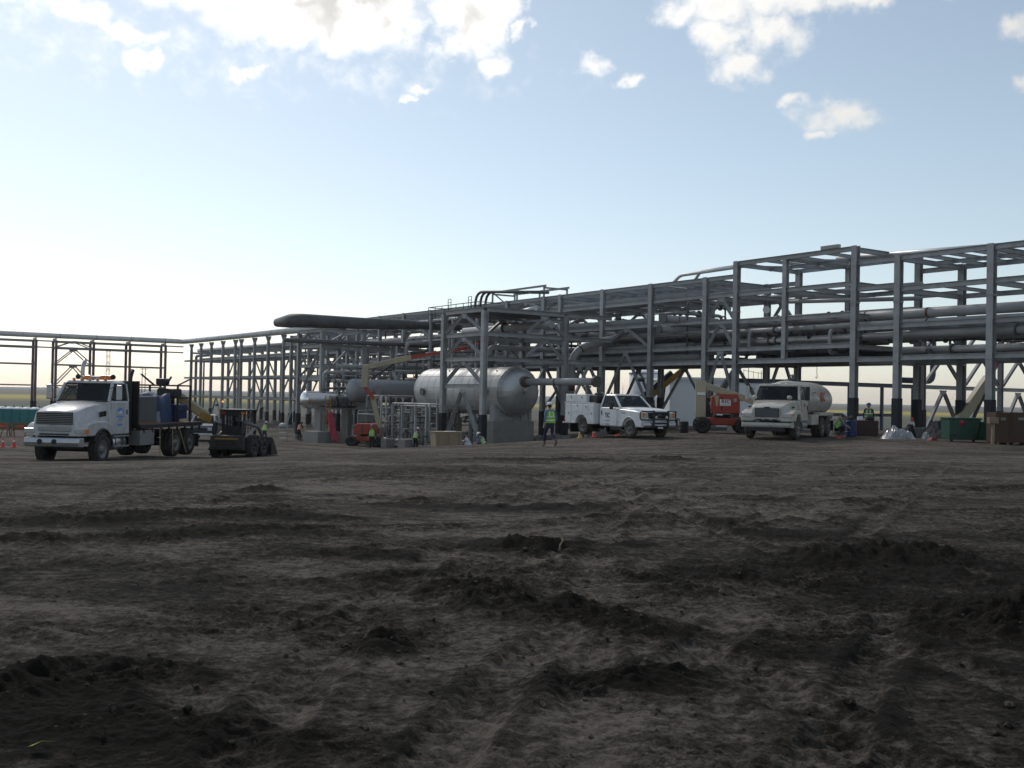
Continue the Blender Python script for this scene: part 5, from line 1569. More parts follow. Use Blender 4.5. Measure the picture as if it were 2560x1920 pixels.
    Geo().bar((-7.45, .5, 2.4), (-8.35, 1.48, 1.6), .1, .1).part('crane_cylinder', WHITED, cr)
    Geo().bar((-8.0, 1.18, 1.55), (-8.35, 1.55, 1.35), .3, .3).part('crane_tip', YELLOW, cr, bevel=.02)
    OFF[t.name] = Vector((0, 0, 0))
    return t, loc


truck, tl = flatbed_truck()
TM = Matrix.Translation(tl) @ Matrix.Rotation(R(-97), 4, 'Z') @ Matrix.Diagonal((1.0, .97, 1.08, 1))


def on_truck(x, y, z):
    return TM @ Vector((x, y, z))


# things standing on the flatbed
p = on_truck(-3.55, 0.1, 1.29)
tb = thing('tote_tank', 'grey square tote tank standing behind the truck headboard', 'tank', p, R(-97))
Geo().box((0, 0, .56), (1.5, 1.9, 1.0)).part('body', mat('grey tote', (.09, .093, .10), .5, 0, .25, 2), tb, bevel=.05, seg=3)
Geo().box((0, 0, .04), (1.55, 1.95, .08)).part('pallet', BROWN, tb)
Geo().lathe((0, 0, 1.17), (0, 0, 1), [(0, .25), (.06, .25), (.07, 0)], 16).part('lid', PLAST, tb)
for k, (x, y, z0, dx, dy, dz, lab) in enumerate(((-5.35, .2, 0, 1.5, 1.7, 1.25, 'blue tarpaulin wrapped machine on the middle of the flatbed'), (-4.45, .7, 0, .5, .8, .5, 'grey rag covered bundle beside the tote on the flatbed'))):
    n = 14
    g = Geo()
    vs, fs = [], []
    for i in range(n + 1):
        for j in range(n + 1):
            a, b = i / n * 2 - 1, j / n * 2 - 1
            e = max(abs(a), abs(b))
            h = dz * (1 if e < .55 else max(0, 1 - (e - .55) / .45) ** .45) * (.86 + .14 * math.sin(5 * a + 2 * b + k) * math.cos(4 * b - a))
            sx = dx / 2 * (.55 + (e - .55) * 1.0 if e > .55 else e) / max(e, 1e-6) if e > 0 else 0
            vs.append((a * dx / 2 * (1 if e < .6 else .6 / e * .8 + .2) * 1.25, b * dy / 2 * (1 if e < .6 else .6 / e * .8 + .2) * 1.25, h))
    for i in range(n):
        for j in range(n):
            q = i * (n + 1) + j
            fs.append((q, q + n + 1, q + n + 2, q + 1))
    g.add(vs, fs, True)
    g.solo('covered_load', lab, 'load', TARP if k == 0 else mat('grey cloth', (.20, .21, .23), .8, 0, .3, 3), on_truck(x, y, 1.29), R(-97), frame='own')
p = on_truck(-6.7, .15, 1.29)
fr = thing('steel_rack', 'black steel rack full of tools behind the blue load', 'rack', p, R(-97))
for x in (-.6, .6):
    for y in (-.9, .9):
        Geo().bar((x, y, 0), (x, y, 1.5), .07).part('post', BLACK, fr)
for z in (.5, 1.0, 1.5):
    for y in (-.9, .9): Geo().bar((-.6, y, z), (.6, y, z), .06).part('rail', BLACK, fr)
    for x in (-.6, .6): Geo().bar((x, -.9, z), (x, .9, z), .06).part('rail', BLACK, fr)
Geo().box((0, 0, .42), (1.1, 1.6, .6)).part('tool_chest', BLUE, fr, bevel=.03)
Geo().box((.1, .3, 1.2), (.7, .8, .34)).part('machine', BLACK, fr, bevel=.06)
for a, b in (((-.4, -.6, 1.5), (.2, -.9, 1.95)), ((.2, .2, 1.5), (.6, .6, 1.85)), ((-.2, .5, 1.5), (-.6, .9, 1.8))):
    Geo().bar(a, b, .06).part('tool_handle', BLACK, fr)
Geo().box((.1, 0, 1.66), (.5, .4, .26)).part('winch', BLACK, fr, bevel=.05)


# ---- service pickup
def service_pickup():
    x0, y0 = 6.2, 47.9
    f = Vector((.53, -.85, 0)).normalized()
    t = thing('service_pickup', 'white service body pickup truck with black grille guard', 'pickup', (x0, y0, gz(x0, y0) + .0), math.atan2(f.y, f.x))
    fz = .40
    for s in (-1, 1):
        wheel(t, 0, s * .86, .41, .26, RUBBERM, .24)
        wheel(t, -3.55, s * .84, .41, .44, RUBBERM, .24)
    g = Geo()
    for y in (-.4, .4):
        g.box((-1.9, y, .52), (5.2, .08, .18))
    g.part('chassis', BLACK, t)
    for x in (0, -3.55):
        Geo().cyl((x, -.75, .41), (x, .75, .41), .08, 10).part('axle', BLACK, t)
    Geo().box((-1.4, 0, .42), (.9, 1.3, .2)).part('gearbox', BLACK, t)
    # front wings and doors as side panels with the arch cut out
    for s in (-1, 1):
        top = [(.88, 1.12), (.6, 1.22), (-.2, 1.27), (-.72, 1.30)]
        pr = arch_profile(0, .43, .52, -.72, .90, .50, top)
        y0_, y1_ = (.45, 1.0) if s > 0 else (-1.0, -.45)
        w = Geo().prism(pr, y0_, y1_).part('front_wing', WHITEP, t, bevel=.04, seg=3)
        arc = [(.52 * math.cos(a), s * .995, .43 + .52 * math.sin(a)) for a in np.linspace(math.pi * .97, .1, 14)]
        Geo().tube(arc, .03, 6).part('arch_lip', WHITEP, w)
    def ring(x, w1, z1, w2, z2, zc):
        return [(x, -w1, .55), (x, -w1, z1), (x, -w2, z2), (x, -w2 * .5, zc), (x, w2 * .5, zc), (x, w2, z2), (x, w1, z1), (x, w1, .55)]
    Geo().loft([ring(.86, .70, 1.02, .66, 1.22, 1.24), ring(.70, .8, 1.1, .74, 1.29, 1.32), ring(0, .88, 1.2, .80, 1.35, 1.385), ring(-.75, .93, 1.28, .86, 1.38, 1.40)]).part('bonnet', WHITEP, t, bevel=.02)
    c = Geo().prism([(-.70, .47), (-.70, 1.30), (-.80, 1.36), (-2.25, 1.36), (-2.27, .47), ], -.99, .99, inset=[.97, 1, .975, .975, .97])
    c.part('cab', WHITEP, t, bevel=.05, seg=3)
    greenhouse(t, [(-.74, .90, 1.35), (-.74, -.90, 1.35), (-2.2, -.92, 1.35), (-2.2, .92, 1.35)], [(-1.36, .74, 1.90), (-1.36, -.74, 1.90), (-2.12, -.76, 1.90), (-2.12, .76, 1.90)], WHITEP, .09, .085)
    Geo().box((-1.1, 0, 1.3), (.7, 1.5, .16)).part('dashboard', PLAST, t)
    seat_block(t, -1.9, 1.35, 1.6)
    for k in range(5):
        Geo().lathe((-1.48, -.5 + k * .25, 1.97), (0, 0, 1), [(0, .04), (.03, .035), (.04, 0)], 10).part('marker_light', AMBER, t)
    Geo().tube(fillet([(-1.5, -.2, 1.98), (-1.5, -.2, 2.4)], .1), .008, 5).part('aerial', PLAST, t)
    for s in (-1, 1):
        d = Geo().box((-1.55, s * .985, .92), (1.28, .03, .80)).part('door', WHITEP, t, bevel=.012)
        Geo().box((-2.05, s * 1.005, 1.1), (.05, .03, .2)).part('handle', PLAST, d)
        Geo().box((-.40, s * 1.0, 1.12), (.3, .012, .03)).part('badge', TEXTK, t)
        mirror(t, (-1.02, s * .93, 1.42), s * .30, .30, .2, PLAST)
        if s < 0:
            letters('TIC', .30, TEXTK, d, (-1.62, -1.006, .98), (1, 0, 0), (0, 0, 1), bold=.006, squash=.8)
            for w_, z in ((.36, .74), (.30, .58), (.26, .53)):
                Geo().box((-1.62, -1.004, z), (w_, .004, .022)).part('small_print', TEXTK, d)
        # head lamp and bumper end
        h = Geo().box((.865, s * .80, 1.04), (.10, .34, .26)).part('headlight', LENS, t, bevel=.03)
        Geo().box((.88, s * .88, 1.06), (.1, .14, .16)).part('turn_signal', AMBER, h, bevel=.02)
    Geo().box((.88, 0, 1.03), (.05, 1.2, .26)).part('grille', PLAST, t, bevel=.02)
    letters('Ford', .11, TEXTG, t, (.96, 0, 1.06), (0, 1, 0), (0, 0, 1), name='badge_lettering')
    b = Geo().prism([(.84, .48), (.99, .50), (1.03, .60), (.99, .72), (.84, .73)], -1.0, 1.0, inset=[1, .95, .93, .95, 1]).part('bumper', CHROME, t, bevel=.02)
    Geo().box((1.03, 0, .52), (.02, .3, .14)).part('licence_plate', PAPER, b)
    # grille guard
    gg = Geo()
    for y in (-.42, .42):
        gg.box((1.06, y, .86), (.10, .06, .82))
    for z in (.55, .70, .86, 1.02, 1.18):
        gg.box((1.07, 0, z), (.05, .95, .05))
    o = gg.part('grille_guard', BLACK, t, bevel=.01, seg=1)
    for s in (-1, 1):
        Geo().tube(fillet([(1.06, s * .42, 1.22), (1.02, s * .95, 1.22), (.86, s * 1.04, 1.2), (.86, s * 1.04, .86), (1.02, s * .95, .84), (1.06, s * .42, .84)], .1), .03, 8).part('guard_hoop', BLACK, o)
        Geo().lathe((1.10, s * .30, .95), (1, 0, 0), [(-.06, .03), (-.02, .07), (.02, .075), (.03, 0)], 12).part('driving_lamp', LENS, o)
    # service body
    pr = arch_profile(-3.55, .45, .52, -4.9, -2.5, .54, [(-2.5, 1.52), (-4.9, 1.52)])
    for s in (-1, 1):
        y0_, y1_ = (.72, 1.12) if s > 0 else (-1.12, -.72)
        sb = Geo().prism(pr, y0_, y1_).part('side_locker', WHITEP, t, bevel=.015)
        for (xa, xb, za, zb) in ((-4.86, -4.38, .60, 1.47), (-4.34, -3.42, 1.08, 1.47), (-3.38, -2.98, 1.0, 1.47), (-2.95, -2.54, .60, 1.47)):
            dd = Geo().box(((xa + xb) / 2, s * 1.128, (za + zb) / 2), (xb - xa - .03, .024, zb - za - .03)).part('locker_door', WHITEP, sb, bevel=.006, seg=1)
            Geo().box(((xa + xb) / 2 + .05, s * 1.145, (za + zb) / 2 + (.12 if zb - za < .5 else -.0)), (.05, .014, .08)).part('latch', PLAST, dd)
        Geo().box((-3.7, s * 1.1, 1.54), (2.44, .08, .05)).part('top_rail', WHITEP, sb)
        Geo().box((-4.0, s * .86, 1.77), (1.75, .5, .38)).part('top_box', WHITEP, sb, bevel=.012)
        for xx in (-4.42, -3.56):
            dd = Geo().box((xx, s * 1.115, 1.77), (.82, .02, .34)).part('locker_door', WHITEP, sb, bevel=.006, seg=1)
            Geo().box((xx + .05, s * 1.13, 1.8), (.05, .014, .08)).part('latch', PLAST, dd)
    Geo().box((-3.7, 0, .75), (2.4, 1.45, .1)).part('bed', STEEL2, t)
    Geo().box((-2.47, 0, 1.05), (.06, 1.9, .95)).part('bed_bulkhead', WHITEP, t)
    Geo().box((-4.93, 0, .95), (.05, 1.5, .5)).part('tailgate', WHITEP, t)
    Geo().box((-5.02, 0, .56), (.18, 2.26, .09)).part('rear_bumper', WHITED, t, bevel=.01)
    Geo().box((-5.0, -1.02, .78), (.05, .1, .2)).part('tail_light', RED, t)
    Geo().box((-4.75, 0, .32), (.03, 1.8, .46)).part('mud_flap', PLAST, t)
    # welder and bottles behind the cab
    w = Geo().box((-2.85, -.55, 1.72), (.62, .8, .4)).part('welder', BLACK, t, bevel=.05)
    Geo().cyl((-2.85, -.35, 1.9), (-2.85, -.35, 2.05), .07, 10).part('exhaust', ALU, w)
    Geo().box((-2.85, -.6, 1.97), (.3, .3, .12)).part('filter', PLAST, w, bevel=.03)
    for y in (-.1, .12):
        Geo().lathe((-2.5, y, 1.0), (0, 0, 1), [(0, .1), (.85, .1), (.95, .04), (1.05, .04), (1.06, 0)], 12).part('gas_bottle', REDP, t)
    Geo().cyl((-3.5, .05, 1.2), (-3.5, -.25, 2.02), .06, 8).part('crane_stub', BLACK, t)
    return t


service_pickup()


# ---- water truck
def tank_truck():
    x0, y0 = 11.66, 46.4
    a = R(29)
    f = Vector((-math.sin(a), -math.cos(a), 0))
    t = thing('tank_truck', 'dusty white water tank truck parked before the tall rack', 'truck', (x0, y0, gz(x0, y0 + 2) - .02), math.atan2(f.y, f.x))
    for s in (-1, 1):
        wheel(t, 0, s * 1.0, .50, .30, RUBBERM, .29)
        for x in (-4.6, -5.9):
            wheel(t, x, s * .95, .50, .5, RUBBERM, .29)
    g = Geo()
    for y in (-.42, .42):
        g.box((-3.1, y, .78), (7.2, .09, .24))
    for x in (-1.6, -3.2, -5.2): g.box((x, 0, .78), (.1, .8, .2))
    g.part('chassis', BLACK, t)
    for x in (0, -4.6, -5.9):
        Geo().cyl((x, -.9, .5), (x, .9, .5), .1, 10).part('axle', BLACK, t)
    def ring(x, wb, zb, wf, zf, wh, zh, zc):
        return [(x, -wb, zb), (x, -wf, zf), (x, -wh, zh), (x, -wh * .5, zc), (x, wh * .5, zc), (x, wh, zh), (x, wf, zf), (x, wb, zb)]
    Geo().loft([ring(.98, .72, .84, .70, 1.12, .60, 1.38, 1.40), ring(.88, .80, .82, .80, 1.2, .66, 1.46, 1.49), ring(.35, .88, .82, .9, 1.38, .74, 1.60, 1.63), ring(-.55, .98, .82, 1.0, 1.5, .9, 1.70, 1.74)]).part('bonnet', WHITED, t, bevel=.03, seg=3)
    for s in (-1, 1):
        top = [(1.02, 1.05), (.85, 1.22), (.4, 1.33), (-.2, 1.30), (-.66, 1.12)]
        pr = arch_profile(0, .5, .60, -.68, 1.03, .78, top)
        y0_, y1_ = (.58, 1.17) if s > 0 else (-1.17, -.58)
        fd = Geo().prism(pr, y0_, y1_, inset=None).part('fender', WHITED, t, bevel=.07, seg=3)
        hl = Geo().prism([(1.045, .92), (1.05, 1.12), (.72, 1.26), (.62, 1.18), (.74, .96)], s * .70 - .24, s * .70 + .24) if False else Geo().box((.98, s * .86, 1.06), (.14, .46, .22))
        h = hl.part('headlight', LENS, t, bevel=.05, seg=2)
        Geo().box((.90, s * 1.13, 1.06), (.2, .06, .18)).part('turn_signal', AMBER, h, bevel=.02)
        Geo().lathe((.2, s * .78, 1.62), (0, 0, 1), [(0, .02), (.16, .02), (.17, .09), (.23, .115), (.3, .09), (.33, 0)], 12).part('fender_mirror', WHITED, t)
        Geo().box((.25, s * .965, 1.43), (.34, .04, .07)).part('air_intake', PLAST, t)
    gr = Geo().box((.985, 0, 1.18), (.05, 1.06, .40)).part('grille', PLAST, t, bevel=.03)
    for k in range(8):
        Geo().box((1.012, 0, 1.02 + k * .045), (.02, 1.0, .012)).part('grille_bar', TEXTG, gr)
    Geo().box((.985, 0, 1.41), (.03, .24, .05)).part('badge', TEXTK, t, bevel=.01)
    bb = Geo().prism([(.84, .52), (1.08, .54), (1.12, .64), (1.08, .76), (.84, .78)], -1.17, 1.17, inset=[1, .93, .90, .93, 1]).part('bumper', WHITED, t, bevel=.03)
    Geo().box((1.0, 0, .775), (.2, 2.2, .025)).part('bumper_gap', PLAST, bb)
    for y in (-.35, 0, .35):
        Geo().box((.99, y, .87), (.06, .22, .05)).part('lower_vent', PLAST, t)
    Geo().box((1.02, 0, .45), (.1, 1.6, .14)).part('air_dam', PLAST, t)
    c = Geo().prism([(-.55, .80), (-.55, 1.70), (-.66, 1.77), (-1.92, 1.77), (-1.95, .80)], -1.1, 1.1, inset=[1, .97, .96, .96, 1])
    c.part('cab', WHITED, t, bevel=.05, seg=3)
    greenhouse(t, [(-.58, 1.02, 1.75), (-.58, -1.02, 1.75), (-1.88, -1.02, 1.75), (-1.88, 1.02, 1.75)], [(-.90, .92, 2.36), (-.90, -.92, 2.36), (-1.86, -.92, 2.36), (-1.86, .92, 2.36)], WHITED, .10, .12)
    Geo().box((-1.0, 0, 1.66), (.7, 1.8, .16)).part('dashboard', PLAST, t)
    Geo().add([(-.72, -.1, 1.78), (-.72, .6, 1.78), (-1.0, .6, 1.75), (-1.0, -.1, 1.75)], [(0, 1, 2, 3)]).part('papers', PAPER, t)
    seat_block(t, -1.65, 1.85, 1.9)
    for k in range(3):
        Geo().lathe((-1.05, -.3 + k * .3, 2.47), (0, 0, 1), [(0, .05), (.04, .045), (.05, 0)], 10).part('marker_light', PAPER, t)
    for s in (-1, 1):
        d = Geo().box((-1.25, s * 1.092, 1.28), (1.12, .03, .90)).part('door', WHITED, t, bevel=.012)
        Geo().box((-1.68, s * 1.115, 1.40), (.05, .03, .22)).part('handle', PLAST, d)
        mirror(t, (-.66, s * 1.0, 2.05), s * .36, .62, .2, WHITED if s < 0 else PLAST)
        Geo().box((-1.2, s * 1.0, .45), (.9, .3, .05)).part('step', STEEL2, t)
        if s > 0:
            letters('RSC', .16, TEXTR, d, (-1.2, 1.112, 1.52), (-1, 0, 0), (0, 0, 1), bold=.006)
            Geo().cyl((-1.0, .85, .62), (-1.9, .85, .62), .25, 16).part('fuel_tank', ALU, t)
    # elliptical tank
    N = 32
    def ell(x, k):
        return [(x, 1.12 * k * math.cos(2 * math.pi * i / N), 1.80 + .86 * k * math.sin(2 * math.pi * i / N)) for i in range(N)]
    xs = [(-2.12, .86), (-2.16, .94), (-2.25, .985), (-2.4, 1), (-6.8, 1), (-7.05, .985), (-7.2, .93), (-7.3, .82), (-7.36, .5)]
    tk = Geo().loft([ell(x, k) for x, k in xs]).part('water_tank', WHITED, t)
    for x in (-2.9, -4.1, -5.3, -6.4):
        Geo().loft([ell(x, 1.006), ell(x - .05, 1.006)], smooth=False).part('tank_seam', WHITED, tk)
    letters('RSC', .62, TEXTR, tk, (-4.75, 1.128, 1.92), (-1, 0, 0), (0, 0, 1), bold=.015, squash=.9)
    for w_, z in ((.9, 1.50), (.7, 1.42)):
        Geo().box((-4.75, 1.10 if z > 1.45 else 1.06, z), (w_, .012, .035)).part('small_print', TEXTG, tk)
    Geo().box((-3.1, 1.115, 2.12), (.5, .02, .03)).part('hand_hold', PLAST, tk)
    Geo().lathe((-3.0, 0, 2.64), (0, 0, 1), [(0, .3), (.06, .3), (.07, .26), (.1, .24), (.11, 0)], 20).part('manhole', PLAST, tk)
    Geo().lathe((-3.0, .1, 2.72), (0, 0, 1), [(0, .05), (.16, .05), (.17, .09), (.24, .09), (.25, 0)], 10).part('vent', ALU, tk)
    Geo().box((-4.6, 0, 1.02), (4.6, 1.7, .22)).part('sub_frame', BLACK, t)
    for s in (-1, 1):
        Geo().box((-5.3, s * 1.06, 1.12), (2.9, .34, .16)).part('side_skirt', WHITED, t, bevel=.02)
        Geo().box((-2.95, s * 1.0, .86), (1.3, .42, .48)).part('side_box', WHITED, t, bevel=.03)
        Geo().box((-6.75, s * .95, .55), (.03, .55, .5)).part('mud_flap', PLAST, t)
    Geo().box((-7.3, 0, .95), (.15, 2.1, .22)).part('rear_bar', WHITED, t)
    Geo().tube(fillet([(-6.9, .6, 1.1), (-7.2, .6, 1.1), (-7.2, .9, .7)], .1), .06, 8).part('spray_nozzle', PLAST, t)
    return t


tank_truck()


# ---- boom lifts
def boom_lift(label, x, y, rz, segs, hood, group='boom lifts', chassis=ORANGE, decal=False, basket=None, hmat=ORANGE, tz=0.0):
    t = thing('boom_lift', label, 'boom lift', (x, y, gz(x, y) + tz), rz, group)
    for sx in (-1, 1):
        for s in (-1, 1):
            wheel(t, sx * 1.0, s * .95, .39, .32, RUBBER, .21, lugs=22, rimmat=BLACK)
    Geo().box((0, 0, .58), (2.2, 1.1, .38)).part('chassis', chassis, t, bevel=.05)
    for sx in (-1, 1):
        Geo().box((sx * 1.0, 0, .42), (.28, 1.7, .2)).part('axle', chassis, t, bevel=.02)
    Geo().cyl((0, 0, .78), (0, 0, .95), .45, 20).part('turntable', BLACK, t)
    (hx0, hx1, hw, hz0, hz1) = hood
    pr = [(hx0, hz0), (hx1, hz0), (hx1, hz0 + (hz1 - hz0) * .7), (hx1 - .12, hz1), (hx0 + .3, hz1), (hx0, hz1 - .15)]
    h = Geo().prism(pr, -hw, hw).part('engine_hood', hmat, t, bevel=.06, seg=3)
    for s in (-1, 1):
        Geo().box(((hx0 + hx1) / 2 - .2, s * (hw + .004), (hz0 + hz1) / 2), (.06, .012, (hz1 - hz0) * .7)).part('vent_slot', PLAST, h)
    for (a, b, w, hh, m, nm) in segs:
        Geo().bar(a, b, w, hh, up=(1, 0, 0) if abs(Vector(b).z - Vector(a).z) > 1.2 * (Vector(b) - Vector(a)).to_2d().length else (0, 0, 1)).part(nm, m, t, bevel=.02)
    if basket:
        bx, by, bz, yaw = basket
        g = Geo()
        cs, sn = math.cos(yaw), math.sin(yaw)
        def q(a, b, z): return (bx + a * cs - b * sn, by + a * sn + b * cs, bz + z)
        c4 = [(-.4, -.9), (.4, -.9), (.4, .9), (-.4, .9)]
        for z in (.05, .55, 1.05):
            for i in range(4):
                g.bar(q(*c4[i], z), q(*c4[(i + 1) % 4], z), .045)
        for (a, b) in c4 + [(-.4, 0), (.4, 0)]:
            g.bar(q(a, b, 0), q(a, b, 1.06), .045)
        k = g.part('basket', chassis, t)
        Geo().hexa([q(*c, 0) for c in c4], [q(*c, .04) for c in c4]).part('basket_floor', GRATE, k)
        Geo().hexa([q(.3, -.3, .7), q(.5, -.3, .7), q(.5, .3, .7), q(.3, .3, .7)], [q(.3, -.3, 1.15), q(.45, -.3, 1.15), q(.45, .3, 1.15), q(.3, .3, 1.15)]).part('control_box', PLAST, k)
    return t


# beside the water truck, folded
l2 = boom_lift('orange boom lift with cream folded boom and white decal beside the tank truck', 10.72, 53.0, R(-8),
               [((-1.10, -.45, .78), (-1.10, -.45, 2.62), .46, .52, CREAM, 'tower_boom'), ((-1.05, -.45, 2.44), (1.05, -.42, 1.78), .30, .34, CREAM, 'main_boom'), ((1.05, -.42, 1.78), (1.9, -.40, 1.45), .2, .24, CREAM, 'jib'),
                ((-.95, -.1, 1.0), (-1.0, -.1, 2.4), .18, .22, CREAM, 'lift_link'), ((-.6, -.45, 1.1), (-.95, -.45, 2.2), .1, .1, BLACK, 'lift_cylinder')],
               (-.55, .85, .66, .98, 1.98))
Geo().box((.12, -.668, 1.55), (.54, .008, .32)).part('decal', PAPER, l2)
letters('RSC', .25, TEXTM, l2, (.12, -.674, 1.60), (1, 0, 0), (0, 0, 1), shear=.3, bold=.008)
Geo().box((.12, -.674, 1.44), (.42, .004, .03)).part('small_print', TEXTG, l2)
letters('JLG LIFT', .22, TEXTG, l2, (-.5, -.607, 2.27), (.953, .01, -.30), (.30, 0, .953), bold=.004)
Geo().box((-1.10, -.80, 1.98), (.40, .01, .14)).part('warning_label', PAPER, l2)
Geo().box((.6, -.69, 1.66), (.16, .05, .2)).part('gauge_box', ALU, l2, bevel=.03)
Geo().add([(-.42, -.675, 1.88), (-.2, -.675, 1.88), (-.25, -.675, 1.35), (-.33, -.675, 1.35)], [(0, 1, 2, 3)]).part('cream_panel', CREAM, l2)
Geo().box((-.15, -.6, .94), (.3, .08, .08)).part('white_pad', PAPER, l2)

# in front of the grey vessel, boom raised
B1 = Vector((-11.35, 81.4, 0))
g1 = gz(B1.x, B1.y)


def rel(p):
    return (p[0] - B1.x, p[1] - B1.y, p[2] - g1)


l1 = boom_lift('orange boom lift with raised cream boom in front of the grey vessel', B1.x, B1.y, 0,
               [(rel((-10.25, 81.2, -.9)), rel((-10.85, 81.2, 1.5)), .36, .36, CREAM, 'lower_boom'), (rel((-10.75, 81.05, 1.35)), rel((-11.5, 81.05, 2.35)), .22, .26, ORANGE, 'link'), (rel((-10.5, 81.1, .4)), rel((-10.9, 81.1, 1.9)), .12, .14, ORANGE, 'lift_cylinder'),
                (rel((-11.5, 81.2, 2.25)), rel((-11.42, 81.2, 3.95)), .62, .5, CREAM, 'tower_boom'), (rel((-11.55, 81.2, 3.78)), rel((-7.8, 80.4, 4.62)), .34, .40, CREAM, 'main_boom'), (rel((-7.9, 80.38, 4.62)), rel((-3.6, 79.6, 5.38)), .22, .26, ORANGE, 'telescopic_boom'),
                (rel((-11.0, 81.0, 2.9)), rel((-9.2, 80.7, 4.1)), .1, .12, BLACK, 'boom_cylinder'), (rel((-7.9, 80.4, 4.95)), rel((-6.7, 80.15, 5.05)), .16, .2, BLACK, 'hose_carrier')],
               (-.85, .95, .72, .92, 1.75), basket=(8.2, -1.9, 7.55, .3))
letters('JLG LIFT', .32, TEXTG, l1, (1.25, -.93, 6.47), (.957, -.2, .214), (-.214, 0, .957), bold=.004)
# behind the dumpster at the right
l3 = boom_lift('boom lift with pale boom and orange jib rising behind the green dumpster', 26.4, 61.0, R(10),
               [((-.2, -.1, 1.0), (1.75, .0, 3.55), .5, .55, CREAM, 'lower_boom'), ((1.45, .0, 3.2), (2.85, .1, 5.4), .26, .3, ORANGE, 'main_boom'), ((.5, -.3, 1.0), (1.3, -.25, 2.6), .12, .14, BLACK, 'lift_cylinder'), ((.9, .3, 1.6), (2.0, .3, 3.4), .2, .22, CREAM, 'tower_boom')],
               (-.9, .7, .66, .85, 1.12), basket=(3.3, .2, 5.0, .4), hmat=BLACK)

# yellow telehandler boom seen through the rack
y0 = 84.0
th = thing('telehandler', 'telehandler with raised yellow and black boom behind the rack and pickup', 'telehandler', (11.2, y0, gz(11.2, y0)), R(5))
for sx in (-1, 1):
    for s in (-1, 1):
        wheel(th, sx * 1.4, s * .95, .62, .45, RUBBER, .3, lugs=20, rimmat=BLACK)
Geo().box((0, 0, .95), (4.0, 1.2, .6)).part('chassis', YELLOW, th, bevel=.06)
Geo().box((-.2, .75, 1.75), (1.3, .85, 1.3)).part('cab', BLACK, th, bevel=.1, seg=3)
Geo().bar((-1.5, -.2, 1.9), (1.7, -.2, 4.6), .46, .52).part('outer_boom', BLACK, th, bevel=.03)
Geo().bar((.0, -.48, 2.75), (3.3, -.46, 5.55), .2, .44).part('inner_boom', YELLOW, th, bevel=.03)
Geo().bar((.9, -.2, 1.2), (1.15, -.2, 3.9), .14).part('lift_cylinder', BLACK, th)
Geo().box((3.4, -.4, 5.6), (.3, 1.0, .5)).part('fork_carriage', BLACK, th)


# ---- skid steer loader
def skid_steer():
    x, y = -11.6, 44.4
    f = Vector((math.sin(R(7)), math.cos(R(7)), 0))
    t = thing('skid_steer', 'dark skid steer loader seen from behind, beside the flatbed', 'loader', (x, y, gz(x, y) - .02), math.atan2(f.y, f.x))
    for sx in (-.55, .55):
        for s in (-1, 1):
            wheel(t, sx, s * .78, .42, .32, RUBBER, .2, lugs=20, rimmat=BLACK)
    Geo().prism([(-1.15, .38), (.9, .30), (1.0, .62), (.75, .95), (-.35, 1.0), (-1.2, .92)], -.6, .6).part('body', BLACK, t, bevel=.04)
    rd = Geo().prism([(-1.38, .40), (-1.1, .36), (-1.1, 1.0), (-1.34, .96)], -.72, .72).part('rear_door', mat('sooty black', (.03, .028, .026), .7, 0, .3, 4, dirt=DUST, dirt_amt=.25), t, bevel=.03)
    Geo().box((-1.385, 0, .84), (.02, 1.0, .06)).part('nameplate', YELLOW, rd)
    for k in range(5):
        Geo().box((-1.375, 0, .5 + k * .06), (.02, .9, .02)).part('grille_slat', PLAST, rd)
    Geo().box((-1.42, 0, .45), (.12, 1.3, .14)).part('counterweight', BLACK, t, bevel=.02)
    # cab cage
    C4 = [(.62, .46), (.62, -.46), (-.62, -.46), (-.62, .46)]
    for (a, b) in C4:
        Geo().bar((a, b, .9), (a * .95, b, 1.98), .09).part('cab_post', BLACK, t)
    rf = Geo().box((0, 0, 2.02), (1.42, 1.12, .08)).part('cab_roof', BLACK, t, bevel=.03)
    pane(t, [(-.63, .30, 1.32), (-.63, -.22, 1.32), (-.61, -.22, 1.80), (-.61, .30, 1.80)], name='rear_window', frame=BLACK, fw=.06)
    Geo().box((-.62, 0, 1.12), (.05, .9, .36)).part('rear_panel', BLACK, t)
    Geo().box((-.62, 0, 1.90), (.05, .9, .16)).part('rear_header', BLACK, t)
    for y2 in (-.46, .46):
        gg = Geo()
        for k in range(4):
            gg.bar((-.5 + k * .32, y2, 1.0), (-.5 + k * .32, y2, 1.95), .03)
        for z in (1.25, 1.55, 1.8): gg.bar((-.6, y2, z), (.6, y2, z), .03)
        gg.part('side_screen', BLACK, t)
    Geo().box((.0, 0, 1.2), (.4, .5, .7)).part('seat', PLAST, t, bevel=.05)
    for y2 in (-.42, .42):
        Geo().box((-.68, y2, 1.9), (.06, .12, .1)).part('tail_light', RED if y2 > 0 else AMBER, t)
    for s in (-1, 1):
        Geo().bar((-1.15, s * .62, 1.02), (-1.05, s * .62, 1.5), .14, .2, up=(1, 0, 0)).part('arm_tower', BLACK, t, bevel=.02)
        Geo().tube(fillet([(-1.05, s * .64, 1.5), (.5, s * .66, 1.30), (1.25, s * .66, .62), (1.35, s * .66, .35)], .3), .075, 8).part('lift_arm', mat('worn grey arm', (.14, .14, .14), .5), t)
        Geo().cyl((-.9, s * .62, .9), (.35, s * .64, 1.28), .05, 8).part('lift_cylinder', ALU, t)
    pr = [(1.3, .06), (2.15, .04), (2.15, .07), (1.42, .12), (1.36, .5), (1.5, .78), (1.42, .82), (1.28, .55)]
    b = Geo().prism(pr, -.95, .95).part('bucket', BLACK, t)
    for s in (-1, 1):
        Geo().prism([(1.3, .06), (2.12, .06), (1.5, .78), (1.3, .55)], s * .95 - .02, s * .95 + .02).part('bucket_side', BLACK, b)
    return t


skid_steer()


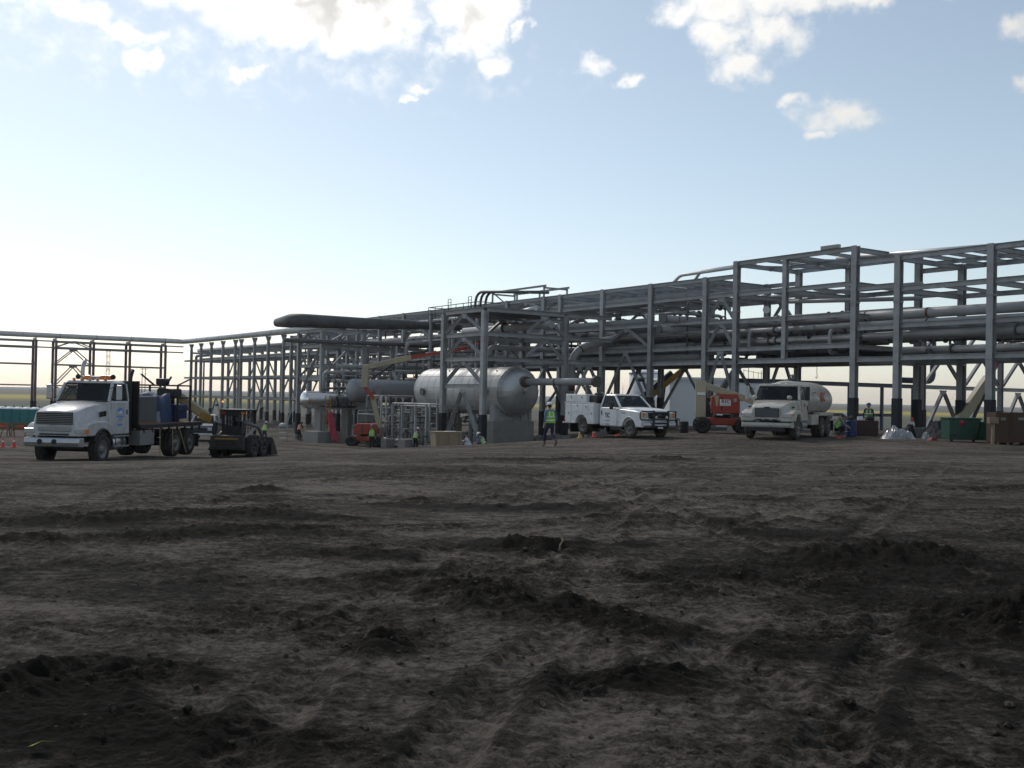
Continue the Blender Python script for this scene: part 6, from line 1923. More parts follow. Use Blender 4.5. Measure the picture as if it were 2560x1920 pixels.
# ---- pickup in the distance
def far_pickup():
    x, y = -22.2, 74.5
    f = Vector((.12, -1, 0)).normalized()
    t = thing('pickup_truck', 'white roofed dark pickup facing the camera behind the flatbed', 'pickup', (x, y, gz(x, y)), math.atan2(f.y, f.x))
    DK = mat('dark blue car paint', (.02, .03, .06), .3, 0, .1, 2, dirt=DUST, dirt_amt=.2)
    for s in (-1, 1):
        for xx in (0, -3.6):
            wheel(t, xx, s * .84, .4, .26, RUBBER, .24)
    Geo().prism([(.85, .45), (.9, .95), (.7, 1.12), (-.7, 1.2), (-4.5, 1.2), (-4.55, .5)], -.98, .98).part('body', DK, t, bevel=.06, seg=3)
    Geo().prism([(.7, 1.125), (-.7, 1.205), (-.7, 1.23), (.68, 1.15)], -.9, .9).part('bonnet', WHITE, t, bevel=.01)
    greenhouse(t, [(-.7, .86, 1.2), (-.7, -.86, 1.2), (-2.6, -.88, 1.2), (-2.6, .88, 1.2)], [(-1.35, .7, 1.78), (-1.35, -.7, 1.78), (-2.5, -.72, 1.78), (-2.5, .72, 1.78)], WHITE, .1, .09)
    seat_block(t, -1.9, 1.25, 1.6)
    Geo().box((.9, 0, .85), (.05, 1.1, .26)).part('grille', PLAST, t)
    for s in (-1, 1):
        Geo().box((.88, s * .75, .88), (.08, .3, .22)).part('headlight', LENS, t, bevel=.03)
        mirror(t, (-.95, s * .9, 1.25), s * .22, .2, .16, WHITE)
    Geo().box((.98, 0, .52), (.12, 1.9, .18)).part('bumper', CHROME, t, bevel=.03)
    return t


far_pickup()

# ------------------------------------------------------------------ people
HAIR = mat('dark hair', (.03, .022, .016), .8, 0, .2, 20)


def skin_mesh(name, verts, edges, radii, root, sub=1):
    me = bpy.data.meshes.new(name)
    me.from_pydata(verts, edges, [])
    o = bpy.data.objects.new('tmp_' + name, me)
    COL.objects.link(o)
    md = o.modifiers.new('s', 'SKIN'); md.use_smooth_shade = True
    sk = me.skin_vertices[0].data
    for i, r in enumerate(radii):
        sk[i].radius = r if isinstance(r, tuple) else (r, r)
        sk[i].use_root = (i == root)
    if sub:
        m2 = o.modifiers.new('u', 'SUBSURF'); m2.levels = sub; m2.render_levels = sub
    dg = bpy.context.evaluated_depsgraph_get()
    out = bpy.data.meshes.new_from_object(o.evaluated_get(dg))
    bpy.data.objects.remove(o); bpy.data.meshes.remove(me)
    return out


POSES = {   # joint positions: x forward, y left, z up, for a body 1.8 m tall
    'stand': dict(pelvis=(0, 0, .95), chest=(.01, 0, 1.32), neck=(.01, 0, 1.50), head=(.04, 0, 1.66), lh=(0, .10, .90), lk=(.03, .11, .50), la=(-.01, .12, .09), rh=(0, -.10, .90), rk=(.03, -.11, .50), ra=(-.01, -.12, .09),
                  ls=(0, .19, 1.43), le=(-.04, .25, 1.15), lw=(.05, .26, .90), rs=(0, -.19, 1.43), re=(-.04, -.25, 1.15), rw=(.05, -.26, .90)),
    'walk': dict(pelvis=(0, 0, .93), chest=(.03, 0, 1.31), neck=(.04, 0, 1.49), head=(.08, 0, 1.65), lh=(0, .10, .89), lk=(.24, .11, .53), la=(.30, .11, .10), rh=(0, -.10, .89), rk=(.04, -.11, .50), ra=(-.36, -.12, .24),
                 ls=(.02, .20, 1.43), le=(-.15, .29, 1.18), lw=(-.14, .33, .92), rs=(.02, -.20, 1.43), re=(.05, -.30, 1.16), rw=(.22, -.31, .97)),
    'work': dict(pelvis=(-.06, 0, .93), chest=(.08, 0, 1.28), neck=(.14, 0, 1.45), head=(.22, 0, 1.59), lh=(-.05, .10, .88), lk=(.05, .13, .49), la=(-.02, .15, .09), rh=(-.05, -.10, .88), rk=(.08, -.12, .49), ra=(.02, -.14, .09),
                 ls=(.08, .19, 1.39), le=(.18, .24, 1.13), lw=(.42, .16, 1.16), rs=(.08, -.19, 1.39), re=(.18, -.24, 1.12), rw=(.42, -.14, 1.12)),
    'crouch': dict(pelvis=(-.16, 0, .42), chest=(.06, 0, .74), neck=(.14, 0, .90), head=(.23, 0, 1.03), lh=(-.14, .11, .40), lk=(.26, .18, .50), la=(.02, .17, .09), rh=(-.14, -.11, .40), rk=(.26, -.18, .48), ra=(.0, -.17, .09),
                   ls=(.07, .19, .85), le=(.22, .25, .62), lw=(.40, .16, .52), rs=(.07, -.19, .85), re=(.22, -.25, .60), rw=(.42, -.12, .48)),
}


def person(label, x, y, face, pose='stand', vest=LIME, shirt=SHIRTG, trousers=NAVY, helm=HELM, h=1.8, z=None, group='site workers'):
    P = {k: Vector(v) for k, v in POSES[pose].items()}
    t = thing('person', label, 'person', (x, y, (gz(x, y) if z is None else z)), face, group)
    t.scale = (h / 1.8,) * 3
    V, E, Rd = [], [], []

    def add(p, r, prev=None):
        V.append(tuple(p)); Rd.append(r)
        if prev is not None: E.append((prev, len(V) - 1))
        return len(V) - 1
    pel = add(P['pelvis'], (.155, .115))
    wa = add(P['pelvis'].lerp(P['chest'], .45), (.15, .105), pel)
    ch = add(P['chest'], (.175, .12), wa)
    nb = add(P['chest'].lerp(P['neck'], .75), (.11, .085), ch)
    nk = add(P['neck'], (.055, .055), nb)
    jaw = add(P['neck'].lerp(P['head'], .55) + Vector((.02, 0, 0)), (.068, .075), nk)
    hd = add(P['head'], (.082, .095), jaw)
    tp = add(P['head'] + (P['head'] - P['neck']).normalized() * .09, (.06, .07), hd)
    for s, sg in (('l', 1), ('r', -1)):
        hh = add(P[s + 'h'] - Vector((0, 0, .03)), .105, pel)
        th_ = add(P[s + 'h'].lerp(P[s + 'k'], .5), .088, hh)
        k = add(P[s + 'k'], .064, th_)
        cf = add(P[s + 'k'].lerp(P[s + 'a'], .35), .062, k)
        a = add(P[s + 'a'], .046, cf)
        d = Vector((1, 0, 0))
        if pose == 'walk' and s == 'r': d = Vector((.75, 0, -.66))
        heel = add(P[s + 'a'] - d * .03 + Vector((0, 0, -.035)), .045, a)
        bl = add(P[s + 'a'] + d * .13 + Vector((0, 0, -.045)), (.048, .04), heel)
        add(P[s + 'a'] + d * .21 + Vector((0, 0, -.052)), (.04, .03), bl)
        sh = add(P[s + 's'], .068, nb)
        ua = add(P[s + 's'].lerp(P[s + 'e'], .5), .056, sh)
        e = add(P[s + 'e'], .046, ua)
        fa = add(P[s + 'e'].lerp(P[s + 'w'], .4), .045, e)
        w = add(P[s + 'w'], .03, fa)
        dr = (P[s + 'w'] - P[s + 'e']).normalized()
        sd = dr.cross(Vector((1, 0, 0)) if abs(dr.x) < .8 else Vector((0, 0, 1))).normalized()
        fw = sd.cross(dr).normalized()
        pm = add(P[s + 'w'] + dr * .06, (.040, .022), w)
        kn = P[s + 'w'] + dr * .10
        for q, ln in ((-.03, .066), (-.01, .078), (.01, .074), (.03, .058)):
            f1 = add(kn + fw * q, .0115, pm)
            f2 = add(kn + fw * q + dr * ln * .55 - sd * .012 * sg, .0095, f1)
            add(kn + fw * q + dr * ln * .85 - sd * .03 * sg, .008, f2)
        t1 = add(P[s + 'w'] + dr * .045 + fw * .045, .0125, pm)
        add(P[s + 'w'] + dr * .09 + fw * .066, .0095, t1)
    me = skin_mesh('body', V, E, Rd, pel)
    for m in (trousers, shirt, SKIN, BOOT, HAIR):
        me.materials.append(m)
    # clothing regions by nearest bone vertex
    zone = {}
    pts = [Vector(v) for v in V]
    kind = []
    idx = 0
    names = (['t', 's', 's', 's', 'k', 'k', 'k', 'k'] + (['t', 't', 't', 't', 'b', 'b', 'b', 'b'] + ['s', 's', 's', 's', 'k'] + ['k'] * 15) * 2)
    mi = {'t': 0, 's': 1, 'k': 2, 'b': 3}
    co = np.array([tuple(p.center) for p in me.polygons]); vv = np.array([tuple(p) for p in pts])
    near = ((co[:, None, :] - vv[None]) ** 2).sum(2).argmin(1)
    Hh = P['head']
    ids = [mi[names[i]] for i in near]
    for i in range(len(ids)):                       # hair on the back and sides of the head
        if near[i] in (5, 6, 7) and (co[i][0] < Hh.x + .0 or co[i][2] > Hh.z + .06) and co[i][2] > Hh.z - .07:
            ids[i] = 4
    me.polygons.foreach_set('material_index', ids)
    me.polygons.foreach_set('use_smooth', [True] * len(me.polygons))
    b = bpy.data.objects.new('body', me)
    link(b, t); OFF[b.name] = Vector()
    # face: nose, brows, eyes, mouth, ears
    H = P['head']
    g = Geo()
    g.add([(H.x + .088, -.014, H.z - .03), (H.x + .088, .014, H.z - .03), (H.x + .118, 0, H.z - .028), (H.x + .092, 0, H.z + .02)], [(0, 1, 2), (0, 2, 3), (1, 3, 2)], True)
    g.part('nose', SKIN, t)
    for s in (-1, 1):
        Geo().lathe((H.x + .078, s * .033, H.z + .012), (1, 0, 0), [(-.006, .014), (.004, .011), (.008, 0)], 8).part('eye', TEXTK, t)
        Geo().lathe((H.x, s * .08, H.z - .01), (0, s, 0), [(-.01, .03), (.006, .032), (.012, .02), (.012, 0)], 8).part('ear', SKIN, t)
    Geo().box((H.x + .086, 0, H.z - .062), (.008, .045, .008)).part('mouth', TEXTR, t)
    # hard hat
    up = (P['head'] - P['neck']).normalized()
    hc = H + up * .045
    hat = Geo().lathe(hc, up, [(0, .128), (.03, .126), (.075, .105), (.11, .06), (.122, 0)], 18).part('hard_hat', helm, t)
    fw = Vector((1, 0, 0)); fw = (fw - up * fw.dot(up)).normalized(); sd = up.cross(fw)
    ring = [hc + (fw * math.cos(a) * (.168 if math.cos(a) > 0 else .138) + sd * math.sin(a) * .138) for a in np.linspace(0, 2 * math.pi, 18, endpoint=False)]
    Geo().loft([[p - up * .008 for p in ring], [p + up * .008 for p in ring]]).part('brim', helm, hat)
    # vest: shell round the torso with armholes left to the sides
    ax0 = P['pelvis'] + (P['chest'] - P['pelvis']) * .08; ax1 = P['chest'].lerp(P['neck'], .70)
    N = 16
    rings = []
    for k, (tt, rx, ry) in enumerate(((0, .158, .215), (.3, .155, .205), (.62, .162, .215), (.85, .15, .20), (1.0, .115, .150), (1.06, .07, .085))):
        c = ax0.lerp(ax1, tt); d = (ax1 - ax0).normalized(); f2 = (Vector((1, 0, 0)) - d * d.x).normalized()
        rings.append([c + f2 * rx * .86 * math.cos(2 * math.pi * i / N) + Vector((0, 1, 0)) * ry * math.sin(2 * math.pi * i / N) for i in range(N)])
    v = Geo().loft(rings, caps=False).part('vest', vest, t)

    def tape(q, dz, i0, i1):
        pass
    for tt in (.22, .52):
        c = ax0.lerp(ax1, tt); d = (ax1 - ax0).normalized(); f2 = (Vector((1, 0, 0)) - d * d.x).normalized()
        rr = [[c + d * s * .026 + f2 * .162 * .86 * math.cos(2 * math.pi * i / N) + Vector((0, 1, 0)) * .219 * math.sin(2 * math.pi * i / N) for i in range(N)] for s in (-1, 1)]
        Geo().loft(rr, caps=False).part('reflective_tape', REFL, v)
    for fs in (-1, 1):
        for s in (-1, 1):
            d = (ax1 - ax0).normalized(); f2 = (Vector((1, 0, 0)) - d * d.x).normalized()
            a_ = ax0.lerp(ax1, .52) + f2 * fs * .142 + Vector((0, s * .085, 0)); b_ = ax0.lerp(ax1, .98) + f2 * fs * .112 + Vector((0, s * .085, 0))
            Geo().bar(a_, b_, .045, .012, up=f2).part('shoulder_tape', REFL, v)
    return t


FA = lambda dx, dy: math.atan2(dy, dx)
person('worker in lime vest and blue sleeves walking away across the open dirt', 1.6, 42.7, FA(-.42, 1), 'walk', LIME, SHIRT, NAVY, HELM, 1.83)
person('worker in bright lime vest and dark trousers standing before the orange lift', -10.2, 76.3, FA(.2, -1), 'stand', LIME, CHAR, CHAR, HELMB, 1.82)
person('worker in lime vest and jeans beside the rear of the orange lift', -15.6, 97.5, FA(.3, 1), 'stand', LIME, SHIRTG, mat('faded jeans', (.06, .10, .2), .85), HELM, 1.8)
person('worker in orange vest standing at the foot of the vessel frame', -19.5, 95.8, FA(.6, .8), 'work', ORVEST, CHAR, CHAR, HELMB, 1.82)
person('worker in lime vest with white hat behind the loader bucket', -20.6, 87.0, FA(.4, 1), 'work', LIME, SHIRTG, NAVY, HELM, 1.75)
wp = pw(38.6, 84.7)
person('worker in green vest up on the platform beside the shiny vessel', wp.x, wp.y, FA(.9, .4), 'work', mat('dull green vest', (.12, .24, .05), .8), CHAR, CHAR, HELMB, 1.75, z=.47)
wp = pw(37.0, 67.4)
person('worker in lime vest bending over the manifold valves', wp.x, wp.y, FA(.6, .8), 'work', LIME, SHIRTG, CHAR, HELM, 1.8)
person('worker crouching beside the tank frame column', -1.75, 64.0, FA(-1, .3), 'crouch', mat('pale lime vest', (.34, .55, .12), .7), SHIRT, NAVY, HELM, 1.8)
person('worker in lime vest crouching behind the tank truck', 16.15, 51.3, FA(1, -.2), 'crouch', LIME, SHIRTG, CHAR, HELM, 1.85)
person('worker in dim green vest standing behind the blue drum at right', 19.4, 56.5, FA(-.4, -1), 'stand', mat('shaded green vest', (.10, .22, .03), .8), CHAR, CHAR, HELMB, 1.8)

# ------------------------------------------------------------------ yard clutter, background
def own(name, label, cat, x, y, rz=0, group=None, dz=0.0):
    return thing(name, label, cat, (x, y, gz(x, y) + dz), rz, group)


# portable toilets in a row
for k, lab in enumerate(('leftmost in view', 'second from left', 'third from left', 'fourth from left', 'rightmost, nearest the truck cab')):
    x = -55.6 + k * .98; y = 113.4 - k * .12
    t = own('portable_toilet', 'teal portable toilet with white roof, ' + lab, 'toilet', x, y, R(8), 'row of portable toilets')
    Geo().box((0, 0, 1.05), (.93, 1.0, 2.02)).part('cabin', TEAL, t, bevel=.03)
    d = Geo().box((0, -.515, 1.02), (.66, .03, 1.8)).part('door', TEAL, t, bevel=.01)
    Geo().box((.26, -.54, 1.05), (.04, .02, .12)).part('handle', PLAST, d)
    Geo().loft([[(-.5, -.53, 2.06), (.5, -.53, 2.06), (.5, .53, 2.06), (-.5, .53, 2.06)], [(-.48, -.5, 2.16), (.48, -.5, 2.16), (.48, .5, 2.16), (-.48, .5, 2.16)], [(-.22, -.25, 2.3), (.22, -.25, 2.3), (.22, .25, 2.3), (-.22, .25, 2.3)]]).part('roof', PAPER, t)
    Geo().cyl((.3, .35, 2.1), (.3, .35, 2.45), .05, 8).part('vent_pipe', PLAST, t)
    Geo().box((0, 0, .06), (.98, 1.08, .12)).part('base', PLAST, t)

# timber barricades and small cones at the left
for k, (x, y, lab) in enumerate(((-35.4, 75, 'brown timber barricade in front of the portable toilets'), (-36.9, 75.4, 'brown timber barricade cut by the left picture edge'))):
    t = own('barricade', lab, 'barricade', x, y, R(5), 'timber barricades')
    for z in (.55, .85):
        Geo().box((0, 0, z), (1.15, .06, .22)).part('rail', BROWN, t)
    Geo().box((.05, -.035, .72), (.5, .02, .12)).part('orange_strip', CONE, t)
    for s in (-1, 1):
        for q in (-1, 1):
            Geo().bar((s * .48, q * .3, 0), (s * .48, 0, .98), .07).part('leg', BROWN, t)


def cone(label, x, y, h, group='traffic cones', m=None):
    t = own('traffic_cone', label, 'cone', x, y, .3, group)
    Geo().lathe((0, 0, .03), (0, 0, 1), [(0, h * .24), (h * .12, h * .20), (h * .93, h * .05), (h * .97, h * .045), (h * .97, 0)], 16).part('body', m or CONE, t)
    Geo().lathe((0, 0, .03), (0, 0, 1), [(h * .52, h * .130), (h * .72, h * .093)], 16).part('reflective_band', PAPER, t)
    Geo().box((0, 0, .02), (h * .62, h * .62, .04)).part('base', m or CONE, t, bevel=.01)
    return t


cone('small orange cone at the left edge of the dirt', -24.4, 50.0, .42)
cone('small orange cone by the leaning stake at left', -24.05, 50.4, .45)
cone('tall orange cone standing on the block by the right rack', 23.9, 62.0, 1.15)
cone('small orange cone half hidden under the service pickup', 4.3, 53.9, .5)
cone('pale yellow cone behind the pickup rear wheel', 3.55, 53.4, .55, m=mat('yellow cone', (.6, .42, .12), .6))
cone('faded orange cone behind the middle of the pickup', 5.55, 54.2, .42)
t = own('survey_stake', 'thin wooden stake leaning among the small cones', 'stake', -24.3, 49.3, 0)
Geo().bar((-.1, 0, -.1), (.28, .1, 1.15), .05, .03).part('stake', BROWN, t)
Geo().bar((.22, .08, 1.0), (.28, .1, 1.15), .056, .036).part('ribbon', CONE, t)

# green dumpster
t = own('dumpster', 'dark green steel dumpster with red emblem in front of the right rack', 'dumpster', 21.45, 49.6, R(-6))
t.scale = (.8, .9, 1)
Geo().prism([(-.92, .12), (.62, .12), (.86, 1.08), (-.92, 1.08)], -.75, .75).part('bin', GREEN, t, bevel=.02)
Geo().hexa([(.68, -.7, .12), (1.25, -.62, .12), (1.25, .7, .12), (.68, .7, .12)], [(.9, -.7, .98), (1.25, -.62, .98), (1.25, .7, .98), (.9, .7, .98)]).part('side_hopper', GREEN, t, bevel=.02)
Geo().box((-.03, 0, 1.12), (1.9, 1.56, .07)).part('lid', GREEN, t, bevel=.02)
for z in (.4, .72):
    Geo().box((-.12, -.76, z), (1.45, .05, .06)).part('rib', GREEN, t)
for x in (-.7, .55):
    Geo().box((x, -.79, .32), (.2, .1, .14)).part('fork_pocket', BLACK, t)
    Geo().cyl((x, -.5, .07), (x, -.42, .07), .07, 10).part('caster', BLACK, t)
e = Geo().lathe((-.22, -.766, .92), (0, -1, 0), [(0, .14), (.008, .14), (.008, 0)], 16).part('emblem', TEXTR, t)
Geo().box((-.22, -.772, .72), (.42, .006, .05)).part('emblem_line', TEXTG, t)

# tall brown boxes
for x, y, w, d, h, rz, lab in ((22.2, 47.4, .72, .8, 1.36, 4, 'tall brown board box next to the dumpster'), (23.15, 47.6, 1.05, .8, 1.38, 2, 'wide brown board box, second from the dumpster'), (24.3, 47.8, 1.0, .9, 1.36, 0, 'dark brown board box cut by the right picture edge')):
    t = own('board_box', lab, 'box', x, y, R(rz), 'tall brown boxes')
    Geo().box((0, 0, h / 2 + .08), (w, d, h)).part('carton', CARD, t, bevel=.012)
    for s in (-1, 1):
        Geo().box((s * w * .32, 0, .04), (.1, d, .1)).part('skid', BROWN, t)
    Geo().box((0, -d / 2 - .006, h * .85), (w * .32, .006, .12)).part('label_sheet', mat('grey shipping label', (.2, .19, .18), .7), t)
    for s in (-1, 1):
        Geo().box((s * (w / 2 - .03), -d / 2 - .012, h / 2 + .08), (.06, .02, h)).part('corner_batten', CARD, t)
t = own('lumber_post', 'upright pale timber post beside the tall brown box', 'post', 21.75, 47.0, 0)
Geo().bar((0, 0, 0), (.03, 0, 1.05), .11).part('post', PLY, t)
Geo().box((.0, .0, 1.08), (.42, .3, .28)).part('cap_block', PLY, t, bevel=.01)


def lumpy(name, label, cat, x, y, sx, sy, h, m, seed, n=22, sharp=1.0, group=None):
    """an irregular heap, draped sheet or bundle"""
    r = np.random.default_rng(seed)
    a = np.linspace(-1, 1, n)
    A, B = np.meshgrid(a, a, indexing='ij')
    d = np.hypot(A, B)
    base = np.clip(1 - d ** 2.2, 0, 1) ** .8
    z = h * base * (0.55 + sharp * .55 * (fbm(A * 3 + seed, B * 3, 4) + .35)) + h * .25 * min(sharp, 1.2) * base * ridged(A * 4 + seed, B * 4, 3)
    vs = [(A[i, j] * sx / 2 + .05 * fbm(A * 5, B * 5 + seed, 2)[i, j], B[i, j] * sy / 2, float(z[i, j]) - .03) for i in range(n) for j in range(n)]
    fs = [(i * n + j, (i + 1) * n + j, (i + 1) * n + j + 1, i * n + j + 1) for i in range(n - 1) for j in range(n - 1)]
    g = Geo().add(vs, fs, sharp < 1.2)
    return g.solo(name, label, cat, m, (x, y, gz(x, y)), R(seed * 7), frame='own', group=group)


lumpy('plastic_sheet', 'crumpled heap of pale plastic sheeting on the dirt at right', 'plastic sheet', 19.35, 52.0, 2.3, 1.3, .55, FILM, 5, sharp=1.3)
lumpy('tarp_heap', 'black tarpaulin heap behind the rear of the tank truck', 'tarp', 18.3, 57.0, 3.2, 2.0, 1.5, mat('black tarp', (.012, .012, .013), .7, 0, .3, 3), 8, sharp=.4)
lumpy('debris_pile', 'dark scrap pile between the plastic sheet and dumpster', 'debris pile', 23.0, 56.0, 3.0, 1.8, .75, mat('dark scrap', (.03, .029, .03), .8, 0, .4, 4), 12, sharp=1.7)
lumpy('red_bag', 'red bag lying left of the green dumpster', 'bag', 20.55, 50.7, .6, .4, .3, REDP, 3, sharp=.3)
lumpy('black_bag', 'black bag leaning against the right rack column', 'bag', 21.55, 56.2, .75, .6, 1.25, mat('black bag', (.012, .012, .014), .5), 6, sharp=.2)
lumpy('white_bag', 'small white bag on the ground right of the plastic sheet', 'bag', 21.2, 53.2, .45, .4, .4, FILM, 9)
lumpy('red_mat', 'flat red sheet on the ground behind the tank truck wheels', 'sheet', 15.75, 50.0, 1.2, .6, .12, REDP, 10)
lumpy('cable_coil', 'coil of shiny scrap wire beside the plywood crate', 'scrap', -2.55, 60.2, 1.4, .8, .5, mat('shiny scrap', (.5, .5, .52), .25, .8, .5, 6), 14, sharp=2.2)
# blue drum, pallet of brown stuff, grey block
t = own('plastic_drum', 'blue plastic drum standing between the tank truck and the crates', 'drum', 17.05, 52.2, 0)
t.scale = (.72, .72, .74)
Geo().lathe((0, 0, 0), (0, 0, 1), [(0, 0), (0, .36), (.05, .38), (.3, .38), (.32, .395), (.36, .395), (.38, .38), (.72, .38), (.74, .395), (.78, .395), (.8, .38), (1.05, .38), (1.12, .34), (1.12, .3), (1.09, .29), (1.09, 0)], 24, smooth=False).part('shell', BLUE, t)
for a in (-.16, .16):
    Geo().cyl((a, .0, 1.09), (a, 0, 1.14), .05, 10).part('bung', PLAST, t)
t = own('tool_crate', 'dark brown tool crate piled with gear behind the blue drum', 'crate', 18.2, 53.4, R(-12))
t.scale = (.75, .9, .9)
Geo().box((0, 0, .5), (1.5, 1.0, .9)).part('box', mat('dark crate', (.05, .032, .024), .8, 0, .25, 2), t, bevel=.02)
for z in (.2, .5, .8):
    Geo().box((0, -.51, z), (1.5, .03, .14)).part('plank', mat('dark crate', (.05, .032, .024)), t)
Geo().box((-.4, -.1, 1.05), (.35, .3, .2)).part('white_case', PAPER, t, bevel=.02)
Geo().box((.3, .1, 1.08), (.5, .5, .26)).part('gear_bag', BLACK, t, bevel=.08, seg=3)
t = own('concrete_block', 'long low concrete block under the tall orange cone', 'concrete block', 23.6, 61.4, R(34), 'concrete blocks by the manifold')
Geo().box((0, 0, .2), (2.8, .9, .6)).part('block', CONC, t, bevel=.03)
# black drum beside the pickup
t = own('plastic_drum', 'small black drum right of the service pickup by the white building', 'drum', 9.15, 55.2, 0)
Geo().lathe((0, 0, 0), (0, 0, 1), [(0, 0), (0, .25), (.2, .26), (.21, .275), (.25, .275), (.26, .26), (.42, .26), (.43, .275), (.47, .275), (.48, .26), (.62, .26), (.65, .22), (.65, 0)], 20, smooth=False).part('shell', BLACK, t)
Geo().tube(fillet([(-.2, 0, .6), (-.25, 0, .78), (-.38, 0, .76)], .1), .025, 6).part('pump_spout', PLAST, t)

# plywood crate by the tank
t = own('plywood_crate', 'open plywood crate with papers on top by the silver tank', 'crate', -3.75, 60.0, R(20))
Geo().prism([(-.72, .02), (.72, .02), (.80, 1.05), (-.80, 1.05)], -.6, .6).part('box', PLY, t, bevel=.012)
Geo().box((0, 0, 1.08), (1.7, 1.25, .04)).part('lid', PLY, t)
for s in (-.6, 0, .6):
    Geo().box((s, -.615, .5), (.09, .03, .98)).part('batten', PLY, t)
Geo().box((.2, -.1, 1.11), (.6, .4, .02)).part('papers', PAPER, t)
Geo().box((.55, .2, 1.115), (.4, .3, .03)).part('blue_sheet', TARP, t)

# magenta sheet hanging from the platform down to the ground
a = pw(37.35, 83.5, .1); b = pw(37.35, 82.2, -2.3)
rows = []
for i in range(9):
    tt = i / 8
    c = a.lerp(b, tt) + Vector((0, 0, -.25 * math.sin(math.pi * tt)))
    w = .3 + .04 * math.sin(i * 1.7)
    rows.append([tuple(c + D2 * w * k + Vector((0, 0, .09 * math.sin(i * 1.3 + k * 5) + .10 * math.cos(k * 9)))) for k in np.linspace(-1, 1, 9)])
vs = [q for r_ in rows for q in r_]
n = 9
base = b.copy()
vs = [tuple(Vector(q) - base) for q in vs]
fs = [(i * n + j, i * n + j + 1, (i + 1) * n + j + 1, (i + 1) * n + j) for i in range(8) for j in range(8)]
vs2 = [(x + .03, y + .03, z - .03) for x, y, z in vs]
Geo().add(vs, fs, True).add(vs2, [f[::-1] for f in fs], True).solo('chute', 'magenta debris chute sheet sloping down beside the yellow ladder', 'chute', PINK, tuple(base), 0, frame='own')

# white wire trolley beside the orange-vest worker
wp = pw(36.6, 92.0)
t = own('trolley', 'grey wire trolley with hoses beside the worker in orange', 'trolley', -20.75, 94.6, R(10))
for x in (-.35, .35):
    for y in (-.25, .25):
        Geo().bar((x, y, .1), (x, y, 1.5), .05).part('post', ALU, t)
for z in (.25, .75, 1.3):
    Geo().box((0, 0, z), (.78, .58, .05)).part('shelf', ALU, t)
lo = Geo().lathe((0, 0, 1.32), (0, 0, 1), [(0, .3), (.12, .34), (.25, .25), (.3, .1), (.3, 0)], 14).part('hose_coil', FILM, t)
Geo().bar((.3, 0, 1.35), (.75, 0, 3.0), .12).part('diagonal_prop', ALU, t)

# white building and tank behind the rack
t = thing('site_building', 'plain white clad building seen through the rack behind the pickup', 'building', (19.5, 97.5, gz(19.5, 97.5)), R(4))
z0 = 0
Geo().box((0, 0, 2.15), (11.2, 7.5, 4.5)).part('wall', ROOFW, t)
Geo().prism([(-5.75, 4.4), (5.75, 4.4), (5.7, 4.62), (-5.7, 4.62)], -3.95, 3.95).part('roof', ROOFW, t)
Geo().box((0, -3.78, 4.3), (11.3, .08, .22)).part('eave_trim', ROOFW, t)
Geo().box((0, -3.77, -.0), (11.25, .1, .5)).part('concrete_skirt', CONC, t)
for (x, h) in ((-3.6, .9), (2.1, 1.2), (3.3, .8)):
    Geo().bar((x, -2, 4.6), (x, -2, 4.6 + h), .05).part('roof_pipe', STEEL2, t)
for k in range(6):
    Geo().bar((1.6 + k * .45, -2.2, 4.6), (1.6 + k * .45, -2.2, 5.5 - .08 * k), .04).part('roof_rail', ALU, t)
Geo().bar((1.6, -2.2, 5.4), (3.85, -2.2, 5.05), .04).part('roof_rail', ALU, t)
t = thing('storage_tank', 'small white upright tank left of the white building', 'tank', (13.2, 103, gz(13.2, 103)), 0)
Geo().lathe((0, 0, 0), (0, 0, 1), [(0, 1.6), (5.6, 1.6), (5.9, 1.0), (6.0, 0)], 24).part('shell', ROOFW, t)
Geo().lathe((0, 0, 5.5), (0, 0, 1), [(0, 1.6), (0, 1.66), (.1, 1.66), (.1, 1.6)], 24, smooth=False).part('rim', STEEL2, t)

# flood lamps on rack columns
for v, u, z, lab in ((49.5, 61.9, 3.35, 'flood lamp bracketed on the rack column above the pickup bed'), (49.5, 56.6, 3.25, 'flood lamp bracketed on the rack column above the pickup cab'), (49.6, 27.6, 2.2, 'flood lamp near the right picture edge'), (49.5, 150.2, -.2, 'flood lamp low on the far rack'), (49.5, 131.9, -.3, 'flood lamp on the nearer far rack column')):
    t = plant('flood_lamp', lab, 'lamp', v, u, z, 'flood lamps on the racks')
    Geo().bar((v + .3, u, z), (v - .15, u, z), .06).part('bracket', PIPED, t)
    Geo().lathe((v - .15, u, z + .12), (-.25, -.3, -1), [(0, .08), (.08, .16), (.3, .27), (.31, .0)], 14).part('shade', PIPED, t)
t = plant('warning_lamp', 'small glowing orange lamp on the far rack', 'lamp', 49.6, 148.4, .4)
Geo().bar((49.7, 148.4, .4), (49.7, 150.0, .4), .05).part('arm', PIPED, t)
em = bpy.data.materials.new('lit orange bulb'); em.use_nodes = True
em.node_tree.nodes['Principled BSDF'].inputs['Base Color'].default_value = (.8, .25, .05, 1)
em.node_tree.nodes['Principled BSDF'].inputs['Emission Color'].default_value = (1, .32, .08, 1)
em.node_tree.nodes['Principled BSDF'].inputs['Emission Strength'].default_value = 1.2
Geo().lathe((49.6, 148.4, .1), (0, 0, 1), [(0, 0), (.05, .1), (.2, .15), (.28, .06), (.28, 0)], 14).part('bulb', em, t)

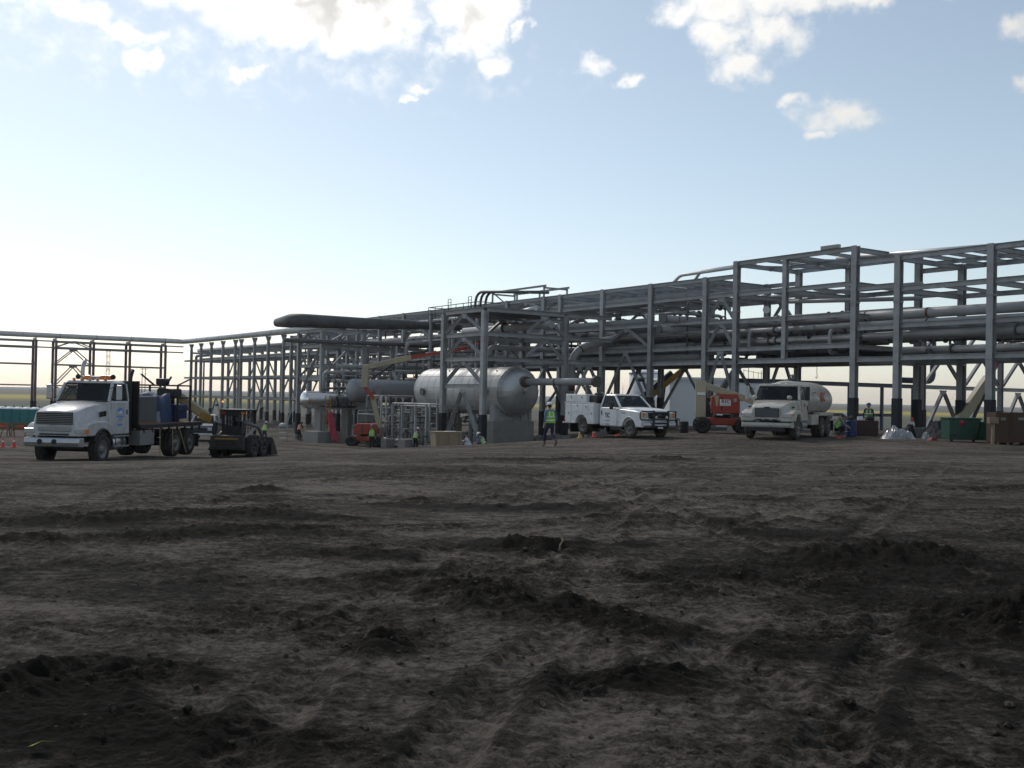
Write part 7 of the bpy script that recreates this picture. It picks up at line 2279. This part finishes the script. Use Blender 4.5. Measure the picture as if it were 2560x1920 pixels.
# white disc gauge and chain hoists in the tall rack
t = plant('dial_plate', 'round white plate hanging in the tall rack module', 'plate', 51.5, 46.9, 7.7)
Geo().lathe((51.5, 46.9, 7.72), (-.5, -.85, 0), [(0, .24), (.03, .24), (.03, 0)], 20, smooth=False).part('plate', PAPER, t)
Geo().bar((51.5, 46.9, 7.9), (51.5, 46.9, 8.6), .02).part('hanger', PIPED, t)
for v, u, zt, zb, lab in ((51.0, 42.3, 6.6, 3.2, 'long chain hoist hanging from the tall rack above the tank truck'), (51.0, 44.6, 5.4, 4.0, 'short chain hoist hanging in the tall rack')):
    t = plant('chain_hoist', lab, 'hoist', v, u, zt, 'chain hoists in the tall rack')
    Geo().cyl((v, u, zt), (v, u, zb + .25), .018, 6).part('chain', BLACK, t)
    Geo().lathe((v, u, zt - .75), (.6, -.8, 0), [(-.12, .1), (-.1, .19), (.1, .19), (.12, .1), (.12, 0)], 16, smooth=False).part('hoist_body', BLACK, t)
    Geo().lathe((v - .25, u + .45, zt - .78), (.6, -.8, 0), [(-.1, .1), (-.09, .2), (.09, .2), (.1, .1), (.1, 0)], 16, smooth=False).part('chain_wheel', BLACK, t)
    Geo().tube(fillet([(v, u, zb + .3), (v + .06, u, zb + .1), (v - .05, u, zb), (v - .1, u, zb + .12)], .08), .02, 6).part('hook', STEEL2, t)

# power line, lattice mast and pale silo far off at the left
for x, y, lab in ((-142.3, 400, 'left wooden pole of the twin power poles beyond the flatbed'), (-141.1, 400, 'right wooden pole of the twin power poles beyond the flatbed')):
    t = own('power_pole', lab, 'pole', x, y, 0, 'twin power poles', dz=-.3)
    Geo().tube([(0, 0, 0), (0, 0, 13.2)], [.17, .12], 8).part('pole', WOODP, t)
    for z in (12.8, 11.0):
        Geo().box((0, 0, z), (1.5, .14, .14)).part('cross_arm', WOODP, t)
    for xx in (-.6, .6):
        Geo().lathe((xx, 0, 12.88), (0, 0, 1), [(0, .05), (.1, .07), (.2, .05), (.22, 0)], 8).part('insulator', PIPED, t)
t = own('lattice_mast', 'thin lattice mast standing beyond the left pipe rack', 'mast', -100.3, 258, 0, dz=-.3)
for (x, y) in ((-.35, -.35), (.35, -.35), (.35, .35), (-.35, .35)):
    Geo().bar((x, y, 0), (x, y, 14.6), .07).part('leg', STEEL2, t)
for k in range(18):
    z = .4 + k * .8
    for (a, b) in (((-.35, -.35), (.35, -.35)), ((.35, -.35), (.35, .35)), ((.35, .35), (-.35, .35)), ((-.35, .35), (-.35, -.35))):
        Geo().bar((*a, z), (*b, z + (.8 if k % 2 else 0)), .04).part('lacing', STEEL2, t)
# bits on the foreground dirt
def clods():
    V, F = [], []
    r = np.random.default_rng(5)
    ctr = [(.15, 8.35, .9), (.42, 11.6, .8), (4.15, 11.6, 1.1), (4.3, 8.2, 1.0), (-.9, 7.0, .5), (1.0, 7.7, .7), (.7, 6.2, .7), (1.6, 9.5, .8), (-2.4, 6.0, .9), (-4.5, 11.6, 1.0), (-4.2, 14, 1.6), (2.3, 10, .9), (5.4, 9.4, .8), (.0, 5.4, 1.8), (2.6, 6.0, 1.3)]
    pts = []
    for (cx, cy, s) in ctr:
        for _ in range(36):
            pts.append((cx + r.normal(0, s * .6), cy + r.normal(0, s * .5), abs(r.normal(0, .012)) + .005))
    for _ in range(900):
        d = 4.6 + 26 * r.random() ** 1.6; a = r.uniform(-.55, .55)
        pts.append((d * math.sin(a), d * math.cos(a), abs(r.normal(0, .007)) + .004))
    dg = bpy.context.evaluated_depsgraph_get()
    me = ground.data
    co = np.empty(len(me.vertices) * 3, np.float32); me.vertices.foreach_get('co', co); co = co.reshape(-1, 3)
    m = np.hypot(co[:, 0], co[:, 1]) < 34
    sub = co[m]
    # coarse lookup of ground height: nearest vertex in cells of 6 cm
    key = {}
    kx = np.round(sub[:, 0] / .08).astype(int); ky = np.round(sub[:, 1] / .08).astype(int)
    for a, b, z in zip(kx.tolist(), ky.tolist(), sub[:, 2].tolist()):
        key[(a, b)] = z
    base = [(1, 0, 0), (-1, 0, 0), (0, 1, 0), (0, -1, 0), (0, 0, 1), (0, 0, -1), (.6, .6, .6), (-.6, .6, .6), (.6, -.6, .6), (-.6, -.6, .6)]
    fc = [(0, 2, 6), (2, 4, 6), (4, 0, 6), (2, 1, 7), (1, 4, 7), (4, 2, 7), (3, 0, 8), (0, 4, 8), (4, 3, 8), (1, 3, 9), (3, 4, 9), (4, 1, 9), (0, 3, 5), (3, 1, 5), (1, 2, 5), (2, 0, 5)]
    for (x, y, s) in pts:
        z = key.get((round(x / .08), round(y / .08)))
        if z is None:
            continue
        s = min(s, .045)
        b = len(V); a = r.uniform(0, 6.28); ca, sa = math.cos(a), math.sin(a)
        sc = r.uniform(.6, 1.3, 3)
        for (p, q, w) in base:
            k = s * r.uniform(.7, 1.2)
            px, py = p * sc[0] * k, q * sc[1] * k
            V.append((x + px * ca - py * sa, y + px * sa + py * ca, z + w * sc[2] * k * .8 + s * .25))
        F += [tuple(i + b for i in f) for f in fc]
    me2 = bpy.data.meshes.new('dirt_clods'); me2.from_pydata(V, [], F); me2.update()
    me2.materials.append(ground.data.materials[0])
    o = link(bpy.data.objects.new('dirt_clods', me2))
    tag(o, 'loose dirt clods strewn over the churned foreground', 'clods', None, 'stuff')


clods()
g = Geo()
g.tube([(0, 0, -.03), (.008, .0, .03), (.028, .008, .06), (.034, .008, .10)], [.011, .010, .008, .005], 7).tube([(.028, .008, .06), (.045, .012, .075)], [.006, .003], 6)
g.solo('stick', 'pale bent stick standing up from a mud heap', 'stick', PLY, (.53, 10.95, gz(.53, 10.95) + .13), 0, frame='own')
Geo().add([(0, 0, 0), (.06, .02, .015), (.13, 0, .01), (.06, -.03, .03), (0.02, -.02, .01)], [(0, 1, 3, 4), (1, 2, 3)]).solo('leaf', 'yellow green leaf lying at the bottom left corner', 'leaf', mat('yellow leaf', (.35, .4, .05), .6), (-2.22, 4.86, .03), .4, frame='own')

# summer haze over the plain: one closed box of even, thin, pale air
hm = bpy.data.materials.new('thin haze'); hm.use_nodes = True
hn = hm.node_tree.nodes
for q in list(hn):
    if q.type == 'BSDF_PRINCIPLED': hn.remove(q)
pv = hn.new('ShaderNodeVolumePrincipled')
pv.inputs['Color'].default_value = (.96, .97, 1.0, 1)
pv.inputs['Density'].default_value = 0.0001
pv.inputs['Anisotropy'].default_value = 0.5
hm.node_tree.links.new(pv.outputs[0], [q for q in hn if q.type == 'OUTPUT_MATERIAL'][0].inputs['Volume'])
Geo().box((0, 0, 24), (9400, 9400, 62)).solo('haze', 'thin pale summer haze filling the air over the site', 'haze', hm, (0, 0, 0), 0, frame='own', kind='stuff')
